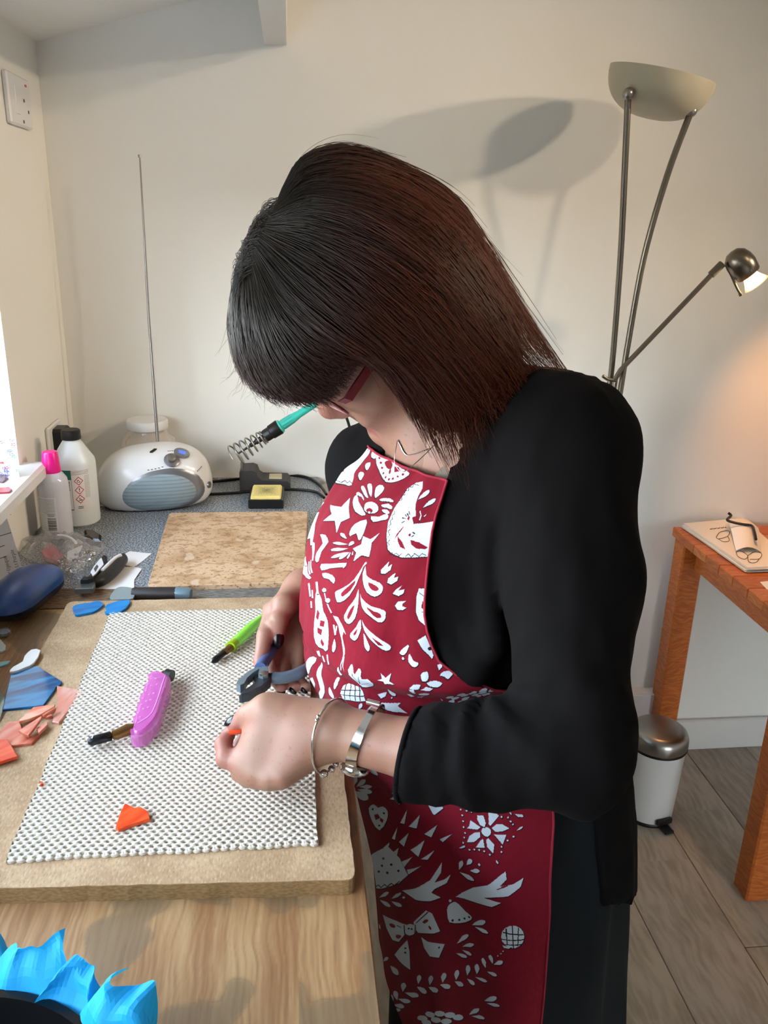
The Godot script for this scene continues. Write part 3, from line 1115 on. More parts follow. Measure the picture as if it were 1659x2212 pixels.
func radio_corner() -> void:
	# boombox
	var c := Vector3(-0.301, 0.896, -1.799)
	var R := Vector3(0.122, 0.075, 0.083)
	var t := thing("boombox", "white rounded boombox radio with an oval speaker and raised aerial", "radio", Vector3(c.x, 0.84, c.z))
	var turn := Basis(Vector3.UP, 0.10)
	var surf := func(d: Vector3, k: float) -> Vector3:
		var p := _super(d.normalized(), R, 2.6) * k
		p.y = maxf(p.y, -0.0535)
		p.x *= 1.0 - 0.10 * (p.y / R.y)
		p.y += 0.004 * sin(p.x * 14.0)
		p.y = maxf(p.y, -0.0535)
		return c + turn * p
	var bm := MB.new()
	var fb := func(u: float, v: float) -> Vector3:
		var a := TAU * u
		var e := PI * (v - 0.5)
		return surf.call(Vector3(cos(a) * cos(e), sin(e), -sin(a) * cos(e)), 1.0)
	sheet(bm, 72, 40, fb)
	put("body", bm.done(), mat(Color(0.88, 0.88, 0.88), 0.22), t)
	var patch := func(az: float, el: float, ha: float, he: float, k0: float, k1: float, dome: float) -> ArrayMesh:
		var m := MB.new()
		var fp := func(u: float, v: float) -> Vector3:
			var rr: float = lerpf(k0, 1.0, v)
			var a: float = az + ha * rr * cos(u * TAU)
			var e: float = el + he * rr * sin(u * TAU)
			var rim := smoothstep(1.0, 0.9, rr)
			return surf.call(Vector3(sin(a) * cos(e), sin(e), cos(a) * cos(e)), lerpf(0.995, k1 + dome * (1.0 - rr * rr), rim))
		sheet(m, 64, 14, fp, false)
		return m.done()
	var silver := mat(Color(0.55, 0.55, 0.57), 0.3, 0.7)
	put("speaker_trim", patch.call(0.22, -0.12, 0.90, 0.60, 0.0, 1.010, 0.0), silver, t)
	var gm := mat(Color(0.74, 0.78, 0.80), 0.5)
	var gi := Image.create(8, 64, false, Image.FORMAT_RGB8)
	gi.fill(Color(0.75, 0.79, 0.80))
	for y in 64:
		if y % 4 == 0:
			gi.fill_rect(Rect2i(0, y, 8, 1), Color(0.60, 0.66, 0.68))
	gm.albedo_texture = tex(gi)
	tri_map(gm, Vector3(8, 8, 8))
	put("speaker_grille", patch.call(0.12, -0.15, 0.82, 0.52, 0.0, 1.022, 0.02), gm, t)
	# dial, display, button, badge
	var on := func(az: float, el: float, lift: float) -> Transform3D:
		var d := Vector3(sin(az) * cos(el), sin(el), cos(az) * cos(el))
		var p: Vector3 = surf.call(d, 1.0)
		var nn: Vector3 = (surf.call(d + Vector3(0.03, 0, 0), 1.0) - p).cross(surf.call(d + Vector3(0, 0.03, 0), 1.0) - p).normalized()
		if nn.dot(p - c) < 0:
			nn = -nn
		return frame_at(p + nn * lift, nn)
	put("dial_ring", _lathe_x(v2([0.0, 0.0, 0.0165, 0.0, 0.0165, 0.002, 0.0135, 0.0035, 0.0, 0.0035]), on.call(0.60, 0.60, 0.0005), 32), silver, t)
	put("dial", _lathe_x(v2([0.0105, 0.003, 0.0105, 0.008, 0.009, 0.011, 0.005, 0.0125, 0.0, 0.013]), on.call(0.60, 0.62, 0.0005), 28), M.steel, t)
	put("display_bezel", _lathe_x(v2([0.0, 0.0, 0.017, 0.0, 0.017, 0.002, 0.015, 0.003, 0.0, 0.003]), on.call(1.00, 0.66, 0.0), 32), silver, t)
	var dm := mat(Color(0.35, 0.48, 0.85), 0.2)
	dm.emission_enabled = true
	dm.emission = Color(0.30, 0.42, 0.95)
	dm.emission_energy_multiplier = 0.35
	var dx: Transform3D = on.call(1.00, 0.66, 0.0032)
	put("display_screen", boxmesh(Vector3.ZERO, Vector3(0.015, 0.0012, 0.012), 0.0003, dx), dm, t)
	put("side_button", _lathe_x(v2([0.0, 0.0, 0.0075, 0.0, 0.007, 0.0025, 0.0, 0.003]), on.call(1.22, -0.10, 0.0), 20), silver, t)
	var pr := MB.new()
	for k in 4:
		box(pr, Vector3(0, 0, 0), Vector3(0.007, 0.0008, 0.007), 0.0002, on.call(-0.02 + k * 0.075, 1.02 + k * 0.035, 0.0006))
	put("badge", pr.done(), M.black, t)
	var mkm := mat(Color(0.42, 0.42, 0.44), 0.5)
	for k in 5:
		put("control_mark", boxmesh(Vector3.ZERO, Vector3(0.004, 0.0006, 0.002), 0.0002, on.call(-0.1 + k * 0.10, 0.48 + k * 0.008, 0.0004)), mkm, t)
	for k in 6:
		put("control_mark", boxmesh(Vector3.ZERO, Vector3(0.003, 0.0006, 0.0022), 0.0002, on.call(0.72 + k * 0.07, 0.88 - k * 0.02, 0.0004)), mkm, t)
	for k in 5:
		put("control_mark", boxmesh(Vector3.ZERO, Vector3(0.0022, 0.0006, 0.0028), 0.0002, on.call(1.02 + k * 0.035, 0.22 + 0.01 * k, 0.0004)), mkm, t)
	var ab := v3([-0.299,0.9597,-1.855]) + v3([-0.3003,1.0183,-1.862]) + v3([-0.3038,1.2385,-1.875,-0.3002,1.5527,-1.875])
	put("aerial", tubemesh(ab, [0.0036, 0.0034, 0.0026, 0.0016], 10), M.steel, t)
	put("aerial_tip", tubemesh(v3([-0.3004,1.5509,-1.875,-0.3009,1.5561,-1.875]), 0.0032, 10), M.steel, t)
	var jk := MB.new()
	tube(jk, v3([-0.388,0.8853,-1.8,-0.4222,0.8771,-1.8]), 0.0042, 10)
	for k in 4:
		tube(jk, PackedVector3Array([v3([-0.4142,0.8792,-1.8])[0] + Vector3(0.004 * k, 0.0008 * k, 0), v3([-0.4142,0.8792,-1.8])[0] + Vector3(0.004 * k + 0.002, 0.0008 * k + 0.0004, 0)]), 0.0056, 10)
	tube(jk, curve(v3([-0.4222,0.8771,-1.8,-0.4367,0.8687,-1.8]) + v3([-0.4525,0.845,-1.8172,-0.416,0.845,-1.7617,-0.3841,0.845,-1.7732]), 5), 0.0022, 8)
	put("plug_lead", jk.done(), M.white, t)
	# clear jar with white lid
	var jc := Vector3(v3([-0.3319,0.9898,-1.93])[0].x, 0.84, -1.93)
	var jar := thing("plastic_jar", "clear wide jar with white screw lid standing behind the radio", "jar", jc)
	var jm := clear(Color(0.97, 0.92, 0.88), 0.30, 0.05)
	var ly: float = [-0.3348,0.9778,-1.93][1] - 0.84
	var jb := MB.new()
	lathe(jb, v2([0.0, 0.001, 0.058, 0.001, 0.064, 0.008, 0.064, ly - 0.04, 0.060, ly - 0.026, 0.045, ly - 0.014, 0.043, ly - 0.008, 0.0445, ly - 0.005, 0.043, ly + 0.012]), 48, Transform3D(Basis(), jc), 1.0, 0.72)
	put("jar_body", jb.done(), jm, jar)
	put("lid", _lathe_at(v2([0.0, ly + 0.001, 0.0455, ly - 0.001, 0.0465, ly + 0.001, 0.0465, ly + 0.016, 0.044, ly + 0.0195, 0.0, ly + 0.020]), jc, 48), M.white, jar)
	# bottles
	var bc := Vector3(-0.438, 0.84, -1.674)
	var big := thing("solvent_bottle", "large white plastic bottle with black cap and hazard label beside the radio", "bottle", bc)
	var hdpe := mat(Color(0.90, 0.93, 0.93), 0.35)
	hdpe.backlight_enabled = true
	hdpe.backlight = Color(0.35, 0.38, 0.38)
	put("bottle_body", _lathe_at(v2([0.0, 0.002, 0.036, 0.0, 0.0415, 0.005, 0.042, 0.010, 0.042, 0.128, 0.0405, 0.136, 0.0185, 0.171, 0.0155, 0.175, 0.0155, 0.183, 0.0, 0.183]), bc, 48), hdpe, big)
	put("cap", _lathe_at(v2([0.0, 0.176, 0.0185, 0.176, 0.019, 0.178, 0.0185, 0.193, 0.0165, 0.195, 0.0, 0.1955]), bc, 36), M.black, big)
	put("label", _label_wrap(bc, 0.0423, 0.034, 0.122, -0.95, 0.95), _hazard_label(), big)
	var sc := Vector3(-0.459, 0.84, -1.592)
	var sm := thing("remover_bottle", "small clear plastic bottle with a bright pink cap and barcode label", "bottle", sc)
	var cl := clear(Color(0.92, 0.93, 0.97), 0.72, 0.15)
	put("bottle_body", _lathe_at(v2([0.0, 0.002, 0.024, 0.0, 0.0285, 0.005, 0.0285, 0.106, 0.0265, 0.119, 0.019, 0.130, 0.013, 0.134, 0.013, 0.145, 0.0, 0.145]), sc, 40), cl, sm)
	put("liquid", _lathe_at(v2([0.0, 0.003, 0.0265, 0.004, 0.0268, 0.08, 0.0, 0.08]), sc, 40), clear(Color(0.84, 0.82, 0.92), 0.5, 0.1), sm)
	put("cap", _lathe_at(v2([0.0, 0.132, 0.0172, 0.132, 0.0174, 0.135, 0.0145, 0.169, 0.0125, 0.172, 0.0, 0.1725]), sc, 36), mat(Color(0.95, 0.07, 0.55), 0.3), sm)
	put("label", _label_wrap(sc, 0.0288, 0.018, 0.088, -1.7, 0.35), _barcode_label(), sm)
	# black plug on the left wall
	var pl := thing("black_plug", "black plug adaptor on the left wall behind the solvent bottle", "plug", Vector3(-0.51, 0.97, -1.79))
	put("plug_body", boxmesh(Vector3(-0.492, 0.972, -1.80), Vector3(0.034, 0.075, 0.05), 0.006), M.black, pl)
	put("wall_plate", boxmesh(Vector3(-0.506, 0.975, -1.80), Vector3(0.008, 0.085, 0.10), 0.003), M.white, pl)
	# soldering station
	var st := thing("soldering_stand", "dark grey soldering iron stand base with a small sponge recess", "stand", Vector3(-0.06, 0.84, -1.9))
	var dk := mat(Color(0.20, 0.19, 0.19), 0.6)
	var prof := v2([-0.122, 0.8405, -0.005, 0.8405, -0.006, 0.858, -0.012, 0.864, -0.070, 0.866, -0.078, 0.872, -0.083, 0.886, -0.092, 0.890, -0.118, 0.889, -0.122, 0.884])
	var bx := Transform3D(Basis(Vector3(1, 0, 0.03), Vector3(0, 0, 1), Vector3(0, 1, 0)), Vector3(0, 0, -1.865))
	var bmm := MB.new()
	_extrude_z(bmm, prof, -1.935, -1.868)
	put("base", bmm.done(), dk, st)
	put("sponge_pad", boxmesh(Vector3(-0.040, 0.8662, -1.90), Vector3(0.03, 0.004, 0.035), 0.001), mat(Color(0.72, 0.68, 0.55), 0.95), st)
	put("post", tubemesh(v3([-0.1178,0.8718,-1.88,-0.1166,0.9075,-1.88]), 0.0026, 8), M.steel, st)
	var a0 := v3([-0.1327,0.9264,-1.86])[0]
	var a1 := v3([0.0621,1.0551,-1.86])[0]
	var ax := frame_at(a0, a1 - a0)
	var L := a0.distance_to(a1)
	var coil := PackedVector3Array()
	for i in 121:
		var f := i / 120.0
		var ff := f * 0.42 if f < 0.78 else 0.3276 + (f - 0.78) * 0.16
		coil.append(ax * Vector3(cos(f * TAU * 7.0) * lerpf(0.0265, 0.0150, minf(1.0, f * 1.15)), ff * L, sin(f * TAU * 7.0) * lerpf(0.0265, 0.0150, minf(1.0, f * 1.15))))
	put("spring_holder", tubemesh(coil, 0.0019, 7), M.steel, st)
	var ir := thing("soldering_iron", "soldering iron with turquoise handle resting in the coiled spring", "soldering iron", a0)
	put("barrel", _lathe_x(v2([0.0, 0.012, 0.0022, 0.014, 0.003, 0.045, 0.005, 0.046, 0.005, 0.06, 0.0065, 0.061, 0.0065, L * 0.42, 0.0, L * 0.42]), ax, 16), mat(Color(0.25, 0.25, 0.26), 0.4, 0.8), ir)
	put("collar", _lathe_x(v2([0.0, L * 0.36, 0.0135, L * 0.365, 0.0145, L * 0.38, 0.0145, L * 0.43, 0.0165, L * 0.44, 0.0175, L * 0.53, 0.0165, L * 0.54, 0.0, L * 0.545]), ax, 28), M.black, ir)
	put("handle", _lathe_x(v2([0.0, L * 0.535, 0.0155, L * 0.54, 0.0155, L * 0.556, 0.0115, L * 0.565, 0.0105, L * 0.70, 0.0085, L * 0.76, 0.0080, L * 0.99, 0.0072, L, 0.0, L]), ax, 24), mat(Color(0.22, 0.72, 0.66), 0.3), ir)
	var rb := MB.new()
	for k in 10:
		var an := TAU * k / 10
		tube(rb, PackedVector3Array([ax * Vector3(cos(an) * 0.0112, L * 0.575, sin(an) * 0.0112), ax * Vector3(cos(an) * 0.0104, L * 0.69, sin(an) * 0.0104)]), 0.0009, 5)
	put("grip_rib", rb.done(), mat(Color(0.18, 0.62, 0.57), 0.35), ir)
	put("cord", tubemesh(curve(v3([0.0621,1.0551,-1.86,0.0892,1.0594,-1.86,0.1124,1.0383,-1.86,0.1274,1.0061,-1.86,0.1342,0.9703,-1.86,0.1283,0.9263,-1.86]) + v3([0.1163,0.846,-1.9594,0.1321,0.846,-1.7791]), 6), 0.0032, 8), M.black, ir)
	var sp := thing("sponge_tray", "black tray with a yellow cleaning sponge in front of the stand", "sponge", Vector3(-0.058, 0.84, -1.78))
	var trx := Transform3D(Basis(Vector3.UP, -0.02), Vector3(-0.058, 0.84, -1.79))
	put("tray", boxmesh(Vector3(0, 0.0105, 0), Vector3(0.076, 0.020, 0.10), 0.002, trx), M.black, sp)
	var sg := mat(Color.WHITE, 0.95)
	var k1 := noise(FastNoiseLite.TYPE_SIMPLEX, 1.0, 55, 3)
	sg.albedo_texture = tex(paint(128, 128, func(u: float, v: float) -> Color:
		var d := k1.get_noise_2d(u * 30.0, v * 30.0) - 2.2 * maxf(absf(u - 0.5), absf(v - 0.5)) + 0.62
		return Color(0.92, 0.84, 0.52).lerp(Color(0.32, 0.30, 0.24), smoothstep(0.0, 0.5, d) * 0.75)))
	var sq := MB.new()
	box(sq, Vector3(0, 0.019, 0.0), Vector3(0.066, 0.016, 0.088), 0.003, trx)
	var fq := func(u: float, v: float) -> Vector3: return trx * Vector3((u - 0.5) * 0.06, 0.0272, (v - 0.5) * 0.082)
	put("sponge", sq.done(), mat(Color(0.90, 0.82, 0.50), 0.95), sp)
	var sq2 := MB.new()
	sheet(sq2, 1, 1, fq, true)
	put("sponge_face", sq2.done(), sg, sp)
	var cb := put("mains_cable", tubemesh(curve(v3([-0.2106,0.8435,-1.9302,-0.1467,0.8435,-1.9511,-0.0811,0.8435,-1.9726,-0.0023,0.8435,-1.9824,0.0371,0.8435,-1.9618,0.0634,0.8435,-1.9042,0.0769,0.8435,-1.8288]), 6), 0.0034, 8), M.black)
	tag(cb, "black cable along the wall passing behind the soldering stand", "cable")
	var cb2 := put("mains_cable", tubemesh(curve(v3([-0.2018,0.8435,-1.8374,-0.1399,0.8435,-1.8458,-0.0773,0.8435,-1.8613,-0.0025,0.8435,-1.8697,0.0509,0.8435,-1.8505,0.0706,0.8435,-1.8052]), 6), 0.0034, 8), M.black)
	tag(cb2, "black cable in front of the soldering stand, nearer the sponge tray", "cable")
	# on the window sill
	var cd := thing("greeting_card", "white card with small floral and parasol print on the window sill", "card", Vector3(-0.53, 0.99, -1.51))
	var ci := Image.create(128, 192, false, Image.FORMAT_RGB8)
	ci.fill(Color(0.74, 0.75, 0.77))
	var rng := RandomNumberGenerator.new()
	rng.seed = 12
	for k in 46:
		var p := Vector2(rng.randf_range(0, 128), rng.randf_range(0, 192))
		if p.x > 30 and p.y > 60 and p.x < 100 and p.y < 130:
			continue
		var col: Color = [Color(0.42, 0.28, 0.55), Color(0.58, 0.12, 0.2), Color(0.32, 0.32, 0.58), Color(0.3, 0.52, 0.38)][k % 4]
		for a in 5:
			fill(ci, curve2(PackedVector2Array([p + Vector2.from_angle(a * TAU / 5) * 2, p + Vector2.from_angle(a * TAU / 5 + 0.4) * 6, p + Vector2.from_angle(a * TAU / 5) * 8, p + Vector2.from_angle(a * TAU / 5 - 0.4) * 6]), 3), col)
	for a in 7:
		var t0 := PI + a * PI / 7
		fill(ci, PackedVector2Array([Vector2(66, 128), Vector2(66, 128) + Vector2.from_angle(t0) * 26, Vector2(66, 128) + Vector2.from_angle(t0 + PI / 7) * 26]), Color(0.82, 0.15, 0.2) if a % 2 == 0 else Color(0.95, 0.9, 0.85))
	stroke(ci, PackedVector2Array([Vector2(66, 128), Vector2(66, 160)]), 2.0, Color(0.4, 0.3, 0.2))
	var cmat := mat(Color.WHITE, 0.5)
	cmat.albedo_texture = tex(ci)
	var cm := MB.new()
	var cz := -1.512
	var fcard := func(u: float, v: float) -> Vector3: return Vector3(lerpf(-0.575, -0.487, u), lerpf(1.062, 0.991, v), cz + 0.02 * u)
	sheet(cm, 1, 1, fcard, true)
	put("print", cm.done(), cmat, cd)
	var cb3 := MB.new()
	var fback := func(u: float, v: float) -> Vector3: return fcard.call(u, v) + Vector3(0.0, 0.0, -0.0012)
	sheet(cb3, 1, 1, fback)
	put("card_back", cb3.done(), M.white, cd)
	for i in 2:
		var rg := put("red_glass_offcut", slabmesh(v2([-0.5308,-1.4956,-0.5166,-1.501,-0.5024,-1.4806,-0.5041,-1.4557,-0.52,-1.4616]) if i == 0 else v2([-0.5123,-1.4186,-0.4842,-1.4256,-0.4756,-1.4123,-0.4755,-1.3969,-0.504,-1.3927]), 0.9912, 0.9942, 0.0004), mat(Color(0.55, 0.10, 0.13) if i == 1 else Color(0.30, 0.05, 0.07), 0.12))
		tag(rg, ["dark red glass offcut on the window sill beside the card", "red glass strip on the window sill nearest the sill edge"][i], "glass piece", "")

func _extrude_z(m: MB, p: PackedVector2Array, z0: float, z1: float) -> void:
	var n := p.size()
	for i in n:
		var a := p[i]
		var b := p[(i + 1) % n]
		m.quad(Vector3(a.x, a.y, z1), Vector3(a.x, a.y, z0), Vector3(b.x, b.y, z0), Vector3(b.x, b.y, z1))
	var t := Geometry2D.triangulate_polygon(p)
	for i in range(0, t.size(), 3):
		var a := p[t[i]]
		var b := p[t[i + 1]]
		var c := p[t[i + 2]]
		if (b - a).cross(c - a) < 0:
			var s := b
			b = c
			c = s
		m.tri(Vector3(a.x, a.y, z1), Vector3(b.x, b.y, z1), Vector3(c.x, c.y, z1))
		m.tri(Vector3(a.x, a.y, z0), Vector3(c.x, c.y, z0), Vector3(b.x, b.y, z0))

# label round a bottle, between two angles from the +z side
func _label_wrap(c: Vector3, r: float, y0: float, y1: float, a0: float, a1: float) -> ArrayMesh:
	var m := MB.new()
	var f := func(u: float, v: float) -> Vector3:
		var a: float = lerpf(a0, a1, u)
		return c + Vector3(sin(a) * r, lerpf(y1, y0, v), cos(a) * r)
	sheet(m, 24, 1, f, true)
	return m.done()

func _lines(img: Image, x0: int, x1: int, y0: int, y1: int, step: int, c: Color, seed_ := 1) -> void:
	var rng := RandomNumberGenerator.new()
	rng.seed = seed_
	var y := y0
	while y < y1:
		var x := x0
		while x < x1:
			var w := rng.randi_range(3, 11)
			img.fill_rect(Rect2i(x, y, mini(w, x1 - x), 2), c)
			x += w + 2
		y += step

func _bars(img: Image, x0: int, y0: int, w: int, h: int, across: bool, seed_: int) -> void:
	var rng := RandomNumberGenerator.new()
	rng.seed = seed_
	var p := 0
	while p < (h if across else w):
		var k := rng.randi_range(1, 3)
		img.fill_rect(Rect2i(x0, y0 + p, w, k) if across else Rect2i(x0 + p, y0, k, h), Color(0.1, 0.1, 0.1))
		p += k + rng.randi_range(1, 3)

func _hazard_label() -> StandardMaterial3D:
	var i := Image.create(256, 280, false, Image.FORMAT_RGB8)
	i.fill(Color(0.92, 0.91, 0.90))
	i.fill_rect(Rect2i(40, 0, 96, 62), Color(0.10, 0.45, 0.38))
	_bars(i, 112, 72, 14, 60, true, 3)
	i.fill_rect(Rect2i(136, 0, 2, 264), Color(0.3, 0.3, 0.3))
	i.fill_rect(Rect2i(96, 258, 42, 6), Color(0.25, 0.4, 0.38))
	_lines(i, 140, 250, 6, 26, 7, Color(0.35, 0.35, 0.35), 5)
	i.fill_rect(Rect2i(136, 28, 110, 2), Color(0.3, 0.3, 0.3))
	for k in 3:
		var c := Vector2(180, 72 + k * 60)
		var d := PackedVector2Array([c + Vector2(0, -29), c + Vector2(29, 0), c + Vector2(0, 29), c + Vector2(-29, 0)])
		fill(i, d, Color(0.80, 0.12, 0.2))
		var e := PackedVector2Array([c + Vector2(0, -23), c + Vector2(23, 0), c + Vector2(0, 23), c + Vector2(-23, 0)])
		fill(i, e, Color(0.95, 0.94, 0.93))
		var ink := Color(0.08, 0.08, 0.08)
		if k == 0:
			fill(i, PackedVector2Array([c + Vector2(-12, -2), c + Vector2(2, -9), c + Vector2(4, -5), c + Vector2(-9, 2)]), ink)
			i.fill_rect(Rect2i(int(c.x) - 10, int(c.y) + 6, 20, 3), ink)
			fill(i, PackedVector2Array([c + Vector2(2, -1), c + Vector2(10, 2), c + Vector2(6, 6)]), ink)
		elif k == 1:
			i.fill_rect(Rect2i(int(c.x) - 2, int(c.y) - 13, 5, 16), ink)
			i.fill_rect(Rect2i(int(c.x) - 2, int(c.y) + 7, 5, 5), ink)
		else:
			stroke(i, PackedVector2Array([c + Vector2(-4, -10), c + Vector2(-2, 8)]), 3.0, ink)
			stroke(i, PackedVector2Array([c + Vector2(-3, -2), c + Vector2(4, -8)]), 2.0, ink)
			fill(i, PackedVector2Array([c + Vector2(0, 4), c + Vector2(8, 0), c + Vector2(14, 4), c + Vector2(8, 8)]), ink)
			i.fill_rect(Rect2i(int(c.x) - 12, int(c.y) + 9, 24, 2), ink)
	i.fill_rect(Rect2i(164, 240, 32, 4), Color(0.15, 0.15, 0.15))
	i.fill_rect(Rect2i(164, 250, 32, 4), Color(0.15, 0.15, 0.15))
	_lines(i, 216, 250, 40, 190, 6, Color(0.55, 0.55, 0.55), 8)
	_lines(i, 20, 92, 90, 220, 9, Color(0.6, 0.6, 0.6), 9)
	var m := mat(Color.WHITE, 0.4)
	m.albedo_texture = tex(i)
	return m

func _barcode_label() -> StandardMaterial3D:
	var i := Image.create(256, 256, false, Image.FORMAT_RGB8)
	i.fill(Color(0.86, 0.88, 0.90))
	_lines(i, 14, 240, 12, 120, 8, Color(0.4, 0.42, 0.45), 2)
	_lines(i, 14, 150, 130, 240, 14, Color(0.35, 0.35, 0.38), 4)
	i.fill_rect(Rect2i(170, 124, 66, 3), Color(0.1, 0.1, 0.1))
	i.fill_rect(Rect2i(176, 134, 54, 3), Color(0.1, 0.1, 0.1))
	_bars(i, 170, 152, 70, 92, true, 7)
	var m := mat(Color.WHITE, 0.4)
	m.albedo_texture = tex(i)
	return m


func glass(c: Color, rough := 0.08) -> StandardMaterial3D:
	var m := mat(c, rough)
	m.metallic_specular = 0.45
	return m

# streaky art glass
func streaky(a: Color, b: Color, turn: float, scale: float, seed_: int) -> StandardMaterial3D:
	var n := noise(FastNoiseLite.TYPE_SIMPLEX, 1.0, seed_, 3)
	var m := glass(Color.WHITE)
	m.albedo_texture = tex(paint(96, 96, func(u: float, v: float) -> Color:
		var p := Vector2(u, v).rotated(turn)
		var k := n.get_noise_2d(p.x * 1.2 + 2.0 * sin(p.y * 3.0), p.y * 5.0)
		return a.lerp(b, clampf(0.5 + k * 1.1, 0, 1))))
	tri_map(m, Vector3.ONE * scale)
	return m

func bench_things() -> void:
	# pistol-grip glass cutter
	var P := thing("glass_cutter", "pink transparent pistol-grip glass cutter lying on the non-slip mat", "glass cutter", Vector3(-0.19, 0.863, -0.95))
	var pink := clear(Color(0.86, 0.40, 0.76), 0.46, 0.06)
	var out := v2([-0.189,-0.86,-0.1892,-0.8693,-0.1906,-0.8734,-0.1883,-0.8815,-0.1896,-0.885,-0.1895,-0.8955,-0.1911,-0.9027,-0.189,-0.9083,-0.1901,-0.9171,-0.1902,-0.9245,-0.188,-0.9304,-0.1887,-0.9396,-0.1886,-0.9488,-0.1862,-0.9565,-0.1884,-0.9678,-0.1879,-0.9751,-0.1812,-0.9787,-0.172,-0.9773,-0.1636,-0.9694,-0.1581,-0.9578,-0.1571,-0.9329,-0.1584,-0.9136,-0.159,-0.885,-0.1596,-0.8686,-0.1629,-0.8555,-0.1682,-0.8429,-0.1742,-0.8357,-0.1812,-0.8349,-0.1865,-0.8391,-0.1894,-0.8495])
	var bodym := MB.new()
	var outline := curve2(out, 2)
	slab(bodym, outline, 0.866, 0.880, 0.002)
	put("grip", bodym.done(), pink, P)
	var ins := Geometry2D.offset_polygon(outline, -0.0035)
	if ins.size() > 0:
		put("grip_ridge", slabmesh(ins[0], 0.8806, 0.8845, 0.0015), pink, P)
	var ridge := MB.new()
	tube(ridge, curve(v3([-0.165,0.884,-0.9615,-0.1659,0.884,-0.9396,-0.1662,0.884,-0.9141,-0.1674,0.884,-0.8912,-0.1694,0.884,-0.8747,-0.175,0.884,-0.863,-0.1818,0.884,-0.8555]), 4), 0.0011, 6)
	put("moulded_line", ridge.done(), clear(Color(0.95, 0.62, 0.93), 0.8, 0.1), P)
	var bead := MB.new()
	var rng := RandomNumberGenerator.new()
	rng.seed = 3
	var bead_at := v3([-0.1822,0.885,-0.9593,-0.1759,0.885,-0.9541,-0.1833,0.885,-0.9406,-0.1789,0.885,-0.9372,-0.1722,0.885,-0.9399,-0.1833,0.885,-0.9254,-0.178,0.885,-0.9162,-0.173,0.885,-0.9188,-0.1843,0.885,-0.9078,-0.1788,0.885,-0.9017,-0.1746,0.885,-0.9043,-0.1835,0.885,-0.8935,-0.1799,0.885,-0.8849,-0.175,0.885,-0.8873,-0.1845,0.885,-0.8769,-0.1807,0.885,-0.8672,-0.184,0.885,-0.8607])
	for q in bead_at:
		var s := SphereMesh.new()
		s.radius = 0.0016
		s.height = 0.0014
		s.radial_segments = 8
		s.rings = 4
		bead.st.append_from(s, 0, Transform3D(Basis(), q))
	put("grip_dimples", bead.st.commit(), clear(Color(0.93, 0.60, 0.92), 0.4, 0.05), P)
	put("brass_ferrule", tubemesh(v3([-0.1848,0.876,-0.8573,-0.1939,0.876,-0.8554,-0.2027,0.876,-0.8483,-0.2086,0.876,-0.8455]), [0.0062, 0.0072, 0.0062, 0.0052], 14), M.brass, P)
	put("brass_insert", tubemesh(v3([-0.1684,0.874,-0.9821,-0.1736,0.874,-0.9727]), 0.0062, 12), M.brass, P)
	put("end_cap", tubemesh(v3([-0.1593,0.874,-0.9782,-0.1676,0.874,-0.982]), 0.0078, 16), M.black, P)
	var hx := v3([-0.2111,0.872,-0.8509,-0.2356,0.872,-0.8401])
	put("cutter_head", tubemesh(PackedVector3Array([hx[0], hx[0].lerp(hx[1], 0.03), hx[0].lerp(hx[1], 0.85), hx[1]]), [0.0040, 0.0058, 0.0058, 0.0030], 8), mat(Color(0.16, 0.17, 0.18), 0.3, 0.6), P)
	put("head_mark", boxmesh(hx[0].lerp(hx[1], 0.78) + Vector3(0, 0.0058, 0), Vector3(0.0014, 0.0006, 0.008), 0.0002), M.white, P)
	# pencil glass cutter
	var G := thing("glass_cutter", "slim lime green pencil glass cutter on the mat by her far hand", "glass cutter", Vector3(-0.1, 0.863, -1.12))
	var lime := clear(Color(0.55, 0.95, 0.12), 0.72, 0.1)
	var ga := v3([-0.0889,0.872,-1.0559])[0]
	var gb := v3([-0.0412,0.872,-1.1607])[0]
	var gx := frame_at(ga, gb - ga)
	var gl := ga.distance_to(gb)
	put("barrel", _lathe_x(v2([0.0, 0.0, 0.0072, 0.0, 0.0076, 0.002, 0.0078, gl * 0.3, 0.0082, gl * 0.5, 0.0068, gl * 0.66, 0.0052, gl * 0.82, 0.0045, gl, 0.0, gl + 0.002]), gx, 20), lime, G)
	put("ferrule_sleeve", _lathe_x(v2([0.0, -0.001, 0.0080, -0.001, 0.0080, 0.012, 0.0, 0.012]), gx, 20), clear(Color(0.6, 0.75, 0.08), 0.8, 0.1), G)
	put("brass_ferrule", _lathe_x(v2([0.0, -0.014, 0.0048, -0.014, 0.0055, 0.0, 0.0, 0.0]), gx, 16), M.brass, G)
	put("cutter_head", tubemesh(v3([-0.0942,0.869,-1.0469,-0.0961,0.869,-1.0498,-0.1086,0.869,-1.0253,-0.1112,0.869,-1.0202]), [0.003, 0.0048, 0.0048, 0.002], 8), mat(Color(0.12, 0.14, 0.14), 0.35, 0.5), G)
	# running pliers in her far hand: lifted above the mat
	var R := thing("pliers", "grey-blue handled metal pliers held open in her far hand", "pliers", Vector3(-0.03, 0.9, -1.0))
	var steelblue := mat(Color(0.44, 0.50, 0.53), 0.35, 0.35)
	var grip := mat(Color(0.28, 0.37, 0.54), 0.35)
	var jaw_a := v2([-0.0465,-0.9192,-0.0409,-0.918,-0.0372,-0.9256,-0.0341,-0.9286,-0.0322,-0.9143,-0.0327,-0.9021,-0.0388,-0.8995,-0.0443,-0.9028,-0.0432,-0.915,-0.0507,-0.9063,-0.0571,-0.8946,-0.0603,-0.8816,-0.0646,-0.8775,-0.0694,-0.8822,-0.0676,-0.8909,-0.0612,-0.9009,-0.0555,-0.9112])
	var jm := MB.new()
	slab(jm, jaw_a, 0.906, 0.917, 0.0018)
	put("upper_jaw", jm.done(), steelblue, R)
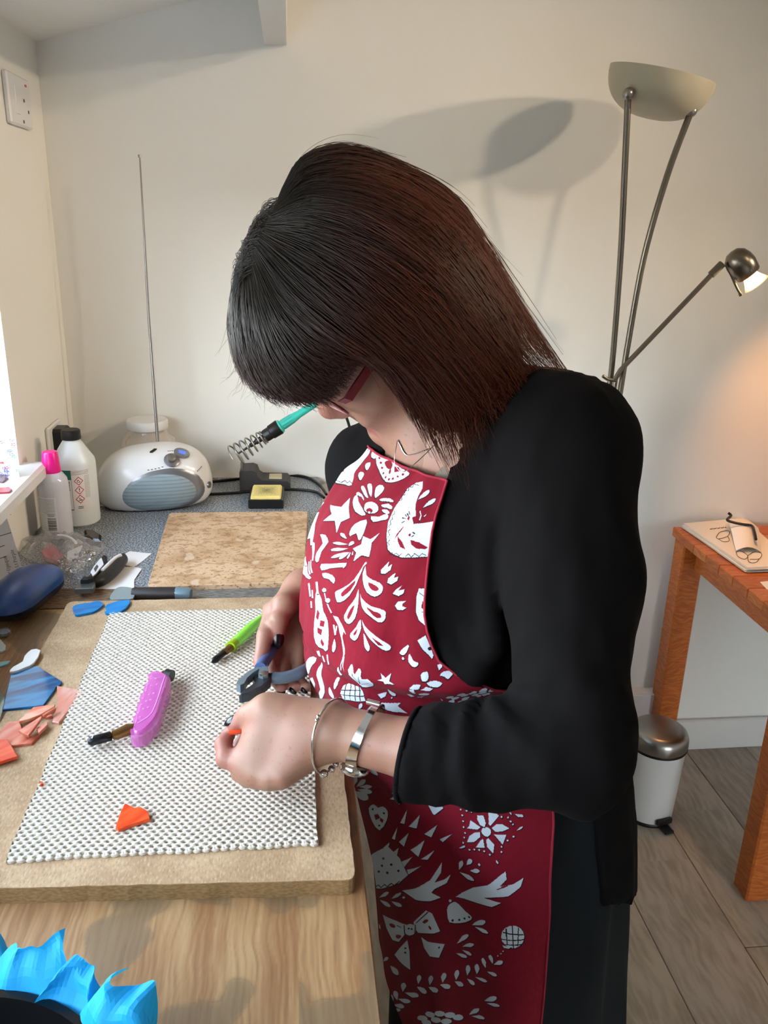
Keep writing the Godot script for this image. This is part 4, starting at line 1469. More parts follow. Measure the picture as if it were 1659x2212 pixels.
	var jaw_b := v2([-0.0516,-0.9071,-0.0431,-0.9081,-0.0323,-0.915,-0.0291,-0.9117,-0.0296,-0.8996,-0.0333,-0.8924,-0.0384,-0.8839,-0.0451,-0.8785,-0.0538,-0.8691,-0.0626,-0.8655,-0.0656,-0.8664,-0.0603,-0.8795,-0.0531,-0.8878,-0.0488,-0.8964])
	var jm2 := MB.new()
	slab(jm2, jaw_b, 0.900, 0.911, 0.0018)
	put("lower_jaw", jm2.done(), mat(Color(0.24, 0.26, 0.28), 0.35, 0.4), R)
	put("pivot", _lathe_at(v2([0.0, 0.0, 0.0052, 0.0, 0.0052, 0.0025, 0.004, 0.0032, 0.0, 0.0032]), v3([-0.0372,0.917,-0.8999])[0], 16), M.steel, R)
	put("handle_grip", tubemesh(curve(v3([-0.0422,0.914,-0.9209,-0.0383,0.914,-0.9382,-0.0316,0.914,-0.961,-0.0238,0.914,-0.9883]) + v3([-0.0165,0.916,-1.015,-0.0009,0.916,-1.035,0.0159,0.916,-1.0437]), 5), 0.0078, 14), grip, R)
	put("handle_grip", tubemesh(curve(v3([-0.0275,0.906,-0.9105,-0.0157,0.906,-0.9097,-0.0016,0.906,-0.9149,0.0121,0.906,-0.9266,0.0288,0.906,-0.9466]), 5), 0.0074, 14), mat(Color(0.34, 0.40, 0.45), 0.4), R)
	put("handle_collar", tubemesh(v3([-0.0326,0.906,-0.9108,-0.0244,0.906,-0.9103]), 0.0062, 12), M.black, R)
	# spectacle case
	var cc := Vector3(-0.430, 0.8415, -1.272)
	var C := thing("spectacle_case", "glossy dark blue hard spectacle case at the left end of the bench", "spectacle case", cc)
	var turn := Basis(Vector3.UP, -0.30)
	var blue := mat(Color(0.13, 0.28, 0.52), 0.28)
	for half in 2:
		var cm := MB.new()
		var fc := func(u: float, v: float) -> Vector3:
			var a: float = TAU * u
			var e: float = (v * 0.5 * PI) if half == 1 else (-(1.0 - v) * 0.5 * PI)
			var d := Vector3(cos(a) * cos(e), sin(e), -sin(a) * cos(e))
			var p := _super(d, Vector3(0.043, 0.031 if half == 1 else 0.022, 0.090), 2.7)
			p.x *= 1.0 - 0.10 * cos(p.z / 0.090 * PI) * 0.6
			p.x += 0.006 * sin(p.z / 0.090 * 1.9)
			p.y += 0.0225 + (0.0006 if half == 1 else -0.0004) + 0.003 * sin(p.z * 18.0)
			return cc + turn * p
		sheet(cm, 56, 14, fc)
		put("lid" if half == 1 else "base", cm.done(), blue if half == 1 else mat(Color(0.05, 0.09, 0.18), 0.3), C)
	var em := MB.new()
	for k in 2:
		var ring := PackedVector3Array()
		for i in 25:
			var a := TAU * i / 24
			var lx := cos(a) * (0.011 - 0.004 * k)
			var lz := -0.012 + sin(a) * (0.014 - 0.006 * k)
			var p := Vector3(lx, 0.0535 - 7.0 * lx * lx - 2.2 * lz * lz + 0.003 * sin(lz * 18.0), lz)
			ring.append(cc + turn * p)
		tube(em, ring, 0.0005, 5)
	put("embossed_ring", em.done(), blue, C)
	# handwritten note and what lies by it
	var N := thing("handwritten_note", "white paper note with handwritten words leaning behind the spectacle case", "note", Vector3(-0.48, 0.84, -1.36))
	var nc := v3([-0.4894,0.9839,-1.39])[0]
	var c0 := v3([-0.4597,0.837,-1.375])[0]
	var c1 := v3([-0.5977,0.8072,-1.375])[0]
	var c2 := v3([-0.4913,0.9757,-1.4])[0]
	var c3 := c1 + (c2 - c0)
	var nm := MB.new()
	var fnote := func(u: float, v: float) -> Vector3: return c3.lerp(c2, u).lerp(c1.lerp(c0, u), v) + Vector3(0, 0, -0.004 * sin(v * PI))
	sheet(nm, 4, 10, fnote, true)
	put("sheet", nm.done(), mat(Color(0.86, 0.88, 0.92), 0.75), N)
	var ink := mat(Color(0.28, 0.28, 0.32), 0.8)
	var fx := (c0 - c1).normalized()
	var fy := (c2 - c0).normalized()
	var fz := fx.cross(fy)
	for w in [["Clear Opaque", 0.020], ["10 Let Lt Purple", 0.005]]:
		var tmsh := TextMesh.new()
		var sf := SystemFont.new()
		sf.font_names = PackedStringArray(["Droid Serif"])
		tmsh.font = sf
		tmsh.text = w[0]
		tmsh.font_size = 14
		tmsh.pixel_size = 0.00052
		tmsh.depth = 0.0002
		tmsh.horizontal_alignment = HORIZONTAL_ALIGNMENT_LEFT
		var o := put("handwriting", tmsh, ink, N)
		o.global_transform = Transform3D(Basis(fy, -fx, fz), c0 - fx * (w[1] + 0.001) + fy * 0.006 + fz * 0.0016)
	var sk := MB.new()
	for q in [[0.035, 0.050, 0.006], [0.030, 0.069, 0.003], [0.022, 0.088, 0.012], [0.034, 0.105, 0.004], [0.016, 0.118, 0.014]]:
		var a: Vector3 = c0 - fx * q[0] + fy * q[1] + fz * 0.003
		tube(sk, PackedVector3Array([a, a + fx * (q[2] + 0.012) + fy * 0.002]), 0.0006, 4)
	put("pen_stroke", sk.done(), ink, N)
	var yn := put("yellow_note", slabmesh(v2([-0.4998,-1.3208,-0.4733,-1.3304,-0.465,-1.2886,-0.4831,-1.2689]), 0.8405, 0.8412, 0.0), mat(Color(0.75, 0.82, 0.15), 0.8))
	tag(yn, "small yellow-green paper under the left end of the spectacle case", "paper")
	# plastic bag of metal findings
	var B := thing("plastic_bag", "crumpled clear plastic bag with a white seal in front of the bottles", "bag", Vector3(-0.43, 0.84, -1.5))
	var bo := v3([-0.523,0.842,-1.5377,-0.4966,0.842,-1.5763,-0.458,0.842,-1.5809,-0.4163,0.842,-1.5583,-0.3593,0.842,-1.5355,-0.3613,0.842,-1.4772,-0.3651,0.842,-1.3718,-0.4244,0.842,-1.4213,-0.4919,0.842,-1.4786])
	var bc := Vector3.ZERO
	for q in bo:
		bc += q / bo.size()
	var nz := noise(FastNoiseLite.TYPE_SIMPLEX, 22.0, 77, 3)
	var bm := MB.new()
	var bcl := curve(PackedVector3Array(Array(bo) + [bo[0]]), 6)
	var fbag := func(u: float, v: float) -> Vector3:
		var rim: Vector3 = bcl[int(round(u * (bcl.size() - 1)))]
		var p := rim.lerp(bc, v)
		p.y = 0.842 + 0.030 * sqrt(v) * (1.0 - 0.25 * v) + nz.get_noise_2d(p.x * 1.4, p.z * 1.4) * 0.014 * minf(1.0, v * 4.0)
		return p
	sheet(bm, 54, 16, fbag, true)
	var film := clear(Color(0.90, 0.90, 0.92), 0.20, 0.08)
	put("film", bm.done(), film, B)
	put("seal", tubemesh(curve(v3([-0.4354,0.874,-1.5039,-0.4226,0.874,-1.5009,-0.4082,0.874,-1.4878,-0.3935,0.874,-1.4652]), 4), 0.0028, 8), mat(Color(0.93, 0.94, 0.94), 0.3), B)
	var pp := put("pink_paper", slabmesh(v2([-0.4655,-1.4958,-0.4526,-1.5195,-0.4224,-1.4749,-0.4217,-1.4383,-0.4468,-1.4575]), 0.8415, 0.850, 0.001), mat(Color(0.80, 0.36, 0.42), 0.7))
	tag(pp, "pink paper packet seen through the crumpled plastic bag", "packet")
	var wp := put("white_card_slip", slabmesh(v2([-0.4141,-1.4786,-0.3941,-1.5116,-0.3892,-1.4449,-0.4045,-1.432]), 0.8506, 0.8516, 0.0), mat(Color(0.88, 0.88, 0.9), 0.7))
	tag(wp, "white card slip seen through the crumpled plastic bag", "card")
	var fm := MB.new()
	var lo := v3([-0.4284,0.846,-1.4386,-0.3727,0.846,-1.4916,-0.3577,0.846,-1.4534,-0.3812,0.846,-1.3801])
	for k in 120:
		var u := rng.randf()
		var v := rng.randf()
		var p: Vector3 = lo[0].lerp(lo[1], u).lerp(lo[3].lerp(lo[2], u), v)
		p.y = 0.8445 + rng.randf() * 0.010
		var dir := Vector3(rng.randf_range(-1, 1), rng.randf_range(-0.6, 0.6), rng.randf_range(-1, 1)).normalized()
		tube(fm, PackedVector3Array([p - dir * 0.0028, p + dir * 0.0012, p + dir * 0.0012, p + dir * 0.0028]), [0.0010, 0.0010, 0.0024, 0.0024], 7)
	var fo := put("metal_findings", fm.done(), M.silver)
	fo.set_meta("kind", "stuff")
	tag(fo, "heap of tiny silver metal studs inside the clear plastic bag", "metal studs")
	# black and white handled pliers
	var K := thing("pliers", "black and white handled flat-nose pliers lying by the plastic bag", "pliers", Vector3(-0.33, 0.84, -1.4))
	var km := MB.new()
	slab(km, v2([-0.3579,-1.334,-0.3435,-1.3366,-0.3357,-1.3353,-0.3294,-1.3162,-0.3296,-1.2978,-0.3586,-1.2971]), 0.849, 0.858, 0.001)
	put("jaws", km.done(), mat(Color(0.46, 0.49, 0.50), 0.3, 0.8), K)
	var h1 := MB.new()
	slab(h1, v2([-0.3528,-1.3159,-0.3518,-1.3277,-0.3443,-1.3273,-0.3418,-1.3416,-0.3431,-1.3739,-0.3396,-1.4127,-0.3368,-1.4234,-0.3297,-1.4176,-0.3234,-1.3909,-0.3258,-1.3833,-0.3262,-1.3757,-0.3313,-1.3362,-0.3339,-1.322,-0.3401,-1.3167]), 0.846, 0.868, 0.003)
	put("handle", h1.done(), M.black, K)
	put("handle_inlay", slabmesh(v2([-0.3414,-1.3407,-0.3413,-1.3664,-0.338,-1.4013,-0.3356,-1.4022,-0.3268,-1.3748,-0.3285,-1.3598,-0.3309,-1.3353,-0.334,-1.3235]), 0.8675, 0.8692, 0.0004), mat(Color(0.85, 0.85, 0.86), 0.5), K)
	var mk := MB.new()
	slab(mk, v2([-0.3386,-1.3525,-0.3373,-1.3715,-0.333,-1.3622,-0.333,-1.3385]), 0.8690, 0.8697, 0.0)
	put("printed_mark", mk.done(), mat(Color(0.3, 0.3, 0.3), 0.6), K)
	put("handle", tubemesh(curve(v3([-0.3367,0.854,-1.3304,-0.3255,0.854,-1.3393,-0.316,0.854,-1.368,-0.3102,0.854,-1.3981,-0.3061,0.854,-1.4296,-0.3093,0.854,-1.4471]), 5), [0.0085, 0.009, 0.0095, 0.010, 0.0105, 0.011, 0.011, 0.0115, 0.0115, 0.0115, 0.0115, 0.0115, 0.0115, 0.0115, 0.0115, 0.0115, 0.0112, 0.011, 0.010, 0.0098, 0.0095, 0.0085, 0.0075, 0.007, 0.0065, 0.0055], 14), M.black, K)
	put("handle_inlay", tubemesh(curve(v3([-0.3257,0.8645,-1.3541,-0.3202,0.8645,-1.384,-0.314,0.8645,-1.4125,-0.3073,0.8645,-1.424]), 5), 0.0035, 8), mat(Color(0.85, 0.85, 0.86), 0.5), K)
	# papers on the worktop
	var pa := mat(Color(0.90, 0.89, 0.88), 0.8)
	var p1 := put("paper_scrap", slabmesh(v2([-0.3298,-1.4542,-0.3076,-1.502,-0.2898,-1.496,-0.2645,-1.4886,-0.2775,-1.4463,-0.2862,-1.4253,-0.3084,-1.437,-0.3165,-1.3957]), 0.8405, 0.8412, 0.0), pa)
	tag(p1, "torn white paper on the worktop behind the black handled pliers", "paper")
	var p2 := put("paper_scrap", slabmesh(v2([-0.336,-1.3313,-0.3218,-1.3542,-0.3039,-1.4238,-0.2859,-1.424,-0.2707,-1.4148,-0.2757,-1.3665,-0.2693,-1.3269]), 0.8412, 0.8420, 0.0), pa)
	tag(p2, "white paper on the worktop edge in front of the pliers handle", "paper")
	# lead knife
	var L := thing("lead_knife", "knife with dark wooden handle and pale scraper blade on the bench strip", "knife", Vector3(-0.25, 0.842, -1.29))
	put("handle", tubemesh(v3([-0.2649,0.851,-1.2882,-0.2602,0.851,-1.288,-0.1944,0.851,-1.2858]), [0.0095, 0.0108, 0.0108], 14), mat(Color(0.15, 0.11, 0.09), 0.5), L)
	put("ferrule", tubemesh(v3([-0.1944,0.851,-1.2858,-0.1746,0.851,-1.2834,-0.1689,0.851,-1.2822]), [0.0108, 0.0105, 0.008], 12), mat(Color(0.50, 0.60, 0.65), 0.35, 0.5), L)
	put("blade", slabmesh(curve2(v2([-0.2945,-1.2627,-0.2975,-1.2825,-0.293,-1.3071,-0.2826,-1.3111,-0.2642,-1.301,-0.2598,-1.2651,-0.2791,-1.2618]), 3), 0.8500, 0.8535, 0.0008), mat(Color(0.62, 0.68, 0.70), 0.25, 0.4), L)
	# dark red shard by the bottle
	var sd := MB.new()
	slab(sd, v2([-0.4091,-1.5859,-0.3896,-1.5864,-0.3698,-1.559,-0.3639,-1.5251,-0.3819,-1.5301,-0.3988,-1.554]), 0.8405, 0.856, 0.004)
	var so := put("glass_shard", sd.done(), glass(Color(0.10, 0.02, 0.03), 0.1))
	tag(so, "dark red chunky glass shard on the worktop beside the solvent bottle", "glass piece")
	# black tub with a blue paper liner at the lower left corner
	var tc := Vector3(-0.232, 0.8415, -0.362)
	var T := thing("waste_tub", "black plastic tub with crumpled blue paper lining at the near corner", "tub", tc)
	put("tub", _lathe_at(v2([0.0, 0.0, 0.095, 0.0, 0.1, 0.004, 0.120, 0.058, 0.124, 0.060, 0.1235, 0.064, 0.117, 0.064, 0.096, 0.006, 0.0, 0.006]), tc, 64), mat(Color(0.04, 0.045, 0.05), 0.22), T)
	var mk2 := MB.new()
	for q in [[2.05, 2.35], [2.42, 2.72]]:
		var arc := PackedVector3Array()
		for i in 9:
			var a: float = lerpf(q[0], q[1], i / 8.0)
			arc.append(tc + Vector3(cos(a) * 0.1205, 0.0645, -sin(a) * 0.1205))
		tube(mk2, arc, 0.0009, 5)
	put("rim_line", mk2.done(), M.white, T)
	var bluep := mat(Color(0.0, 0.60, 0.84), 0.7)
	bluep.backlight_enabled = true
	bluep.backlight = Color(0.1, 0.5, 0.6)
	var crumple := noise(FastNoiseLite.TYPE_SIMPLEX, 5.0, 61, 2)
	# folded sheets standing up round the rim: angle, half width, height, lean, fold, droop to one side
	for q in [[2.60, 0.50, 0.078, 0.010, 0.0, 0.0], [2.10, 0.55, 0.046, 0.020, 0.30, 0.2], [1.68, 0.44, 0.034, 0.042, -0.42, 0.35], [1.32, 0.30, 0.046, 0.030, 0.40, -0.2], [0.98, 0.26, 0.040, 0.024, -0.35, 0.2], [0.66, 0.28, 0.046, 0.034, 0.3, 0.1]]:
		var bm2 := MB.new()
		var fs := func(u: float, v: float) -> Vector3:
			var k := u * 2.0 - 1.0
			var a: float = q[0] + k * q[1] * (1.0 - 0.55 * v)
			var rr: float = 0.118 + q[3] * v + 0.030 * q[4] * (absf(k - q[4]) - 0.5) * (0.3 + v)
			var hgt: float = q[2] * (1.0 - 0.35 * k * k + q[5] * k)
			var cr := crumple.get_noise_3d(u * 0.22 + q[0], v * 0.16, q[2] * 9.0)
			rr += cr * 0.016 * (0.3 + v)
			hgt *= 1.0 + 0.25 * crumple.get_noise_2d(u * 0.25 + q[0] * 3.0, 4.0)
			return tc + Vector3(cos(a) * rr, 0.050 + hgt * sin(v * 1.45), -sin(a) * rr)
		sheet(bm2, 18, 10, fs, false, -1)
		put("liner_sheet", bm2.done(), bluep, T)

func glass_pieces() -> void:
	# cut petals on the board
	var bl := streaky(Color(0.0, 0.42, 0.68), Color(0.02, 0.52, 0.78), 0.3, 8.0, 3)
	var petals := "cut blue glass petals on the far corner of the fibreboard"
	var p1 := put("glass_petal", slabmesh(curve2(v2([-0.3419,-1.2148,-0.3401,-1.2259,-0.3282,-1.2321,-0.3197,-1.2325,-0.3124,-1.239,-0.3044,-1.2372,-0.298,-1.2268,-0.3,-1.2161,-0.3064,-1.2018,-0.3165,-1.1967,-0.3302,-1.1914,-0.3357,-1.1991]), 3), 0.8586, 0.8622, 0.0006), bl)
	tag(p1, "blue glass petal at the far left corner of the fibreboard", "glass piece", petals)
	var p2 := put("glass_petal", slabmesh(v2([-0.2936,-1.2184,-0.2912,-1.2273,-0.2776,-1.2385,-0.26,-1.2422,-0.2576,-1.2282,-0.2601,-1.2112,-0.2663,-1.1982,-0.2763,-1.1918,-0.2871,-1.1942,-0.2906,-1.2005,-0.2882,-1.2065]), 0.8586, 0.8622, 0.0006), bl)
	tag(p2, "notched blue glass petal nearest the mat's far corner", "glass piece", petals)
	var sheetm := streaky(Color(0.0, 0.20, 0.38), Color(0.04, 0.46, 0.66), 0.5, 7.0, 6)
	var bs := put("glass_sheet", slabmesh(v2([-0.3743,-1.0172,-0.3465,-1.0387,-0.303,-0.995,-0.3032,-0.9862,-0.3074,-0.9813,-0.307,-0.9766,-0.3115,-0.9379,-0.3583,-0.932]), 0.8586, 0.8618, 0.0006), sheetm)
	tag(bs, "large five-sided streaky blue glass piece on the fibreboard's left edge", "glass piece")
	var sal := streaky(Color(0.80, 0.40, 0.30), Color(0.86, 0.55, 0.45), 1.2, 10.0, 8)
	var pale := streaky(Color(0.86, 0.66, 0.60), Color(0.84, 0.54, 0.46), 1.45, 12.0, 9)
	var ora := streaky(Color(0.84, 0.25, 0.12), Color(0.90, 0.36, 0.18), 0.9, 10.0, 10)
	var rows := [
		["pale pink streaked glass strip beside the blue glass sheet", pale, v2([-0.3071,-0.9843,-0.272,-0.9706,-0.2705,-0.9675,-0.2829,-0.8979,-0.2913,-0.9006,-0.2951,-0.9431]), 0.0],
		["salmon glass strip fading to white under the blue sheet's corner", streaky(Color(0.88, 0.66, 0.55), Color(0.86, 0.40, 0.26), 0.6, 9.0, 14), v2([-0.3297,-0.9013,-0.3207,-0.9289,-0.296,-0.9343,-0.2952,-0.9285,-0.3066,-0.9121,-0.3184,-0.9021,-0.3281,-0.898]), 0.0036],
		["thin salmon glass sliver beside the white-fading strip", sal, v2([-0.3037,-0.9057,-0.2927,-0.9215,-0.2907,-0.9186,-0.3006,-0.9033]), 0.0072],
		["small blunt salmon glass chip touching the pale pink strip", sal, v2([-0.3058,-0.9168,-0.2956,-0.9172,-0.2937,-0.9127,-0.3016,-0.9105]), 0.0],
		["pointed salmon glass triangle on top of the overlapping pieces", sal, v2([-0.3214,-0.8733,-0.3031,-0.9035,-0.302,-0.8967,-0.306,-0.8672,-0.3071,-0.8628,-0.3117,-0.8651]), 0.0075],
		["narrow salmon glass wedge under the pointed triangle", sal, v2([-0.3044,-0.883,-0.2948,-0.8947,-0.293,-0.8888,-0.2983,-0.8711]), 0.0038],
		["large salmon glass piece lying lowest of the overlapping pieces", sal, v2([-0.3545,-0.8833,-0.3469,-0.8861,-0.344,-0.9048,-0.3296,-0.9049,-0.3201,-0.8822,-0.307,-0.8711,-0.299,-0.8736,-0.3031,-0.8579,-0.3232,-0.8544,-0.339,-0.8609,-0.3467,-0.859]), 0.0],
		["deep orange-red glass piece nearest the camera on the board's left", ora, v2([-0.3473,-0.8621,-0.3306,-0.8619,-0.3224,-0.8493,-0.3092,-0.8277,-0.3254,-0.8184,-0.3326,-0.8162]), 0.0038]]
	for r in rows:
		var o := put("glass_offcut", slabmesh(r[2], 0.8586 + r[3], 0.8620 + r[3], 0.0006), r[1])
		tag(o, r[0], "glass piece", "salmon and orange glass offcuts on the left edge of the fibreboard")
	var wg := put("glass_offcut", slabmesh(curve2(v2([-0.3763,-1.0196,-0.3755,-1.0321,-0.3673,-1.0458,-0.3692,-1.0607,-0.3652,-1.0793,-0.3518,-1.0763,-0.351,-1.0413,-0.3594,-1.0294,-0.3668,-1.0217]), 2), 0.8622, 0.8648, 0.0005), glass(Color(0.88, 0.87, 0.84)))
	tag(wg, "curved white glass offcut above the blue glass sheet", "glass piece")
	var om := put("glass_petal", slabmesh(v2([-0.1761,-0.7369,-0.1648,-0.7288,-0.1587,-0.7295,-0.1505,-0.7223,-0.1467,-0.7102,-0.1607,-0.7043,-0.1754,-0.6969,-0.1788,-0.7017,-0.1782,-0.722]), 0.8632, 0.8668, 0.0007), ora)
	tag(om, "orange glass petal lying alone on the near part of the mat", "glass piece")
	var cr := put("glass_crumb", slabmesh(v2([-0.2725,-0.7797,-0.2698,-0.7803,-0.2678,-0.7762,-0.2703,-0.7749]), 0.863, 0.866, 0.0004), ora)
	tag(cr, "tiny red glass crumb on the left edge of the mat", "glass piece")
	# odd bits at the left edge of the bench
	var b1 := put("glass_offcut", slabmesh(v2([-0.4411,-1.1577,-0.4333,-1.1557,-0.4188,-1.135,-0.4151,-1.1216,-0.4195,-1.1159,-0.4299,-1.1225]), 0.8405, 0.8432, 0.0005), glass(Color(0.85, 0.87, 0.86)))
	tag(b1, "white glass offcut on the bench below the spectacle case", "glass piece")
	var b2 := put("glass_offcut", slabmesh(v2([-0.4182,-1.0854,-0.3987,-1.0891,-0.3996,-1.08,-0.4131,-1.0694]), 0.8405, 0.8430, 0.0005), glass(Color(0.62, 0.82, 0.84)))
	tag(b2, "pale turquoise glass sliver on the bench left of the white offcut", "glass piece")
	var ball := MB.new()
	lathe(ball, v2([0.0, 0.0, 0.006, 0.0005, 0.0095, 0.004, 0.0095, 0.008, 0.006, 0.012, 0.0, 0.0135]), 20, Transform3D(Basis(), v3([-0.4305,0.8415,-1.1672])[0]))
	var bo := put("glass_nugget", ball.done(), clear(Color(0.55, 0.58, 0.62), 0.55, 0.03))
	tag(bo, "clear grey glass nugget on the bench below the spectacle case", "glass piece")
	var cg := put("glass_sheet", slabmesh(v2([-0.3974,-1.0107,-0.3876,-1.0101,-0.3753,-0.9877,-0.3722,-0.9755,-0.3659,-0.9405,-0.3742,-0.9383]), 0.8405, 0.8440, 0.0005), clear(Color(0.55, 0.66, 0.55), 0.35, 0.03))
	tag(cg, "clear greenish glass sheet at the left edge beside the blue glass", "glass piece")



# ---------- the woman ----------
# torso: rings of a superellipse, from the shoulders down; angle 0 faces the bench, positive towards the camera
const TY := [1.27, 1.22, 1.17, 1.11, 1.05, 0.99, 0.93, 0.87, 0.80, 0.70, 0.58, 0.46, 0.34]
const TT := [24, 24, 24, 23, 22, 21, 20, 18, 15, 13, 12, 12, 12]
const TA := [0.135, 0.155, 0.165, 0.172, 0.175, 0.172, 0.170, 0.175, 0.19, 0.205, 0.21, 0.21, 0.21]
const TX := [0.235, 0.225, 0.222, 0.222, 0.224, 0.228, 0.234, 0.242, 0.25, 0.26, 0.265, 0.265, 0.265]
const TZ := [-1.0, -1.0, -1.0, -0.995, -0.985, -0.975, -0.965, -0.955, -0.945, -0.935, -0.93, -0.93, -0.93]
const TF := [0.03, 0.065, 0.105, 0.1583, 0.1969, 0.2114, 0.2163, 0.205, 0.1789, 0.165, 0.145, 0.13, 0.12]
const TB := [0.1454, 0.1489, 0.1524, 0.1559, 0.1596, 0.1633, 0.167, 0.1706, 0.1735, 0.1767, 0.1802, 0.1828, 0.1846]
var skin_col := Color(0.585, 0.438, 0.358).srgb_to_linear()

func _row(y: float) -> Array:
	var i := 0
	while i < 11 and y < TY[i + 1]:
		i += 1
	var t := clampf((TY[i] - y) / (TY[i] - TY[i + 1]), 0.0, 1.0)
	var i0 := maxi(i - 1, 0)
	var i3 := mini(i + 2, 12)
	var out := []
	for a in [TT, TA, TX, TZ, TF, TB]:
		var p0: float = a[i0]
		var p1: float = a[i]
		var p2: float = a[i + 1]
		var p3: float = a[i3]
		out.append(0.5 * (2 * p1 + (-p0 + p2) * t + (2 * p0 - 5 * p1 + 4 * p2 - p3) * t * t + (-p0 + 3 * p1 - 3 * p2 + p3) * t * t * t))
	return out

func torso(phi: float, y: float, off: float) -> Vector3:
	var r := _row(y)
	var T: float = deg_to_rad(r[0])
	var c := cos(phi)
	var s := sin(phi)
	var fl: float = ((r[4] if c > 0 else r[5]) + off) * signf(c) * pow(absf(c), 2.0 / 2.2)
	var ll: float = (r[1] + off) * signf(s) * pow(absf(s), 2.0 / 2.2)
	return Vector3(r[2] - cos(T) * fl + sin(T) * ll, y, r[3] + sin(T) * fl + cos(T) * ll)

var _rows := {}
func torso_dist(p: Vector3) -> float:
	var key := int(round(p.y * 2000.0))
	if not _rows.has(key):
		_rows[key] = _row(p.y)
	var r: Array = _rows[key]
	var T: float = deg_to_rad(r[0])
	var q := Vector2(p.x - r[2], p.z - r[3])
	var fl := -cos(T) * q.x + sin(T) * q.y
	var ll := sin(T) * q.x + cos(T) * q.y
	var F: float = r[4] if fl > 0 else r[5]
	var k := pow(pow(absf(fl / F), 2.2) + pow(absf(ll / r[1]), 2.2), 1.0 / 2.2)
	return maxf((k - 1.0) * minf(F, r[1]) * 0.92, p.y - 1.262)

# head frame: f forward, u up, l to her left
var HC := Vector3(0.08074, 1.32386, -0.98881)
var HF := Vector3(-0.5624, -0.8141, 0.1447)
var HU := Vector3(-0.7262, 0.5700, 0.3844)
var HL := Vector3(0.3955, -0.1111, 0.9117)

func hp(f: float, u: float, l: float) -> Vector3:
	return HC + HF * f + HU * u + HL * l

func person() -> void:
	var P := thing("person", "woman in a black cardigan and red patterned apron bent over the bench", "person", Vector3(0.25, 0, -0.95))
	body_mesh(P)
	clothes(P)
	apron(P)
	hair(P)
	jewellery()

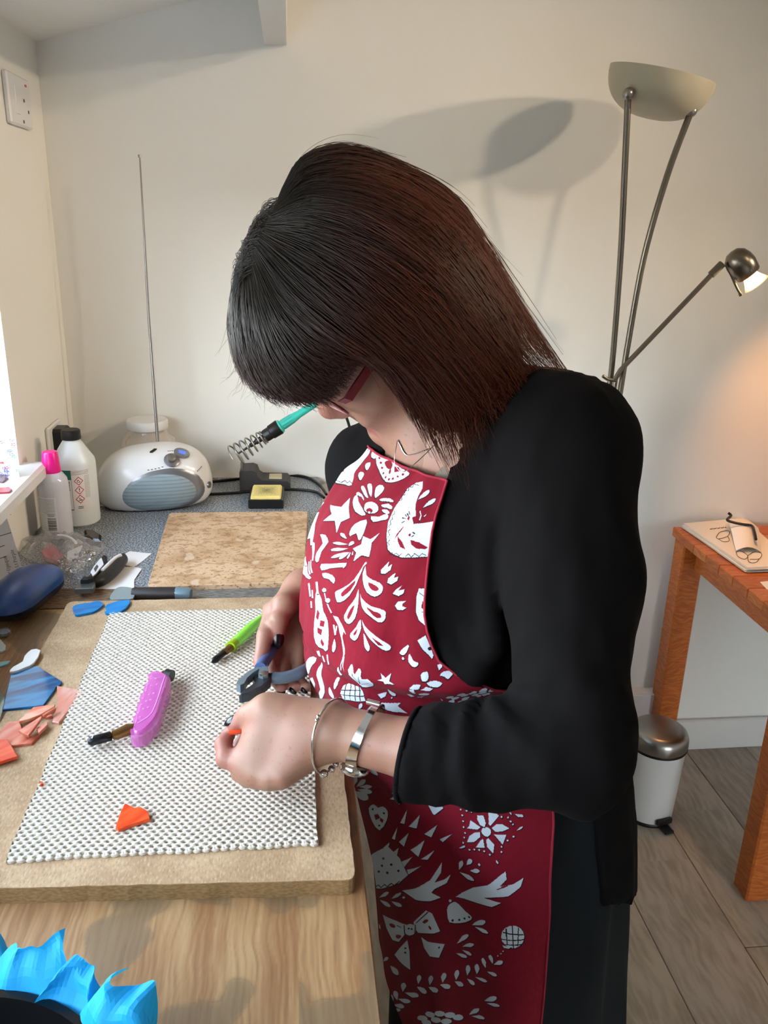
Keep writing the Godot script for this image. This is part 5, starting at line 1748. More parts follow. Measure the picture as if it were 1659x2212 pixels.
func body_mesh(P: Node3D) -> void:
	var out := [PackedVector3Array(), PackedVector3Array(), PackedInt32Array()]
	# trunk, arms and legs under the clothes
	var b := Field.new(Vector3(-0.02, -0.01, -1.30), Vector3(0.50, 1.30, -0.55), 0.015)
	var SL := v3([0.2936,1.2154,-0.8467])[0]
	var EL := v3([0.2646,0.9636,-0.6552])[0]
	var SR := v3([0.108,1.1219,-1.0805])[0]
	var ER := Vector3(0.11, 0.96, -1.20)
	b.bone(Vector3(0.24, 1.17, -1.0), Vector3(0.245, 0.98, -0.975), 0.11, 0.115, 0.05)
	b.bone(Vector3(0.245, 0.98, -0.975), Vector3(0.26, 0.78, -0.945), 0.115, 0.13, 0.05)
	b.bone(SR, SL, 0.045, 0.05, 0.04)
	b.bone(SL, EL, 0.045, 0.037, 0.02)
	b.bone(SR, ER, 0.042, 0.036, 0.02)
	for s in [-1.0, 1.0]:
		var hip := Vector3(0.26 + 0.02 * s, 0.78, -0.945 + 0.085 * s)
		var knee := Vector3(0.255 + 0.02 * s, 0.44, -0.94 + 0.085 * s)
		var ank := Vector3(0.275 + 0.02 * s, 0.085, -0.94 + 0.085 * s)
		b.bone(hip, knee, 0.082, 0.055, 0.03)
		b.bone(knee, ank, 0.052, 0.034, 0.02)
		b.bone(ank + Vector3(0.02, -0.05, 0), ank + Vector3(-0.13, -0.057, 0.02 * s + 0.02), 0.034, 0.026, 0.02)
	b.mesh_into(out)
	# head and neck
	var h := Field.new(HC + Vector3(-0.17, -0.26, -0.16), HC + Vector3(0.21, 0.16, 0.16), 0.0038)
	var B := Basis(HL, HU, HF)
	h.blob(hp(-0.012, 0.036, 0), B, Vector3(0.073, 0.084, 0.093), 0.01)
	h.blob(hp(0.026, -0.035, 0), B, Vector3(0.062, 0.085, 0.062), 0.03)
	h.bone(hp(0.074, -0.108, 0), hp(0.086, -0.112, 0), 0.021, 0.0155, 0.02)
	for s in [-1.0, 1.0]:
		h.bone(hp(-0.015, -0.055, 0.054 * s), hp(0.068, -0.108, 0.018 * s), 0.019, 0.018, 0.03)
		h.blob(hp(0.056, -0.043, 0.036 * s), B, Vector3(0.026, 0.026, 0.024), 0.025)
		h.bone(hp(0.080, 0.020, 0.010 * s), hp(0.066, 0.022, 0.045 * s), 0.012, 0.010, 0.018)
		h.blob(hp(0.074, -0.002, 0.031 * s), B, Vector3(0.0135, 0.0115, 0.012), 0.007)
		h.blob(hp(0.0925, -0.040, 0.0105 * s), B, Vector3(0.0085, 0.0085, 0.010), 0.008)
		h.blob(hp(-0.012, -0.008, 0.076 * s), B, Vector3(0.007, 0.030, 0.018), 0.006)
		h.bone(hp(0.083, -0.062, 0.030 * s), hp(0.074, -0.088, 0.034 * s), 0.010, 0.010, 0.02)
	h.bone(hp(0.086, 0.004, 0), hp(0.0985, -0.024, 0), 0.0075, 0.0105, 0.012)
	h.blob(hp(0.1000, -0.028, 0), B, Vector3(0.0115, 0.0115, 0.0115), 0.010)
	h.bone(hp(0.0835, -0.058, 0), hp(0.0835, -0.070, 0), 0.010, 0.010, 0.012)
	for s in [-1.0, 1.0]:
		h.bone(hp(0.0865, -0.0765, 0.004 * s), hp(0.0765, -0.0815, 0.022 * s), 0.0058, 0.003, 0.005)
		h.bone(hp(0.0868, -0.0895, 0.0), hp(0.0765, -0.0845, 0.021 * s), 0.0065, 0.003, 0.005)
	# soft flesh under the chin, neck, upper chest
	h.bone(hp(0.055, -0.128, 0.016), hp(0.055, -0.128, -0.016), 0.020, 0.020, 0.03)
	var nb := v3([0.1897,1.1685,-0.9808])[0]
	h.bone(hp(-0.035, -0.055, 0), nb, 0.052, 0.056, 0.03)
	h.bone(hp(-0.035, -0.055, 0), Vector3(0.235, 1.245, -0.995), 0.055, 0.06, 0.03)
	h.bone(nb, Vector3(0.215, 1.10, -0.99), 0.058, 0.075, 0.04)
	h.mesh_into(out)
	# her left arm and hand (nearer the camera), thumb uppermost
	var lh := Field.new(Vector3(-0.11, 0.85, -0.84), Vector3(0.19, 1.0, -0.62), 0.0028)
	var J := v3([0.0352,0.942,-0.7402,-0.0496,0.9077,-0.7423,-0.0408,0.9021,-0.7308,-0.0274,0.9021,-0.7207,-0.0133,0.9068,-0.7164,0.0127,0.947,-0.751,-0.0292,0.9532,-0.7623,-0.0488,0.9462,-0.7684,-0.0627,0.9339,-0.77])
	var cuff := v3([0.1222,0.9421,-0.6982])[0]
	lh.bone(cuff.lerp(EL, 0.45), cuff, 0.036, 0.0305, 0.01)
	lh.bone(cuff, J[0], 0.0305, 0.0262, 0.01)
	var dors := (J[4] - J[1]).normalized()
	lh.bone(J[0], J[1], 0.022, 0.0135, 0.014)
	lh.bone(J[0], J[2], 0.022, 0.0135, 0.014)
	lh.bone(J[0], J[3], 0.021, 0.0130, 0.014)
	lh.bone(J[0], J[4], 0.017, 0.0115, 0.014)
	lh.bone(J[0], J[5].lerp(J[6], 0.5), 0.024, 0.020, 0.016)
	var palm := v3([0.005,0.9368,-0.7483,-0.0298,0.9238,-0.7584])
	lh.bone(palm[0], palm[1], 0.024, 0.023, 0.02)
	lh.bone(J[6], J[2].lerp(J[1], 0.5), 0.016, 0.014, 0.018)
	lh.bone(J[5], J[6], 0.018, 0.0155, 0.012)
	lh.bone(J[6], J[7], 0.0140, 0.0112, 0.010)
	lh.bone(J[7], J[8], 0.0112, 0.0088, 0.005)
	# index, curled to meet the thumb
	var IX := v3([-0.0527,0.9074,-0.7383,-0.0724,0.9094,-0.7455,-0.0758,0.9174,-0.7593,-0.0705,0.9229,-0.7692])
	lh.bone(J[1], IX[0], 0.0135, 0.0125, 0.008)
	lh.bone(IX[0], IX[1], 0.0125, 0.0100, 0.006)
	lh.bone(IX[1], IX[2], 0.0098, 0.0086, 0.004)
	lh.bone(IX[2], IX[3], 0.0086, 0.0074, 0.004)
	# middle, ring and little finger folded under
	var MD := v3([-0.0578,0.892,-0.7441,-0.0648,0.8961,-0.7677,-0.0561,0.9095,-0.7778])
	lh.bone(J[2], MD[0], 0.0120, 0.0098, 0.005)
	lh.bone(MD[0], MD[1], 0.0098, 0.0086, 0.003)
	lh.bone(MD[1], MD[2], 0.0086, 0.0076, 0.003)
	var RG := v3([-0.0498,0.8906,-0.7363,-0.0542,0.8883,-0.7648,-0.0425,0.8993,-0.7747])
	lh.bone(J[3], RG[0], 0.0112, 0.0094, 0.004)
	lh.bone(RG[0], RG[1], 0.0094, 0.0084, 0.003)
	lh.bone(RG[1], RG[2], 0.0084, 0.0074, 0.003)
	var LT := v3([-0.0319,0.8875,-0.7353,-0.0384,0.8849,-0.7586,-0.0297,0.8945,-0.7705])
	lh.bone(J[4], LT[0], 0.0104, 0.0086, 0.004)
	lh.bone(LT[0], LT[1], 0.0086, 0.0076, 0.003)
	lh.bone(LT[1], LT[2], 0.0076, 0.0066, 0.003)
	# tendons
	for q in [[J[2], 0.0042], [J[3], 0.0042], [J[4], 0.004]]:
		var up := Vector3(-0.05, 0.45, 0.89) * 0.0115
		lh.bone(J[0].lerp(q[0], 0.35) + up * 0.9, q[0] + up * 0.75, 0.0025, q[1], 0.010)
	lh.clip(cuff.lerp(EL, 0.40), (EL - cuff).normalized())
	lh.mesh_into(out)
	# her right hand, holding the pliers
	var rh := Field.new(Vector3(-0.10, 0.85, -1.16), Vector3(0.13, 1.0, -0.86), 0.0028)
	var K := v3([0.0268,0.962,-1.0489,0.0144,0.962,-1.0432,-0.0123,0.962,-0.9983,-0.0206,0.95,-0.978,-0.0215,0.93,-0.9703])
	rh.bone(ER, K[0], 0.036, 0.027, 0.01)
	rh.bone(K[0], K[1], 0.027, 0.024, 0.012)
	rh.bone(K[1], K[2], 0.021, 0.0155, 0.014)
	rh.bone(K[2], K[3], 0.0145, 0.0118, 0.009)
	rh.bone(K[3], K[4], 0.0122, 0.0092, 0.005)
	var fing := [
		v3([-0.0278,0.948,-1.0107,-0.0379,0.934,-0.969,-0.0429,0.912,-0.9437,-0.0398,0.893,-0.9164]),
		v3([-0.0137,0.935,-1.0229,-0.0273,0.908,-0.9908,-0.0295,0.888,-0.9524,-0.0176,0.89,-0.9154]),
		v3([-0.0008,0.928,-1.0246,-0.0097,0.9,-0.9835,-0.0139,0.884,-0.9454,-0.0006,0.888,-0.9168]),
		v3([0.0095,0.924,-1.0186,0.0061,0.898,-0.969,0.004,0.886,-0.9377,0.013,0.888,-0.9159])]
	var rad := [[0.0125, 0.0102, 0.0090, 0.0076], [0.0125, 0.0104, 0.0092, 0.0080], [0.0118, 0.0098, 0.0088, 0.0076], [0.0106, 0.0086, 0.0078, 0.0068]]
	for i in 4:
		var f: PackedVector3Array = fing[i]
		var r: Array = rad[i]
		rh.bone(K[1], f[0], 0.022, r[0], 0.014)
		for k in 3:
			rh.bone(f[k], f[k + 1], r[k], r[k + 1], 0.004 if k > 0 else 0.008)
	rh.bone(v3([0.0074,0.945,-1.049])[0], v3([-0.0053,0.915,-1.0088])[0], 0.022, 0.017, 0.02)
	rh.mesh_into(out)
	# colours: rosy lips and finger joints
	var V: PackedVector3Array = out[0]
	var C := PackedColorArray()
	C.resize(V.size())
	var rose := Color(0.61, 0.37, 0.325).srgb_to_linear()
	var lip := Color(0.54, 0.29, 0.285).srgb_to_linear()
	var cn := noise(FastNoiseLite.TYPE_SIMPLEX, 45.0, 4, 3)
	var tips := [IX[2], IX[3], IX[1], J[8], MD[2], K[4], fing[0][2], fing[1][3], fing[2][3], hp(0.105, -0.028, 0)]
	for i in V.size():
		var v := V[i]
		var c := skin_col
		var n := cn.get_noise_3dv(v)
		c = c.lerp(rose, clampf(0.12 + n * 0.35, 0.0, 0.4))
		for t in tips:
			var d2: float = v.distance_squared_to(t)
			if d2 < 0.0006:
				c = c.lerp(rose, 0.55 * (1.0 - d2 / 0.0006))
		var q := v - HC
		if q.length_squared() < 0.03:
			var fu := q.dot(HU)
			var ff := q.dot(HF)
			var fl := absf(q.dot(HL))
			if ff > 0.072 and fl < 0.024 and fu < -0.0725 and fu > -0.0965:
				c = c.lerp(lip, 0.8 * smoothstep(0.024, 0.017, fl))
		C[i] = c
	var sm := mat(Color.WHITE, 0.52)
	sm.vertex_color_use_as_albedo = true
	sm.subsurf_scatter_enabled = true
	sm.subsurf_scatter_strength = 0.06
	var fr := Image.create(512, 512, false, Image.FORMAT_RGB8)
	fr.fill(Color.WHITE)
	var rng := RandomNumberGenerator.new()
	rng.seed = 21
	for k in 90:
		var p := Vector2(rng.randf_range(8, 504), rng.randf_range(8, 504))
		var rr := rng.randf_range(1.2, 4.0) if k % 9 else rng.randf_range(5.0, 8.0)
		var ring := PackedVector2Array()
		for a in 9:
			ring.append(p + Vector2.from_angle(TAU * a / 9) * rr * rng.randf_range(0.7, 1.2))
		fill(fr, ring, Color(0.86, 0.76, 0.70))
	sm.albedo_texture = tex(fr)
	var nm := NoiseTexture2D.new()
	nm.noise = noise(FastNoiseLite.TYPE_CELLULAR, 0.12, 2, 2)
	nm.width = 256
	nm.height = 256
	nm.seamless = true
	nm.as_normal_map = true
	nm.bump_strength = 1.2
	sm.normal_enabled = true
	sm.normal_texture = nm
	sm.normal_scale = 0.16
	tri_map(sm, Vector3.ONE * 8.0)
	var body := put("body", arraymesh(out, C), sm, P)
	# painted nails
	var nails := mat(Color(0.035, 0.012, 0.022), 0.12)
	nails.roughness = 0.22
	for q in [[K[3], K[4], Vector3(0.1, 0.75, 0.65), 0.0092, 0.0080, 0.0125], [J[7], J[8], Vector3(-0.55, 0.80, -0.2), 0.0092, 0.0066, 0.0095], [fing[2][2], fing[2][3], Vector3(0, -0.2, 1), 0.0076, 0.0062, 0.0085], [fing[3][2], fing[3][3], Vector3(0, -0.2, 1), 0.0068, 0.0056, 0.0078], [fing[1][2], fing[1][3], Vector3(0, -0.9, 0.4), 0.008, 0.006, 0.008]]:
		var ax: Vector3 = (q[1] - q[0]).normalized()
		var nn: Vector3 = q[2]
		nn = (nn - ax * nn.dot(ax)).normalized()
		var cc: Vector3 = q[1] + nn * (q[3] - 0.0022) + ax * 0.001
		var m := MB.new()
		var side := ax.cross(nn)
		var fn := func(u: float, v: float) -> Vector3:
			var a: float = TAU * u
			var e: float = PI * (v - 0.5)
			var d := Vector3(cos(a) * cos(e), sin(e), -sin(a) * cos(e))
			return cc + side * d.x * q[4] + nn * d.y * 0.0034 - nn * d.x * d.x * 0.0016 + ax * d.z * q[5]
		sheet(m, 20, 10, fn)
		put("fingernail", m.done(), nails, P)

func clothes(P: Node3D) -> void:
	var SL := v3([0.2936,1.2154,-0.8467])[0]
	var ML := v3([0.2868,1.095,-0.7679])[0]
	var EL := v3([0.2646,0.9649,-0.6556])[0]
	var CL := v3([0.1166,0.9385,-0.6976])[0]
	var SR := v3([0.1049,1.1236,-1.0815])[0]
	var ER := Vector3(0.12, 0.965, -1.20)
	var knit := mat(Color(0.052, 0.046, 0.048), 0.85, 0.0, 0.2)
	knit.rim_enabled = true
	knit.rim = 0.025
	knit.rim_tint = 0.3
	# dress: hanging folds from the waist
	var dm := MB.new()
	var fd := func(u: float, v: float) -> Vector3:
		var y: float = lerpf(0.98, 0.10, v)
		var a: float = TAU * u
		var w := smoothstep(0.92, 0.55, y)
		var front := smoothstep(1.9, 1.5, absf(wrapf(a, -PI, PI)))
		w *= 1.0 - front
		var off: float = -0.003 - 0.006 * front + w * (0.007 * sin(a * 7.0 + 1.0 + 1.5 * sin(y * 4.0)) + 0.004 * sin(a * 13.0 + y * 3.0)) + 0.03 * smoothstep(0.6, 0.1, y) * (1.0 - front)
		return torso(a, y, off)
	sheet(dm, 140, 50, fd, true)
	put("dress", dm.done(), mat(Color(0.075, 0.095, 0.11), 0.8, 0.0, 0.3), P)
	# cardigan
	var f := Field.new(Vector3(-0.03, 0.60, -1.31), Vector3(0.50, 1.34, -0.56), 0.0062)
	f.add(Vector3(0.0, 0.61, -1.25), Vector3(0.48, 1.30, -0.66), func(p: Vector3) -> float:
		var e := torso_dist(p) - 0.001
		if p.y < 0.93:
			# open at the front below the waist, hem at 0.68
			var q := p - Vector3(0.25, 0, -0.95)
			var fwd := -q.x * 0.96 + q.z * 0.28
			e = maxf(e - 0.007, maxf(fwd + 0.045 - 0.20 * smoothstep(0.82, 0.93, p.y), 0.628 + 0.05 * smoothstep(-0.15, -0.045, fwd) - p.y))
		return e, 0.02)
	f.bone(Vector3(0.235, 1.235, -1.0), SL, 0.056, 0.071, 0.03)
	f.bone(Vector3(0.225, 1.225, -1.02), SR, 0.052, 0.056, 0.03)
	f.bone(SL, ML, 0.071, 0.067, 0.03)
	f.bone(ML, EL, 0.067, 0.053, 0.025)
	f.bone(EL, CL, 0.058, 0.047, 0.02)
	f.bone(SR, ER, 0.056, 0.05, 0.02)
	f.bone(ER, Vector3(0.09, 0.955, -1.12), 0.05, 0.046, 0.02)
	# shawl collar rolling down beside the bib
	for q in [[v3([0.2231,1.2512,-0.958,0.1947,1.2163,-0.9171,0.1848,1.173,-0.8956,0.1733,1.134,-0.88,0.164,1.0861,-0.859,0.1625,1.034,-0.8356,0.172,0.9974,-0.8056,0.1964,0.9816,-0.7813]), 0.017], [v3([0.2423,1.2485,-0.9442,0.2133,1.2043,-0.9,0.2,1.1477,-0.8711,0.1869,1.0924,-0.8425,0.1867,1.0386,-0.813,0.2029,0.9985,-0.7811]), 0.014], [v3([0.2649,1.242,-0.9233,0.2328,1.1891,-0.8765,0.2156,1.1305,-0.8419,0.2075,1.072,-0.8117,0.2106,1.013,-0.7746]), 0.013]]:
		var c := curve(q[0], 3)
		for i in c.size() - 1:
			f.bone(c[i], c[i + 1], q[1], q[1], 0.008)
	# inside of the cuff, neck opening
	var ax := (CL - EL).normalized()
	f.add(CL - Vector3.ONE * 0.07, CL + Vector3.ONE * 0.07, func(p: Vector3) -> float:
		var q := p - CL
		var t := q.dot(ax)
		return maxf((q - ax * t).length() - 0.0355, -t - 0.022), 0.01, true)
	f.clip(CL + ax * 0.004, (ax + Vector3(-0.05, 0.2, -0.2)).normalized(), 0.085)
	f.add(Vector3(0.0, 1.06, -1.15), Vector3(0.24, 1.34, -0.86), func(p: Vector3) -> float:
		return (p - v3([0.1488,1.1848,-0.9433])[0]).length() - 0.066, 0.01, true)
	var out := [PackedVector3Array(), PackedVector3Array(), PackedInt32Array()]
	f.mesh_into(out)
	# folds fanning from the crook of the elbow, and soft drape
	var V: PackedVector3Array = out[0]
	var N: PackedVector3Array = out[1]
	var crook := v3([0.2063,0.9823,-0.7324])[0]
	var e1 := v3([0.2449,0.9994,-0.702])[0] - crook
	var e2 := v3([0.201,0.9489,-0.7])[0] - crook
	var dn := noise(FastNoiseLite.TYPE_SIMPLEX, 9.0, 14, 2)
	for i in V.size():
		var v := V[i]
		var d := v - crook
		var L := d.length()
		var ang := atan2(d.dot(e2.normalized()), d.dot(e1.normalized()))
		var k := smoothstep(0.015, 0.06, L) * smoothstep(0.30, 0.10, L) * smoothstep(-0.7, 0.0, ang) * smoothstep(2.2, 1.4, ang)
		var w := 0.0055 * k * (pow(0.5 + 0.5 * sin(ang * 9.0 + 1.2 * sin(L * 22.0)), 2.0) - 0.4)
		w += 0.0035 * dn.get_noise_3d(v.x * 1.6, v.y * 0.5, v.z * 1.6)
		# rings of slack near the cuff
		var t := (v - CL).dot(ax)
		if t > -0.11 and (v - CL - ax * t).length() < 0.065:
			w += 0.0016 * sin(t * 190.0 + 2.0 * dn.get_noise_3dv(v * 2.0)) * smoothstep(-0.11, -0.06, t) * smoothstep(0.0, -0.02, t)
		V[i] = v + N[i] * w
	out[0] = V
	renormal(out)
	put("cardigan", arraymesh(out), knit, P)
	# cuff band and shoulder seam
	var band := MB.new()
	var cn := (ax + Vector3(-0.05, 0.2, -0.2)).normalized()
	var bx := frame_at(CL, ax)
	var hemring := PackedVector3Array()
	for i in 41:
		var a := TAU * i / 40
		var o := (bx.basis.x * cos(a) + bx.basis.z * sin(a)) * 0.0455
		var t := (cn.dot(ax) * 0.004 - cn.dot(o)) / cn.dot(ax)
		hemring.append(CL + o * (1.0 - 0.06 * absf(t) / 0.02) + ax * (t - 0.001))
	put("cuff_hem", tubemesh(hemring, 0.0032, 8), knit, P)
	var seam := PackedVector3Array()
	for i in 20:
		var t := i / 19.0
		var a := PI * 0.15 + t * PI * 0.9
		var sx := frame_at(SL.lerp(ML, 0.02), (SL - Vector3(0.235, 1.235, -1.0)) + Vector3(0, -0.12, 0))
		seam.append(sx * Vector3(cos(a) * 0.078, 0.0, sin(a) * 0.078))
	tube(band, seam, 0.0009, 5)
	put("shoulder_seam", band.done(), knit, P)

# apron edge angle at a height, in degrees
func _edge(y: float) -> float:
	var ys := [1.17, 1.143, 1.109, 1.078, 1.041, 1.012, 0.992, 0.978, 0.967, 0.958, 0.94, 0.811, 0.739, 0.653, 0.547, 0.36]
	var ds := [31.0, 34.6, 40.0, 44.0, 47.4, 51.0, 54.5, 60.5, 67.7, 74.0, 86.0, 87.0, 84.0, 82.4, 81.3, 80.0]
	for i in 15:
		if y >= ys[i + 1]:
			return lerpf(ds[i], ds[i + 1], clampf((ys[i] - y) / (ys[i] - ys[i + 1]), 0.0, 1.0))
	return 80.0

func apron(P: Node3D) -> void:
	var w := 1280
	var h := 1680
	var img := Image.create(w, h, false, Image.FORMAT_RGB8)
	img.fill(Color(0.475, 0.05, 0.13))
	apron_print(img)
	var cloth := mat(Color.WHITE, 0.85, 0.0, 0.3)
	cloth.albedo_texture = tex(img)
	cloth.rim_enabled = true
	cloth.rim = 0.1
	var wv := NoiseTexture2D.new()
	wv.noise = noise(FastNoiseLite.TYPE_SIMPLEX, 0.3, 6, 2)
	wv.width = 256
	wv.height = 256
	wv.seamless = true
	wv.as_normal_map = true
	wv.bump_strength = 1.5
	cloth.normal_enabled = true
	cloth.normal_texture = wv
	cloth.normal_scale = 0.12
	var m := MB.new()
	var nv := 150
	var nu := 84
	var rows := []
	var uvs := []
	var fn := noise(FastNoiseLite.TYPE_SIMPLEX, 7.0, 44, 2)
	for j in nv + 1:
		var y := lerpf(1.17, 0.37, float(j) / nv)
		var e := deg_to_rad(_edge(y))
		var row := PackedVector3Array()
		var uv := PackedVector2Array()
		# arc length from the middle, on the smooth surface
		for i in nu + 1:
			var s := float(i) / nu * 2.0 - 1.0
			var a := e * s
			var lo := smoothstep(0.93, 0.75, y)
			var off := 0.010 + 0.0035 * fn.get_noise_2d(a * 0.35, y) * (1.0 - lo)
			off += lo * 0.007 * smoothstep(0.7, 1.0, absf(s))
			off += lo * (0.004 * sin(a * 6.0 + 0.6) + 0.003 * sin(a * 11.0 + y * 2.0)) * smoothstep(0.1, 0.5, absf(a))
			# the bib bags a little over the waist tie
			off += 0.010 * exp(-pow((y - 0.966) / 0.010, 2.0)) * smoothstep(0.15, 0.5, a) - 0.006 * exp(-pow((y - 0.944) / 0.008, 2.0))
			row.append(torso(a, y, off))
			uv.append(Vector2(_arc(a, y), y))
		rows.append(row)
		uvs.append(uv)
	for side in 2:
		for j in nv:
			for i in nu:
				var q := [rows[j][i], rows[j][i + 1], rows[j + 1][i + 1], rows[j + 1][i]]
				var u := [uvs[j][i], uvs[j][i + 1], uvs[j + 1][i + 1], uvs[j + 1][i]]
				for k in 4:
					u[k] = Vector2((u[k].x + 0.32) / 0.64, (1.18 - u[k].y) / 0.84)
				if side == 0:
					m.triuv(q[0], q[2], q[1], u[0], u[2], u[1])
					m.triuv(q[0], q[3], q[2], u[0], u[3], u[2])
				else:
					var c := Vector3(torso(0, 0.9, -0.3))
					for k in 4:
						var r := _row(q[k].y)
						q[k] = q[k].lerp(Vector3(r[2], q[k].y, r[3]), 0.007)
					m.triuv(q[0], q[1], q[2], u[0], u[1], u[2], 3)
					m.triuv(q[0], q[2], q[3], u[0], u[2], u[3], 3)
	var ap := put("apron", m.done(), cloth, P)
	# stitched hem along the edges
	var hem := mat(Color(0.58, 0.08, 0.18), 0.85)
	for s in [-1.0, 1.0]:
		var edge := PackedVector3Array()
		for j in range(0, nv + 1, 3):
			edge.append(rows[j][nu if s > 0 else 0])
		put("hem", tubemesh(edge, 0.0016, 6), hem, ap)
	put("hem", tubemesh(rows[0], 0.0016, 6), hem, ap)
	# neck straps
	var strap := mat(Color(0.72, 0.66, 0.60), 0.85)
	var sc := curve(v3([0.1669,1.1635,-0.8911,0.1869,1.1803,-0.9085,0.198,1.1996,-0.9183,0.2066,1.2241,-0.9301,0.2165,1.252,-0.9537]), 5)
	var sm := MB.new()
	for i in sc.size() - 1:
		var t := (sc[i + 1] - sc[i]).normalized()
		var side := t.cross(Vector3(-0.35, 0.35, 0.86)).normalized() * 0.010
		var side2 := side
		var lift := Vector3(-0.3, 0.2, 0.9) * 0.0012
		sm.quad(sc[i] - side + lift, sc[i] + side + lift, sc[i + 1] + side2 + lift, sc[i + 1] - side2 + lift, 0)
		sm.quad(sc[i] + side - lift, sc[i] - side - lift, sc[i + 1] - side2 - lift, sc[i + 1] + side2 - lift, 1)
	put("neck_strap", sm.done(), strap, ap)

func _arc(a: float, y: float) -> float:
	var n := 24
	var sum := 0.0
	var p := torso(0.0, y, 0.010)
	for i in n:
		var q := torso(a * (i + 1) / n, y, 0.010)
		sum += p.distance_to(q)
		p = q
	return sum * signf(a)


func hair(P: Node3D) -> void:
	var G := [
		v3([-0.0156,1.4475,-1.0331,0.0144,1.5041,-1.0868,0.0673,1.5219,-1.1189,0.1321,1.4998,-1.1356,0.1937,1.4554,-1.1342,0.2406,1.3942,-1.1074,0.2731,1.331,-1.0708,0.2932,1.2715,-1.0369]),
		v3([-0.0132,1.4489,-1.012,0.0165,1.5019,-1.0485,0.068,1.5177,-1.0587,0.1357,1.4982,-1.0493,0.1904,1.4673,-1.0375,0.2279,1.4165,-1.0154,0.2665,1.3534,-0.9835,0.3121,1.2826,-0.9374]),
		v3([-0.016,1.4443,-0.9894,0.0181,1.4786,-0.9974,0.074,1.4846,-0.9878,0.1364,1.4595,-0.9664,0.1863,1.4128,-0.9443,0.2273,1.3606,-0.9265,0.2612,1.3125,-0.9111,0.293,1.2808,-0.9016]),
		v3([-0.0194,1.4374,-0.9735,0.0244,1.4493,-0.947,0.0817,1.4368,-0.92,0.1383,1.4018,-0.8959,0.1817,1.357,-0.8794,0.2168,1.3156,-0.8693,0.2381,1.2893,-0.8662,0.2546,1.2697,-0.8649]),
		v3([-0.0238,1.4279,-0.96,0.026,1.4158,-0.918,0.0773,1.3905,-0.8883,0.1263,1.3541,-0.8677,0.1648,1.3147,-0.8559,0.1952,1.2819,-0.8515,0.2089,1.2623,-0.8516,0.2172,1.2452,-0.85]),
		v3([-0.0287,1.4184,-0.9519,0.0159,1.3884,-0.9043,0.0624,1.3544,-0.8742,0.1047,1.3193,-0.8591,0.1389,1.2862,-0.8531,0.1647,1.2524,-0.8511,0.1766,1.2277,-0.8496,0.1839,1.2031,-0.8465]),
		v3([-0.0323,1.409,-0.948,0.0037,1.3698,-0.9013,0.046,1.3368,-0.8752,0.0816,1.3124,-0.8658,0.1053,1.2911,-0.8651,0.123,1.2663,-0.8672,0.137,1.2412,-0.8674,0.1524,1.2072,-0.8601]),
		v3([-0.0354,1.4031,-0.9495,-0.0085,1.3588,-0.9063,0.0239,1.3291,-0.8858,0.0513,1.3108,-0.8815,0.0661,1.303,-0.8824,0.0751,1.2985,-0.884,0.0802,1.2958,-0.8857,0.0848,1.2932,-0.8864]),
		v3([-0.0381,1.4,-0.953,-0.0208,1.3531,-0.9143,0.0016,1.3162,-0.8945,0.0224,1.2959,-0.8913,0.0371,1.2849,-0.89,0.0471,1.2781,-0.8897,0.0535,1.2736,-0.8895,0.0595,1.2692,-0.8894]),
		v3([-0.0399,1.3979,-0.9577,-0.0299,1.3521,-0.9235,-0.0141,1.3085,-0.9032,0.0076,1.278,-0.8942,0.0224,1.2654,-0.8924,0.0298,1.2594,-0.8926,0.0358,1.2553,-0.8926,0.0409,1.2522,-0.8931]),
		v3([-0.0423,1.3974,-0.9685,-0.0408,1.3553,-0.9397,-0.0332,1.3131,-0.9219,-0.0173,1.2774,-0.9108,-0.0049,1.2631,-0.9064,0.0025,1.2548,-0.9048,0.0075,1.2499,-0.9036,0.012,1.246,-0.9028]),
		v3([-0.0445,1.3986,-0.9841,-0.0518,1.358,-0.9633,-0.0523,1.3192,-0.9497,-0.0441,1.2851,-0.939,-0.0357,1.2681,-0.9331,-0.0297,1.2584,-0.93,-0.0257,1.2519,-0.9284,-0.0216,1.2472,-0.9262]),
		v3([-0.0464,1.4008,-1.0043,-0.0597,1.3652,-0.9987,-0.0634,1.3298,-0.9889,-0.0607,1.3022,-0.9799,-0.0568,1.2844,-0.9753,-0.0537,1.2744,-0.9715,-0.0517,1.2684,-0.9691,-0.0496,1.2634,-0.9672]),
		v3([-0.0434,1.4153,-1.0304,-0.0589,1.388,-1.0545,-0.065,1.3494,-1.063,-0.0638,1.3108,-1.06,-0.0577,1.2777,-1.0531,-0.0485,1.2526,-1.0485,-0.0401,1.2392,-1.0429,-0.0316,1.2313,-1.0391]),
		v3([-0.019,1.4455,-1.0434,-0.037,1.4303,-1.0882,-0.0477,1.3908,-1.1182,-0.0492,1.3446,-1.1235,-0.044,1.2987,-1.1121,-0.0323,1.26,-1.0919,-0.0177,1.2378,-1.0824,-0.0029,1.2268,-1.0768])]
	var ng := G.size()
	var at := func(s: float, t: float) -> Vector3:
		var g := clampf(s, 0.0, 0.99999) * (ng - 1)
		var gi := int(g)
		var gf := g - gi
		var q: Array = []
		for k in 4:
			var line: PackedVector3Array = G[clampi(gi - 1 + k, 0, ng - 1)]
			var n := line.size()
			var x := minf(t, 1.0) * (n - 1)
			var i := mini(int(x), n - 2)
			var p := line[i].cubic_interpolate(line[i + 1], line[maxi(i - 1, 0)], line[mini(i + 2, n - 1)], x - i)
			if t > 1.0:
				p += (line[n - 1] - line[n - 2]) * (t - 1.0) * (n - 1)
			q.append(p)
		return q[1].cubic_interpolate(q[2], q[0], q[3], gf)
	var core := hp(0.0, 0.02, 0.0)
	# under-layer that closes the hair
	var lumps := noise(FastNoiseLite.TYPE_SIMPLEX, 1.0, 5, 3)
	var um := MB.new()
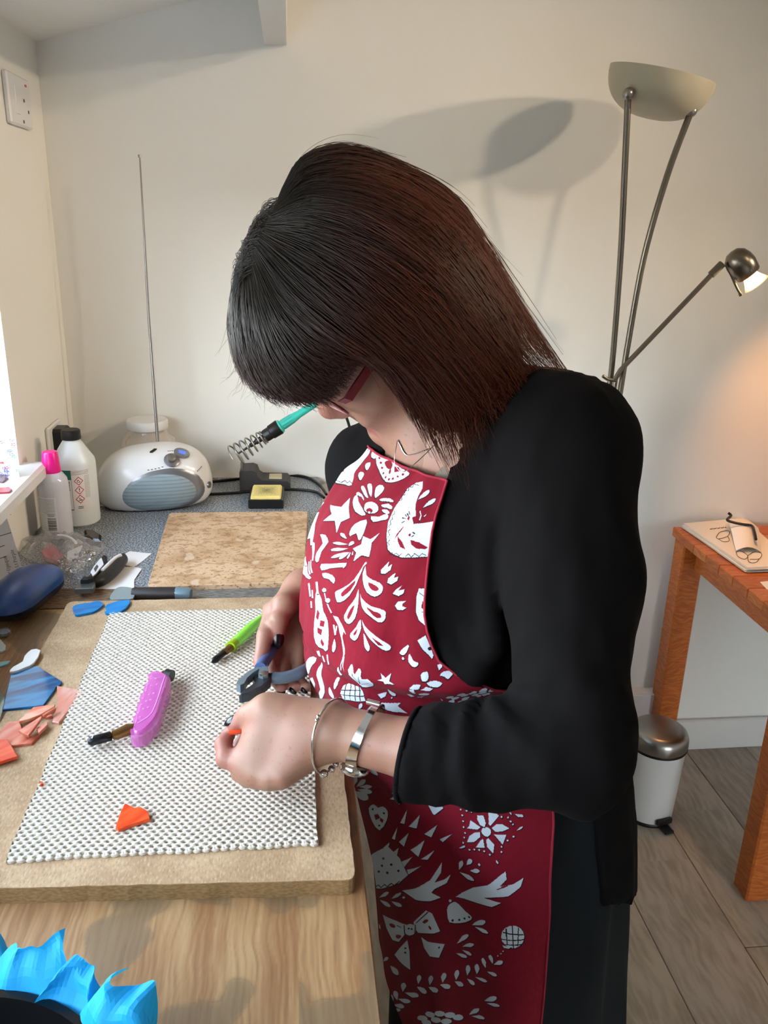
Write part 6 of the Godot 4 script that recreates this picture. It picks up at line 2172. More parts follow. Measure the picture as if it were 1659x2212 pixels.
	var fu := func(u: float, v: float) -> Vector3:
		var t: float = 0.87 * v
		var p: Vector3 = at.call(u, t)
		var n: Vector3 = (p - core).normalized()
		return p - n * (0.008 + 0.005 * lumps.get_noise_2d(u * 38.0, v * 2.0) + 0.004 * lumps.get_noise_2d(u * 9.0, v * 6.0) * v)
	sheet(um, 120, 36, fu, true)
	var hr := mat(Color(0.07, 0.042, 0.034), 0.55, 0.0, 0.3)
	var base := put("hair", um.done(), hr, P)
	# strands
	var V := PackedVector3Array()
	var N := PackedVector3Array()
	var C := PackedColorArray()
	var I := PackedInt32Array()
	var rng := RandomNumberGenerator.new()
	rng.seed = 77
	var segs := 15
	var dark := Color(0.12, 0.085, 0.072).srgb_to_linear()
	var red := Color(0.56, 0.29, 0.185).srgb_to_linear()
	var mid := Color(0.30, 0.155, 0.115).srgb_to_linear()
	for k in 6200:
		var s := rng.randf()
		var fly := k % 17 == 0
		var t0 := 0.0 if rng.randf() < 0.6 else rng.randf_range(0.0, 0.55)
		var t1 := rng.randf_range(0.68, 1.0) + pow(rng.randf(), 3.0) * 0.16 * smoothstep(0.62, 0.4, s)
		if fly:
			t0 = rng.randf_range(0.0, 0.7)
			t1 = minf(1.1, t0 + rng.randf_range(0.2, 0.5))
		var lift := rng.randf_range(-0.006, 0.004)
		var drift := rng.randf_range(-0.035, 0.035)
		var clump := lumps.get_noise_2d(s * 55.0, 3.0)
		var wob := rng.randf() * 10.0
		var rad := rng.randf_range(0.00035, 0.0007)
		var kick := rng.randf_range(0.003, 0.016) if fly else 0.0
		var shade := rng.randf()
		if not fly and s < 0.26 and k % 4 == 0:
			t0 = rng.randf_range(0.1, 0.6)
			t1 = t0 + rng.randf_range(0.18, 0.42)
			kick = rng.randf_range(0.003, 0.013)
		var first := V.size()
		var prev := Vector3.ZERO
		for i in segs + 1:
			var f := float(i) / segs
			var t := lerpf(t0, t1, f)
			var p: Vector3 = at.call(s + drift * t * 0.7 + 0.010 * lumps.get_noise_2d(t * 3.0 + wob, s * 20.0), t)
			var nrm: Vector3 = (p - core).normalized()
			p += nrm * (lift + 0.0065 * clump * smoothstep(0.0, 0.4, t) + kick * f * f + 0.0015 * sin(t * 9.0 + wob))
			if fly:
				p += Vector3(sin(wob * 7.0), cos(wob * 5.0), sin(wob * 3.0)) * kick * f * f
			if i == 0:
				prev = p - Vector3(0.001, 0, 0)
			var dir := (p - prev).normalized()
			var side := dir.cross(nrm).normalized()
			var up := dir.cross(side)
			var r := rad * (1.0 - 0.75 * f * f) * (0.45 if fly else 1.0)
			# reddish lengths over the back of the head, nearly black at the fringe and the roots
			var back := smoothstep(0.62, 0.12, s)
			var tone := dark.lerp(mid, clampf(t * 1.5 - 0.2, 0, 1) * (0.35 + 0.65 * back))
			tone = tone.lerp(red, back * smoothstep(0.12, 0.45, t) * (0.25 + 0.75 * shade) * (0.6 + 0.4 * lumps.get_noise_2d(s * 24.0, 9.0)))
			for q in 3:
				var a := TAU * q / 3.0 + 0.5
				var o: Vector3 = side * cos(a) + up * sin(a)
				V.append(p + o * r)
				N.append((o + nrm * 0.6).normalized())
				C.append(tone)
			if i > 0:
				var b := first + (i - 1) * 3
				for q in 3:
					var q2 := (q + 1) % 3
					I.append_array([b + q, b + 3 + q, b + q2, b + q2, b + 3 + q, b + 3 + q2])
			prev = p
	# short unruly curls over the parting
	for k in 420:
		var a0: Vector3 = at.call(rng.randf_range(0.02, 0.62), rng.randf_range(0.0, 0.05))
		var b0: Vector3 = at.call(rng.randf_range(0.80, 1.0), rng.randf_range(0.02, 0.22))
		var up2 := (a0 - core).normalized()
		var loop := rng.randf_range(0.001, 0.007)
		var ph := rng.randf() * TAU
		var first := V.size()
		var prev := a0 - Vector3(0.001, 0, 0)
		var rad := rng.randf_range(0.0003, 0.0006)
		for i in 13:
			var f := i / 12.0
			var p := a0.lerp(b0, f) + up2 * (0.012 * sin(f * PI) + 0.001)
			p += (HL * sin(f * 7.0 + ph) + HU * cos(f * 6.0 + ph)) * loop * f
			var dir := (p - prev).normalized()
			var side := dir.cross(up2).normalized()
			var up3 := dir.cross(side)
			for q in 3:
				var a := TAU * q / 3.0
				var o := side * cos(a) + up3 * sin(a)
				V.append(p + o * rad * (1.0 - 0.6 * f))
				N.append((o + up2 * 0.6).normalized())
				C.append(dark)
			if i > 0:
				var b := first + (i - 1) * 3
				for q in 3:
					var q2 := (q + 1) % 3
					I.append_array([b + q, b + 3 + q, b + q2, b + q2, b + 3 + q, b + 3 + q2])
			prev = p
	var hm := mat(Color.WHITE, 0.42, 0.0, 0.45)
	hm.vertex_color_use_as_albedo = true
	var st := put("strands", arraymesh([V, N, I], C), hm, base)
	st.set_meta("kind", "stuff")

func jewellery() -> void:
	# glasses
	var g := thing("glasses", "dark red framed glasses worn by the woman", "glasses", hp(0.085, 0, 0))
	var fr := mat(Color(0.44, 0.02, 0.07), 0.15)
	fr.clearcoat_enabled = true
	fr.clearcoat = 0.8
	for s in [-1.0, 1.0]:
		var rim := PackedVector3Array()
		for i in 33:
			var a := TAU * i / 32
			var x := signf(cos(a)) * pow(absf(cos(a)), 0.7) * 0.0255
			var y := signf(sin(a)) * pow(absf(sin(a)), 0.7) * 0.0155
			rim.append(hp(0.0975 - 0.28 * absf(x * s + 0.034) * 0.34, -0.006 + y, s * 0.034 + x))
		put("rim", tubemesh(rim, 0.0017, 8), fr, g)
		var lm := MB.new()
		for i in 32:
			lm.tri(hp(0.0955 - 0.005, -0.006, s * 0.034), rim[i], rim[i + 1], 0)
		put("lens", lm.done(), clear(Color(1, 1, 1), 0.08, 0.02), g)
		var tb := MB.new()
		var pts := [hp(0.086, 0.001, 0.0605 * s), hp(0.079, 0.001, 0.0675 * s), hp(0.035, 0.006, 0.0755 * s), hp(-0.008, 0.010, 0.079 * s), hp(-0.030, -0.008, 0.0775 * s)]
		var hgt := [0.0075, 0.0085, 0.0085, 0.005, 0.004]
		for i in 4:
			var a: Vector3 = pts[i]
			var b: Vector3 = pts[i + 1]
			var o: Vector3 = HL * 0.0016 * s
			var ua: Vector3 = HU * hgt[i] * 0.6 + HF * hgt[i] * 0.15
			var ub: Vector3 = HU * hgt[i + 1] * 0.6 + HF * hgt[i + 1] * 0.15
			for fc in [[a - ua + o, b - ub + o, b + ub + o, a + ua + o], [a + ua - o, b + ub - o, b - ub - o, a - ua - o], [a + ua + o, b + ub + o, b + ub - o, a + ua - o], [a - ua - o, b - ub - o, b - ub + o, a - ua + o]]:
				tb.quad(fc[0], fc[1], fc[2], fc[3])
		put("temple", tb.done(), fr, g)
	put("bridge", tubemesh(curve(PackedVector3Array([hp(0.0955, -0.002, -0.0095), hp(0.101, 0.001, 0), hp(0.0955, -0.002, 0.0095)]), 5), 0.0018, 8), fr, g)
	# necklaces
	var n1 := MB.new()
	var chain := curve(v3([0.1217,1.2024,-0.9259,0.1239,1.1982,-0.9168,0.1261,1.1935,-0.9106,0.1294,1.1905,-0.906,0.1353,1.1915,-0.9046,0.144,1.1944,-0.9035,0.1554,1.1989,-0.9038]), 6)
	for i in chain.size() - 1:
		tube(n1, PackedVector3Array([chain[i], chain[i].lerp(chain[i + 1], 0.7)]), 0.0016 if i < 18 else 0.0009, 7)
	tag(put("necklace", n1.done(), M.silver), "short silver link necklace at the woman's throat", "necklace")
	tag(put("necklace", tubemesh(curve(v3([0.1199,1.2033,-0.9222,0.1171,1.1922,-0.9122,0.1159,1.1807,-0.9062]) + v3([0.1237,1.1756,-0.8897,0.1443,1.1901,-0.8956,0.1657,1.2078,-0.9068]), 5), 0.0005, 5), M.silver), "fine silver chain hanging below the link necklace into the bib", "necklace")
	# bracelet, watch, ring on her left arm
	var W := v3([0.0361,0.9395,-0.7371])[0]
	var A := (v3([0.1222,0.9421,-0.6982])[0] - v3([0.0352,0.942,-0.7402])[0]).normalized()
	var dn := Vector3(-0.01178, -0.94405, 0.32958)
	dn = (dn - A * dn.dot(A)).normalized()
	var sd := A.cross(dn)
	if sd.z < 0:
		sd = -sd
	var br := thing("bracelet", "silver snake-chain bracelet with bead and clasp on her near wrist", "bracelet", W)
	var ring := PackedVector3Array()
	for i in 49:
		var a := TAU * i / 48
		var r := 0.0370 + 0.0035 * maxf(0.0, cos(a))
		ring.append(W + dn * cos(a) * r + sd * sin(a) * 0.0350 - A * (0.006 * sin(a)))
	put("chain", tubemesh(ring, 0.0014, 8), M.silver, br)
	for q in [[0.12, 0.0046], [-0.28, 0.0042], [-0.5, 0.0038], [2.2, 0.0024], [2.1, 0.0024]]:
		var s := SphereMesh.new()
		s.radius = q[1]
		s.height = q[1] * 2
		var bm := MB.new()
		bm.st.append_from(s, 0, Transform3D(Basis(), W + dn * cos(q[0]) * 0.0410 + sd * sin(q[0]) * 0.0360 - A * (0.006 * sin(q[0]))))
		put("bead", bm.st.commit(), M.silver, br)
	var W2 := v3([0.072,0.9451,-0.7243])[0]
	var wa := thing("wristwatch", "silver bangle wristwatch with its round case turned below her wrist", "watch", W2)
	var band := MB.new()
	var n := 40
	for i in n:
		var a0 := TAU * i / n
		var a1 := TAU * (i + 1) / n
		var pp := []
		for a in [a0, a1]:
			var o: Vector3 = dn * cos(a) + sd * sin(a)
			var c: Vector3 = W2 + dn * cos(a) * 0.0325 + sd * sin(a) * 0.031 + A * (-0.008 * cos(a))
			var hw := 0.0048 + 0.0015 * cos(a)
			pp.append([c - A * hw, c + A * hw, c + A * hw + o * 0.0014, c - A * hw + o * 0.0014])
		for k in 4:
			var k2 := (k + 1) % 4
			band.quad(pp[0][k], pp[1][k], pp[1][k2], pp[0][k2], k)
	put("band", band.done(), M.silver, wa)
	var cx := frame_at(W2 + dn * 0.033 - A * 0.008, dn + sd * 0.1)
	put("watch_case", _lathe_x(v2([0.0, -0.001, 0.0125, -0.001, 0.0150, 0.001, 0.0155, 0.004, 0.0145, 0.007, 0.012, 0.0085, 0.0, 0.0085]), cx, 36), M.silver, wa)
	put("crystal", _lathe_x(v2([0.0, 0.0086, 0.011, 0.0086, 0.010, 0.0095, 0.0, 0.0102]), cx, 32), mat(Color(0.75, 0.76, 0.78), 0.08), wa)
	put("clasp", tubemesh(PackedVector3Array([W2 - dn * 0.034 - A * 0.004, W2 - dn * 0.034 + A * 0.010]), 0.0032, 10), M.silver, wa)
	var rj := v3([-0.0274,0.9021,-0.7207,-0.0498,0.8906,-0.7363])
	var rc := rj[1].lerp(rj[0], 0.28)
	var rx := frame_at(rc, rj[0] - rj[1])
	var rp := PackedVector3Array()
	for i in 29:
		var a := TAU * i / 28
		rp.append(rx * Vector3(cos(a) * 0.0106, 0, sin(a) * 0.0106))
	tag(put("ring", tubemesh(rp, 0.0014, 8), M.silver), "plain silver ring on the woman's near hand", "ring")
	# orange glass sliver pinched between thumb and finger
	var gl := v3([-0.0684,0.932,-0.7572,-0.059,0.9342,-0.7558,-0.0507,0.9324,-0.7596])
	var gm := MB.new()
	tube(gm, gl, [0.0032, 0.0030, 0.0020], 4)
	tag(put("glass_sliver", gm.done(), glass(Color(0.86, 0.30, 0.16))), "thin orange glass sliver pinched in the woman's near hand", "glass piece")


func apron_print(img: Image) -> void:
	pg(img, 0, [357,67,366,47,429,18,467,12,497,14,515,19,525,27,525,35,521,44,519,54,517,65,516,72,520,78,543,86,558,94,545,99,518,103,478,111,415,120,391,127,399,112,431,97,449,85,454,78,452,71,438,67,413,64,367,72])
	pg(img, 2, [446,117,465,108,459,108,439,118])
	pg(img, 2, [459,109,492,106,493,105,460,108])
	pg(img, 2, [493,106,503,99,499,98,488,106])
	pg(img, 2, [499,99,524,99,525,98,500,98])
	pg(img, 2, [525,99,530,92,526,92,521,99])
	pg(img, 2, [527,93,553,92,553,91,527,92])
	pg(img, 2, [467,16,468,22,473,22,472,16])
	pg(img, 2, [470,22,495,18,493,17,468,21])
	pg(img, 2, [491,18,490,25,494,25,494,18])
	pg(img, 2, [492,25,513,22,511,21,490,24])
	pg(img, 2, [509,21,508,28,511,28,513,21])
	pg(img, 1, [377,107,383,103,400,91,429,85,447,84,458,86,461,89,447,92,426,97,371,112])
	pg(img, 2, [370,83,435,68,437,67,370,83])
	pg(img, 2, [382,72,444,63,445,62,382,71])
	pg(img, 0, [535,24,538,21,546,19,559,19,570,21,573,26,570,31,562,32,551,32,541,29])
	pg(img, 0, [545,48,552,44,561,41,567,44,571,48,573,53,572,57,565,57,556,55,548,52])
	pg(img, 0, [545,70,547,67,552,65,562,64,571,65,575,68,577,72,579,75,578,78,570,78,560,76,551,74])
	pg(img, 0, [565,22,577,20,599,20,623,20,649,21,674,22,695,24,713,25,724,27,726,31,722,37,717,42,710,47,702,51,692,54,679,56,663,55,646,53,628,50,612,45,596,39,576,30])
	pg(img, 1, [615,29,617,25,624,22,637,22,649,25,656,30,657,34,648,36,636,36,623,33])
	pg(img, 1, [663,26,681,24,695,29,679,35])
	pg(img, 1, [651,32,653,36,656,39,660,41,664,42,667,42,668,41,667,39,665,37,658,34])
	pg(img, 1, [592,24,593,25,591,27,587,27,583,26,582,24,585,23,589,23])
	pg(img, 1, [608,31,609,32,607,34,603,34,600,33,599,31,601,30,605,30])
	pg(img, 1, [624,39,625,41,623,42,619,42,616,41,615,39,617,38,620,38])
	pg(img, 1, [644,46,645,47,643,49,640,49,637,48,636,46,638,45,641,45])
	pg(img, 1, [666,49,667,51,666,52,662,52,659,51,658,49,660,48,663,48])
	pg(img, 1, [684,49,684,51,683,52,679,52,677,51,676,50,677,48,681,48])
	pg(img, 1, [694,45,695,47,693,48,690,48,687,47,686,46,688,44,691,44])
	pg(img, 1, [703,39,704,40,702,41,699,41,696,40,695,39,697,38,700,38])
	pg(img, 1, [713,32,713,34,712,35,709,35,706,34,705,32,707,31,710,31])
	pg(img, 0, [604,99,605,97,611,96,628,96,644,98,652,100,654,102,646,101,635,100,622,101,611,102,605,101])
	pg(img, 0, [601,86,601,84,608,83,634,87,657,92,663,94,660,95,650,95,637,94,623,92,611,90,604,88])
	pg(img, 0, [617,77,621,74,630,73,645,76,660,82,668,87,670,90,663,89,652,87,639,84,626,81,619,79])
	pg(img, 0, [660,73,661,68,667,65,677,64,687,66,691,70,692,75,690,83,686,89,683,88,677,85,668,79])
	pg(img, 0, [701,87,707,84,715,82,725,81,733,82,739,84,739,86,731,87,719,88,710,90,703,90,700,89])
	pg(img, 0, [715,96,721,94,729,91,738,92,746,93,750,96,750,98,743,99,734,99,726,100,720,100,715,98])
	pg(img, 0, [724,105,730,103,738,102,745,103,750,104,752,106,751,108,743,109,735,109,727,107])
	pg(img, 0, [609,110,607,105,611,102,622,104,638,109,667,114,690,121,692,124,684,127,669,127,651,127,638,124,628,121,617,116])
	pg(img, 0, [708,123,717,121,730,119,738,113,746,108,754,110,759,115,754,119,744,123,734,128,724,131,713,128])
	pg(img, 0, [712,103,716,108,716,112,711,116,703,118,692,118,682,117,674,113,669,108,669,103,674,100,683,97,694,97,704,99])
	pg(img, 1, [703,111,704,113,704,115,702,117,699,118,694,118,690,117,686,116,685,114,685,112,687,110,690,109,695,109,699,110])
	pg(img, 0, [701,116,702,118,700,119,697,119,694,118,693,116,695,115,698,115])
	pg(img, 0, [595,112,619,129,645,143,621,159,625,170,629,181,612,172,594,164,545,179,565,157,526,148,587,135,591,124])
	pg(img, 0, [702,131,709,135,713,143,719,155,722,167,720,171,715,170,707,165,699,161,692,166,686,171,680,169,676,163,675,155,679,146,690,137])
	pg(img, 0, [565,204,574,200,590,197,606,198,619,203,617,214,613,227,615,238,616,248,610,252,602,251,596,246,593,237,598,224,601,212,583,207])
	pg(img, 0, [519,237,532,232,548,229,558,233,567,239,581,247,589,254,585,258,573,258,558,252,540,245,525,241])
	pg(img, 0, [694,186,676,189,658,192,644,196,637,199,635,201,639,201,649,200,663,197,679,192])
	pg(img, 0, [701,193,683,198,663,203,650,208,643,212,642,214,646,215,657,212,671,208,687,201])
	pg(img, 0, [708,199,691,205,674,213,663,219,657,225,657,227,661,226,671,223,683,217,696,208])
	pg(img, 0, [711,198,701,204,692,210,687,215,686,219,687,220,690,220,696,217,702,212,707,205])
	pg(img, 0, [714,197,711,202,710,206,710,210,711,212,712,212,714,212,715,210,716,206,715,202])
	pg(img, 0, [719,194,719,197,719,199,720,201,721,202,722,202,723,202,724,200,723,199,721,196])
	pg(img, 0, [681,178,670,176,659,174,650,175,644,176,642,178,644,179,649,181,658,181,670,180])
	pg(img, 0, [697,189,703,186,708,183,710,180,708,178,706,177,704,177,700,178,697,180,696,184])
	pg(img, 0, [763,144,761,155,758,166,767,178,774,191,750,194,735,212,731,194,714,190,732,176,723,161,749,161])
	pg(img, 0, [631,249,647,243,670,236,697,226,717,220,718,226,714,233,714,232,710,231,693,237,672,245,655,254,641,260,631,256])
	pg(img, 0, [649,264,660,259,675,256,690,255,701,257,706,262,706,268,696,267,683,266,671,268,661,270,652,268])
	pg(img, 0, [756,94,754,77,752,66,750,54,761,40,779,32,791,45,795,59,804,74,815,84,825,94,819,97,833,108,854,103,865,99,875,95,885,109,893,123,899,138,903,152,909,163,895,165,881,168,868,170,854,173,827,171,811,165,799,153,786,142,777,131,767,120,762,107])
	pg(img, 1, [816,136,835,145,851,157,837,155,823,145])
	pg(img, 1, [849,138,871,139,896,146,892,150,872,151,857,146])
	pg(img, 1, [815,114,816,123,814,141,815,151,811,133,813,123])
	pg(img, 1, [809,96,814,98,817,104,810,102])
	pg(img, 1, [839,126,843,127,844,132,838,130])
	pg(img, 2, [797,96,805,99,806,98,798,95])
	pg(img, 2, [800,94,808,97,809,96,802,92])
	pg(img, 2, [797,104,807,103,806,102,796,102])
	pg(img, 2, [805,112,810,108,808,107,803,111])
	pg(img, 2, [800,89,809,94,810,93,801,88])
	pg(img, 2, [843,124,850,126,851,125,844,122])
	pg(img, 2, [850,128,846,131,848,132,852,129])
	pg(img, 2, [823,174,826,169,825,168,821,174])
	pg(img, 2, [824,169,832,173,833,173,825,168])
	pg(img, 2, [833,173,836,167,835,167,831,173])
	pg(img, 2, [835,168,846,172,846,171,835,167])
	pg(img, 2, [846,172,849,165,848,165,845,171])
	pg(img, 2, [848,165,861,170,848,165])
	pg(img, 2, [861,170,864,164,862,163,860,170])
	pg(img, 2, [862,164,875,169,875,168,863,163])
	pg(img, 2, [875,169,877,160,875,160,874,168])
	pg(img, 2, [875,161,890,166,890,165,876,160])
	pg(img, 2, [890,166,892,159,891,158,889,165])
	pg(img, 2, [891,159,903,162,903,161,891,158])
	pg(img, 2, [807,160,810,156,809,156,806,160])
	pg(img, 2, [810,156,800,152,800,153,810,157])
	pg(img, 2, [801,153,804,148,802,147,800,153])
	pg(img, 2, [803,148,792,144,792,145,803,148])
	pg(img, 2, [793,145,796,139,795,139,792,144])
	pg(img, 2, [796,139,784,134,784,135,795,140])
	pg(img, 2, [785,135,788,130,786,129,783,135])
	pg(img, 2, [788,130,776,125,775,126,787,130])
	pg(img, 2, [776,126,781,121,780,121,775,125])
	pg(img, 2, [781,121,771,116,770,117,780,122])
	pg(img, 2, [771,117,775,112,774,111,769,116])
	pg(img, 2, [775,112,765,106,764,106,774,113])
	pg(img, 2, [765,107,770,102,769,102,764,106])
	pg(img, 2, [770,102,761,97,760,97,769,103])
	pg(img, 2, [754,80,760,76,759,75,752,80])
	pg(img, 2, [760,75,748,69,747,69,759,76])
	pg(img, 2, [749,70,758,66,756,65,747,69])
	pg(img, 2, [758,66,747,60,745,60,757,66])
	pg(img, 2, [747,61,759,57,758,57,745,60])
	pg(img, 2, [759,57,749,51,748,52,758,58])
	pg(img, 2, [749,52,762,49,761,48,748,51])
	pg(img, 2, [763,49,758,42,757,42,761,49])
	pg(img, 2, [757,43,776,42,776,41,757,42])
	pg(img, 0, [801,65,808,60,813,55,814,50,813,46,811,45,808,44,804,46,801,51,800,58])
	pg(img, 0, [826,77,833,72,839,68,841,63,840,59,838,57,835,57,831,59,827,63,826,70])
	pg(img, 0, [824,84,835,92,836,91,826,83])
	pg(img, 0, [833,90,838,100,841,100,836,90])
	pg(img, 0, [843,87,842,92,844,93,845,88])
	pg(img, 0, [771,203,775,201,778,203,776,206,773,211,774,223,774,237,774,250,771,262,766,276,757,288,746,296,735,300,726,293,720,284,720,281,725,277,739,267,753,255,762,242,767,228,770,213])
	pg(img, 0, [778,209,782,213,788,219,792,223,800,225,816,227,833,228,842,231,847,234,849,239,849,245,844,252,836,257,825,257,812,254,802,248,793,241,786,233,780,224,778,215])
	pg(img, 0, [785,255,792,267,798,285,800,301,798,316,790,328,781,335,772,336,765,333,762,328,762,321,767,311,772,299,780,286,785,273,785,261])
	pg(img, 0, [793,259,794,262,802,269,816,274,834,278,851,278,866,279,872,282,873,287,874,295,872,302,867,306,859,307,849,304,836,299,823,295,811,287,800,272])
	pg(img, 0, [814,313,817,320,819,332,816,345,812,356,808,362,804,365,797,365,791,363,789,359,790,353,797,344,805,333,810,320])
	pg(img, 0, [818,312,820,315,827,323,839,329,854,335,871,343,886,350,893,354,895,358,894,362,891,365,885,367,878,366,868,361,856,354,842,345,829,335,821,322])
	pg(img, 0, [827,341,832,344,838,352,843,359,847,365,847,371,846,375,843,377,839,376,835,372,832,366,829,352])
	pg(img, 1, [768,241,769,250,765,264,757,275,748,283,742,283,740,278,746,269,755,258,763,247])
	pg(img, 1, [806,234,817,234,830,236,836,238,839,241,837,244,831,246,824,246,817,244,809,239])
	pg(img, 1, [788,289,788,298,786,310,782,319,777,326,773,325,772,321,774,313,778,303,783,294])
	pg(img, 1, [824,283,832,284,844,287,852,287,858,288,863,291,864,295,861,298,854,299,844,296,834,290,826,286])
	pg(img, 1, [810,334,807,348,801,355,799,350])
	pg(img, 1, [849,342,869,350,879,357,867,357])
	pg(img, 0, [830,186,834,197,840,189,844,200,836,210,826,211,822,205,826,195])
	pg(img, 0, [859,202,861,212,869,208,871,216,863,225,852,224,849,216,855,206])
	pg(img, 0, [886,223,883,234,895,230,896,239,888,245,874,242,877,232])
	pg(img, 0, [908,252,903,259,904,264,914,265,908,272,895,273,888,265,891,256])
	pg(img, 0, [647,304,661,306,677,313,686,324,694,336,703,341,712,352,721,383,724,413,717,420,704,419,687,423,671,422,662,409,659,390,658,369,658,350,653,337,648,327,645,314])
	pg(img, 1, [667,340,679,345,676,363,664,361])
	pg(img, 1, [685,359,701,356,700,370,684,373])
	pg(img, 1, [675,380,695,378,694,392,678,392])
	pg(img, 1, [695,398,709,406,704,415,694,409])
	pg(img, 0, [631,290,651,311,660,307,641,286])
	pg(img, 0, [671,290,693,308,697,306,675,288])
	pg(img, 0, [692,307,720,330,724,328,696,305])
	pg(img, 0, [687,289,687,291,685,293,682,295,678,297,674,297,671,297,669,295,669,293,671,291,674,289,678,288,682,287,685,288])
	pg(img, 0, [711,303,711,306,709,308,706,311,702,312,698,312,695,312,693,310,693,308,695,305,699,303,703,301,707,301,710,302])
	pg(img, 0, [727,333,743,332,754,342,764,352,774,362,764,359,763,372,769,383,776,394,782,408,787,422,792,437,783,420,775,405,766,390,760,377,753,365,747,352,737,342])
	pg(img, 0, [777,405,779,439,782,437,780,404])
	pg(img, 0, [730,354,739,375,744,373,735,352])
	pg(img, 0, [740,353,739,375,743,374,744,352])
	pg(img, 0, [740,382,738,392,737,402,739,409,741,412,744,412,746,410,748,405,748,398,745,390])
	pg(img, 0, [671,440,677,451,685,447,678,436])
	pg(img, 0, [681,435,686,447,693,444,689,431])
	pg(img, 0, [701,438,708,451,715,447,708,435])
	pg(img, 0, [588,310,610,334,619,329,598,305])
	pg(img, 0, [617,315,626,330,635,327,626,311])
	pg(img, 0, [619,341,627,354,636,350,628,337])
	pg(img, 0, [722,426,727,448,733,445,727,423])
	pg(img, 0, [670,471,675,480,679,498,686,510,689,523,679,544,659,570,627,597,582,628,589,623,582,617,621,585,658,547,658,528,655,510,663,486])
	pg(img, 0, [569,567,628,529,630,547,575,597,582,608,582,617,582,628,582,617,575,608,575,592,569,583])
	pg(img, 0, [617,482,636,471,650,469,645,483,631,504,612,525,586,544,582,537,593,517,605,498])
	pg(img, 0, [485,306,541,285,569,291,603,291,593,298,551,308,518,314])
	pg(img, 0, [414,202,425,228,480,208,470,182])
	pg(img, 0, [419,228,510,247,532,240,477,206])
	pg(img, 0, [414,212,443,257,479,241,414,212])
	pg(img, 0, [404,172,475,158,438,183,408,202,403,188])
	pg(img, 0, [390,142,389,147,393,163,400,157])
	pg(img, 0, [540,276,587,289,595,285,552,271])
	pg(img, 0, [559,265,597,282,605,278,569,261])
	pg(img, 0, [463,297,525,292,541,285,499,278])
	pg(img, 0, [807,415,810,413,814,415,820,423,825,429,827,423,830,415,834,415,839,419,840,427,841,434,848,433,855,430,862,434,866,439,865,445,861,452,852,458,842,464,833,468,825,469,820,463,816,455,810,447,806,439,805,426])
	pg(img, 2, [825,461,817,430,815,430,823,461])
	pg(img, 2, [826,462,853,446,853,445,826,461])
	pg(img, 2, [824,460,835,431,834,431,822,460])
	pg(img, 0, [773,482,787,473,803,472,819,471,830,480,840,494,813,503,795,507,776,513,769,500])
	pg(img, 2, [779,478,781,511,783,510,781,477])
	pg(img, 2, [792,474,798,506,799,505,794,473])
	pg(img, 2, [804,472,813,502,815,501,806,471])
	pg(img, 2, [816,471,826,498,828,497,818,470])
	pg(img, 2, [771,493,823,478,823,477,771,491])
	pg(img, 2, [770,503,834,487,834,485,770,502])
	pg(img, 0, [766,438,770,434,773,433,773,437,772,442,774,448,775,453,771,457,766,459,764,455,762,449,764,443])
	pg(img, 0, [748,474,754,470,759,470,758,475,755,481,756,484,756,487,752,495,746,501,743,497,743,490,744,481])
	pg(img, 0, [725,505,732,512,737,523,735,529,730,534,720,535,712,533,712,527,716,518,720,510])
	pg(img, 0, [864,477,888,465,884,477,874,483])
	pg(img, 0, [895,449,895,451,898,456,904,461,909,465,909,470,906,472,900,472,894,468,894,458])
	pg(img, 0, [934,344,936,347,934,354,931,363,926,370,921,371,916,370,915,367,918,361,926,351])
	pg(img, 0, [937,366,939,364,941,366,945,371,949,377,955,379,960,379,961,383,959,387,954,390,948,390,943,387,938,382,937,374])
	pg(img, 0, [901,477,900,478,899,479,898,479,897,477,898,476,899,475,901,475])
	pg(img, 0, [928,378,927,380,925,381,923,381,922,379,922,376,924,375,927,376])
	pg(img, 0, [881,414,894,420,904,410,904,424,917,429,901,431,894,434,891,428,877,428,887,423])
	pg(img, 0, [971,399,975,397,981,396,984,399,986,404,986,408,984,412,979,413,975,413,971,410,970,407,969,403])
	pg(img, 0, [1001,381,1012,376,1012,385,1006,393])
	pg(img, 0, [1017,394,1025,393,1032,394,1035,397,1036,400,1032,405,1027,408,1023,407,1018,404,1012,403,1009,403,1011,398])
	pg(img, 0, [984,415,991,412,1000,411,1009,412,1016,415,1013,419,1007,422,999,422,992,421,986,418])
	pg(img, 0, [949,428,953,424,958,420,966,419,972,419,971,424,968,429,962,430,956,430,951,430])
	pg(img, 0, [972,430,983,422,998,424,992,431])
	pg(img, 0, [948,432,959,430,962,444,956,445])
	pg(img, 0, [967,445,973,441,980,438,987,438,991,440,990,443,987,447,979,450,971,451,967,449])
	pg(img, 0, [939,455,948,452,955,461,945,466])
	pg(img, 0, [959,463,978,454,971,462])
	pg(img, 0, [1065,438,1066,441,1064,444,1061,447,1057,449,1053,450,1050,449,1048,448,1048,445,1049,442,1052,439,1056,437,1060,436,1063,437])
	pg(img, 0, [1090,436,1090,439,1089,442,1086,444,1082,446,1078,447,1075,447,1073,445,1072,442,1074,439,1077,436,1080,434,1084,433,1088,434])
	pg(img, 0, [1112,430,1112,433,1111,436,1108,439,1104,441,1100,441,1096,441,1094,439,1094,436,1095,433,1098,430,1102,428,1106,428,1110,428])
	pg(img, 0, [1133,432,1133,434,1132,437,1129,440,1125,442,1121,442,1117,442,1115,440,1115,437,1116,434,1119,431,1123,429,1127,429,1130,430])
	pg(img, 0, [1041,451,1041,454,1040,457,1037,460,1033,462,1029,463,1026,462,1024,461,1024,458,1025,455,1028,452,1032,450,1036,449,1039,449])
	pg(img, 0, [1073,445,1073,447,1072,451,1069,453,1065,455,1061,456,1058,456,1056,454,1056,451,1057,448,1060,445,1064,443,1068,442,1071,443])
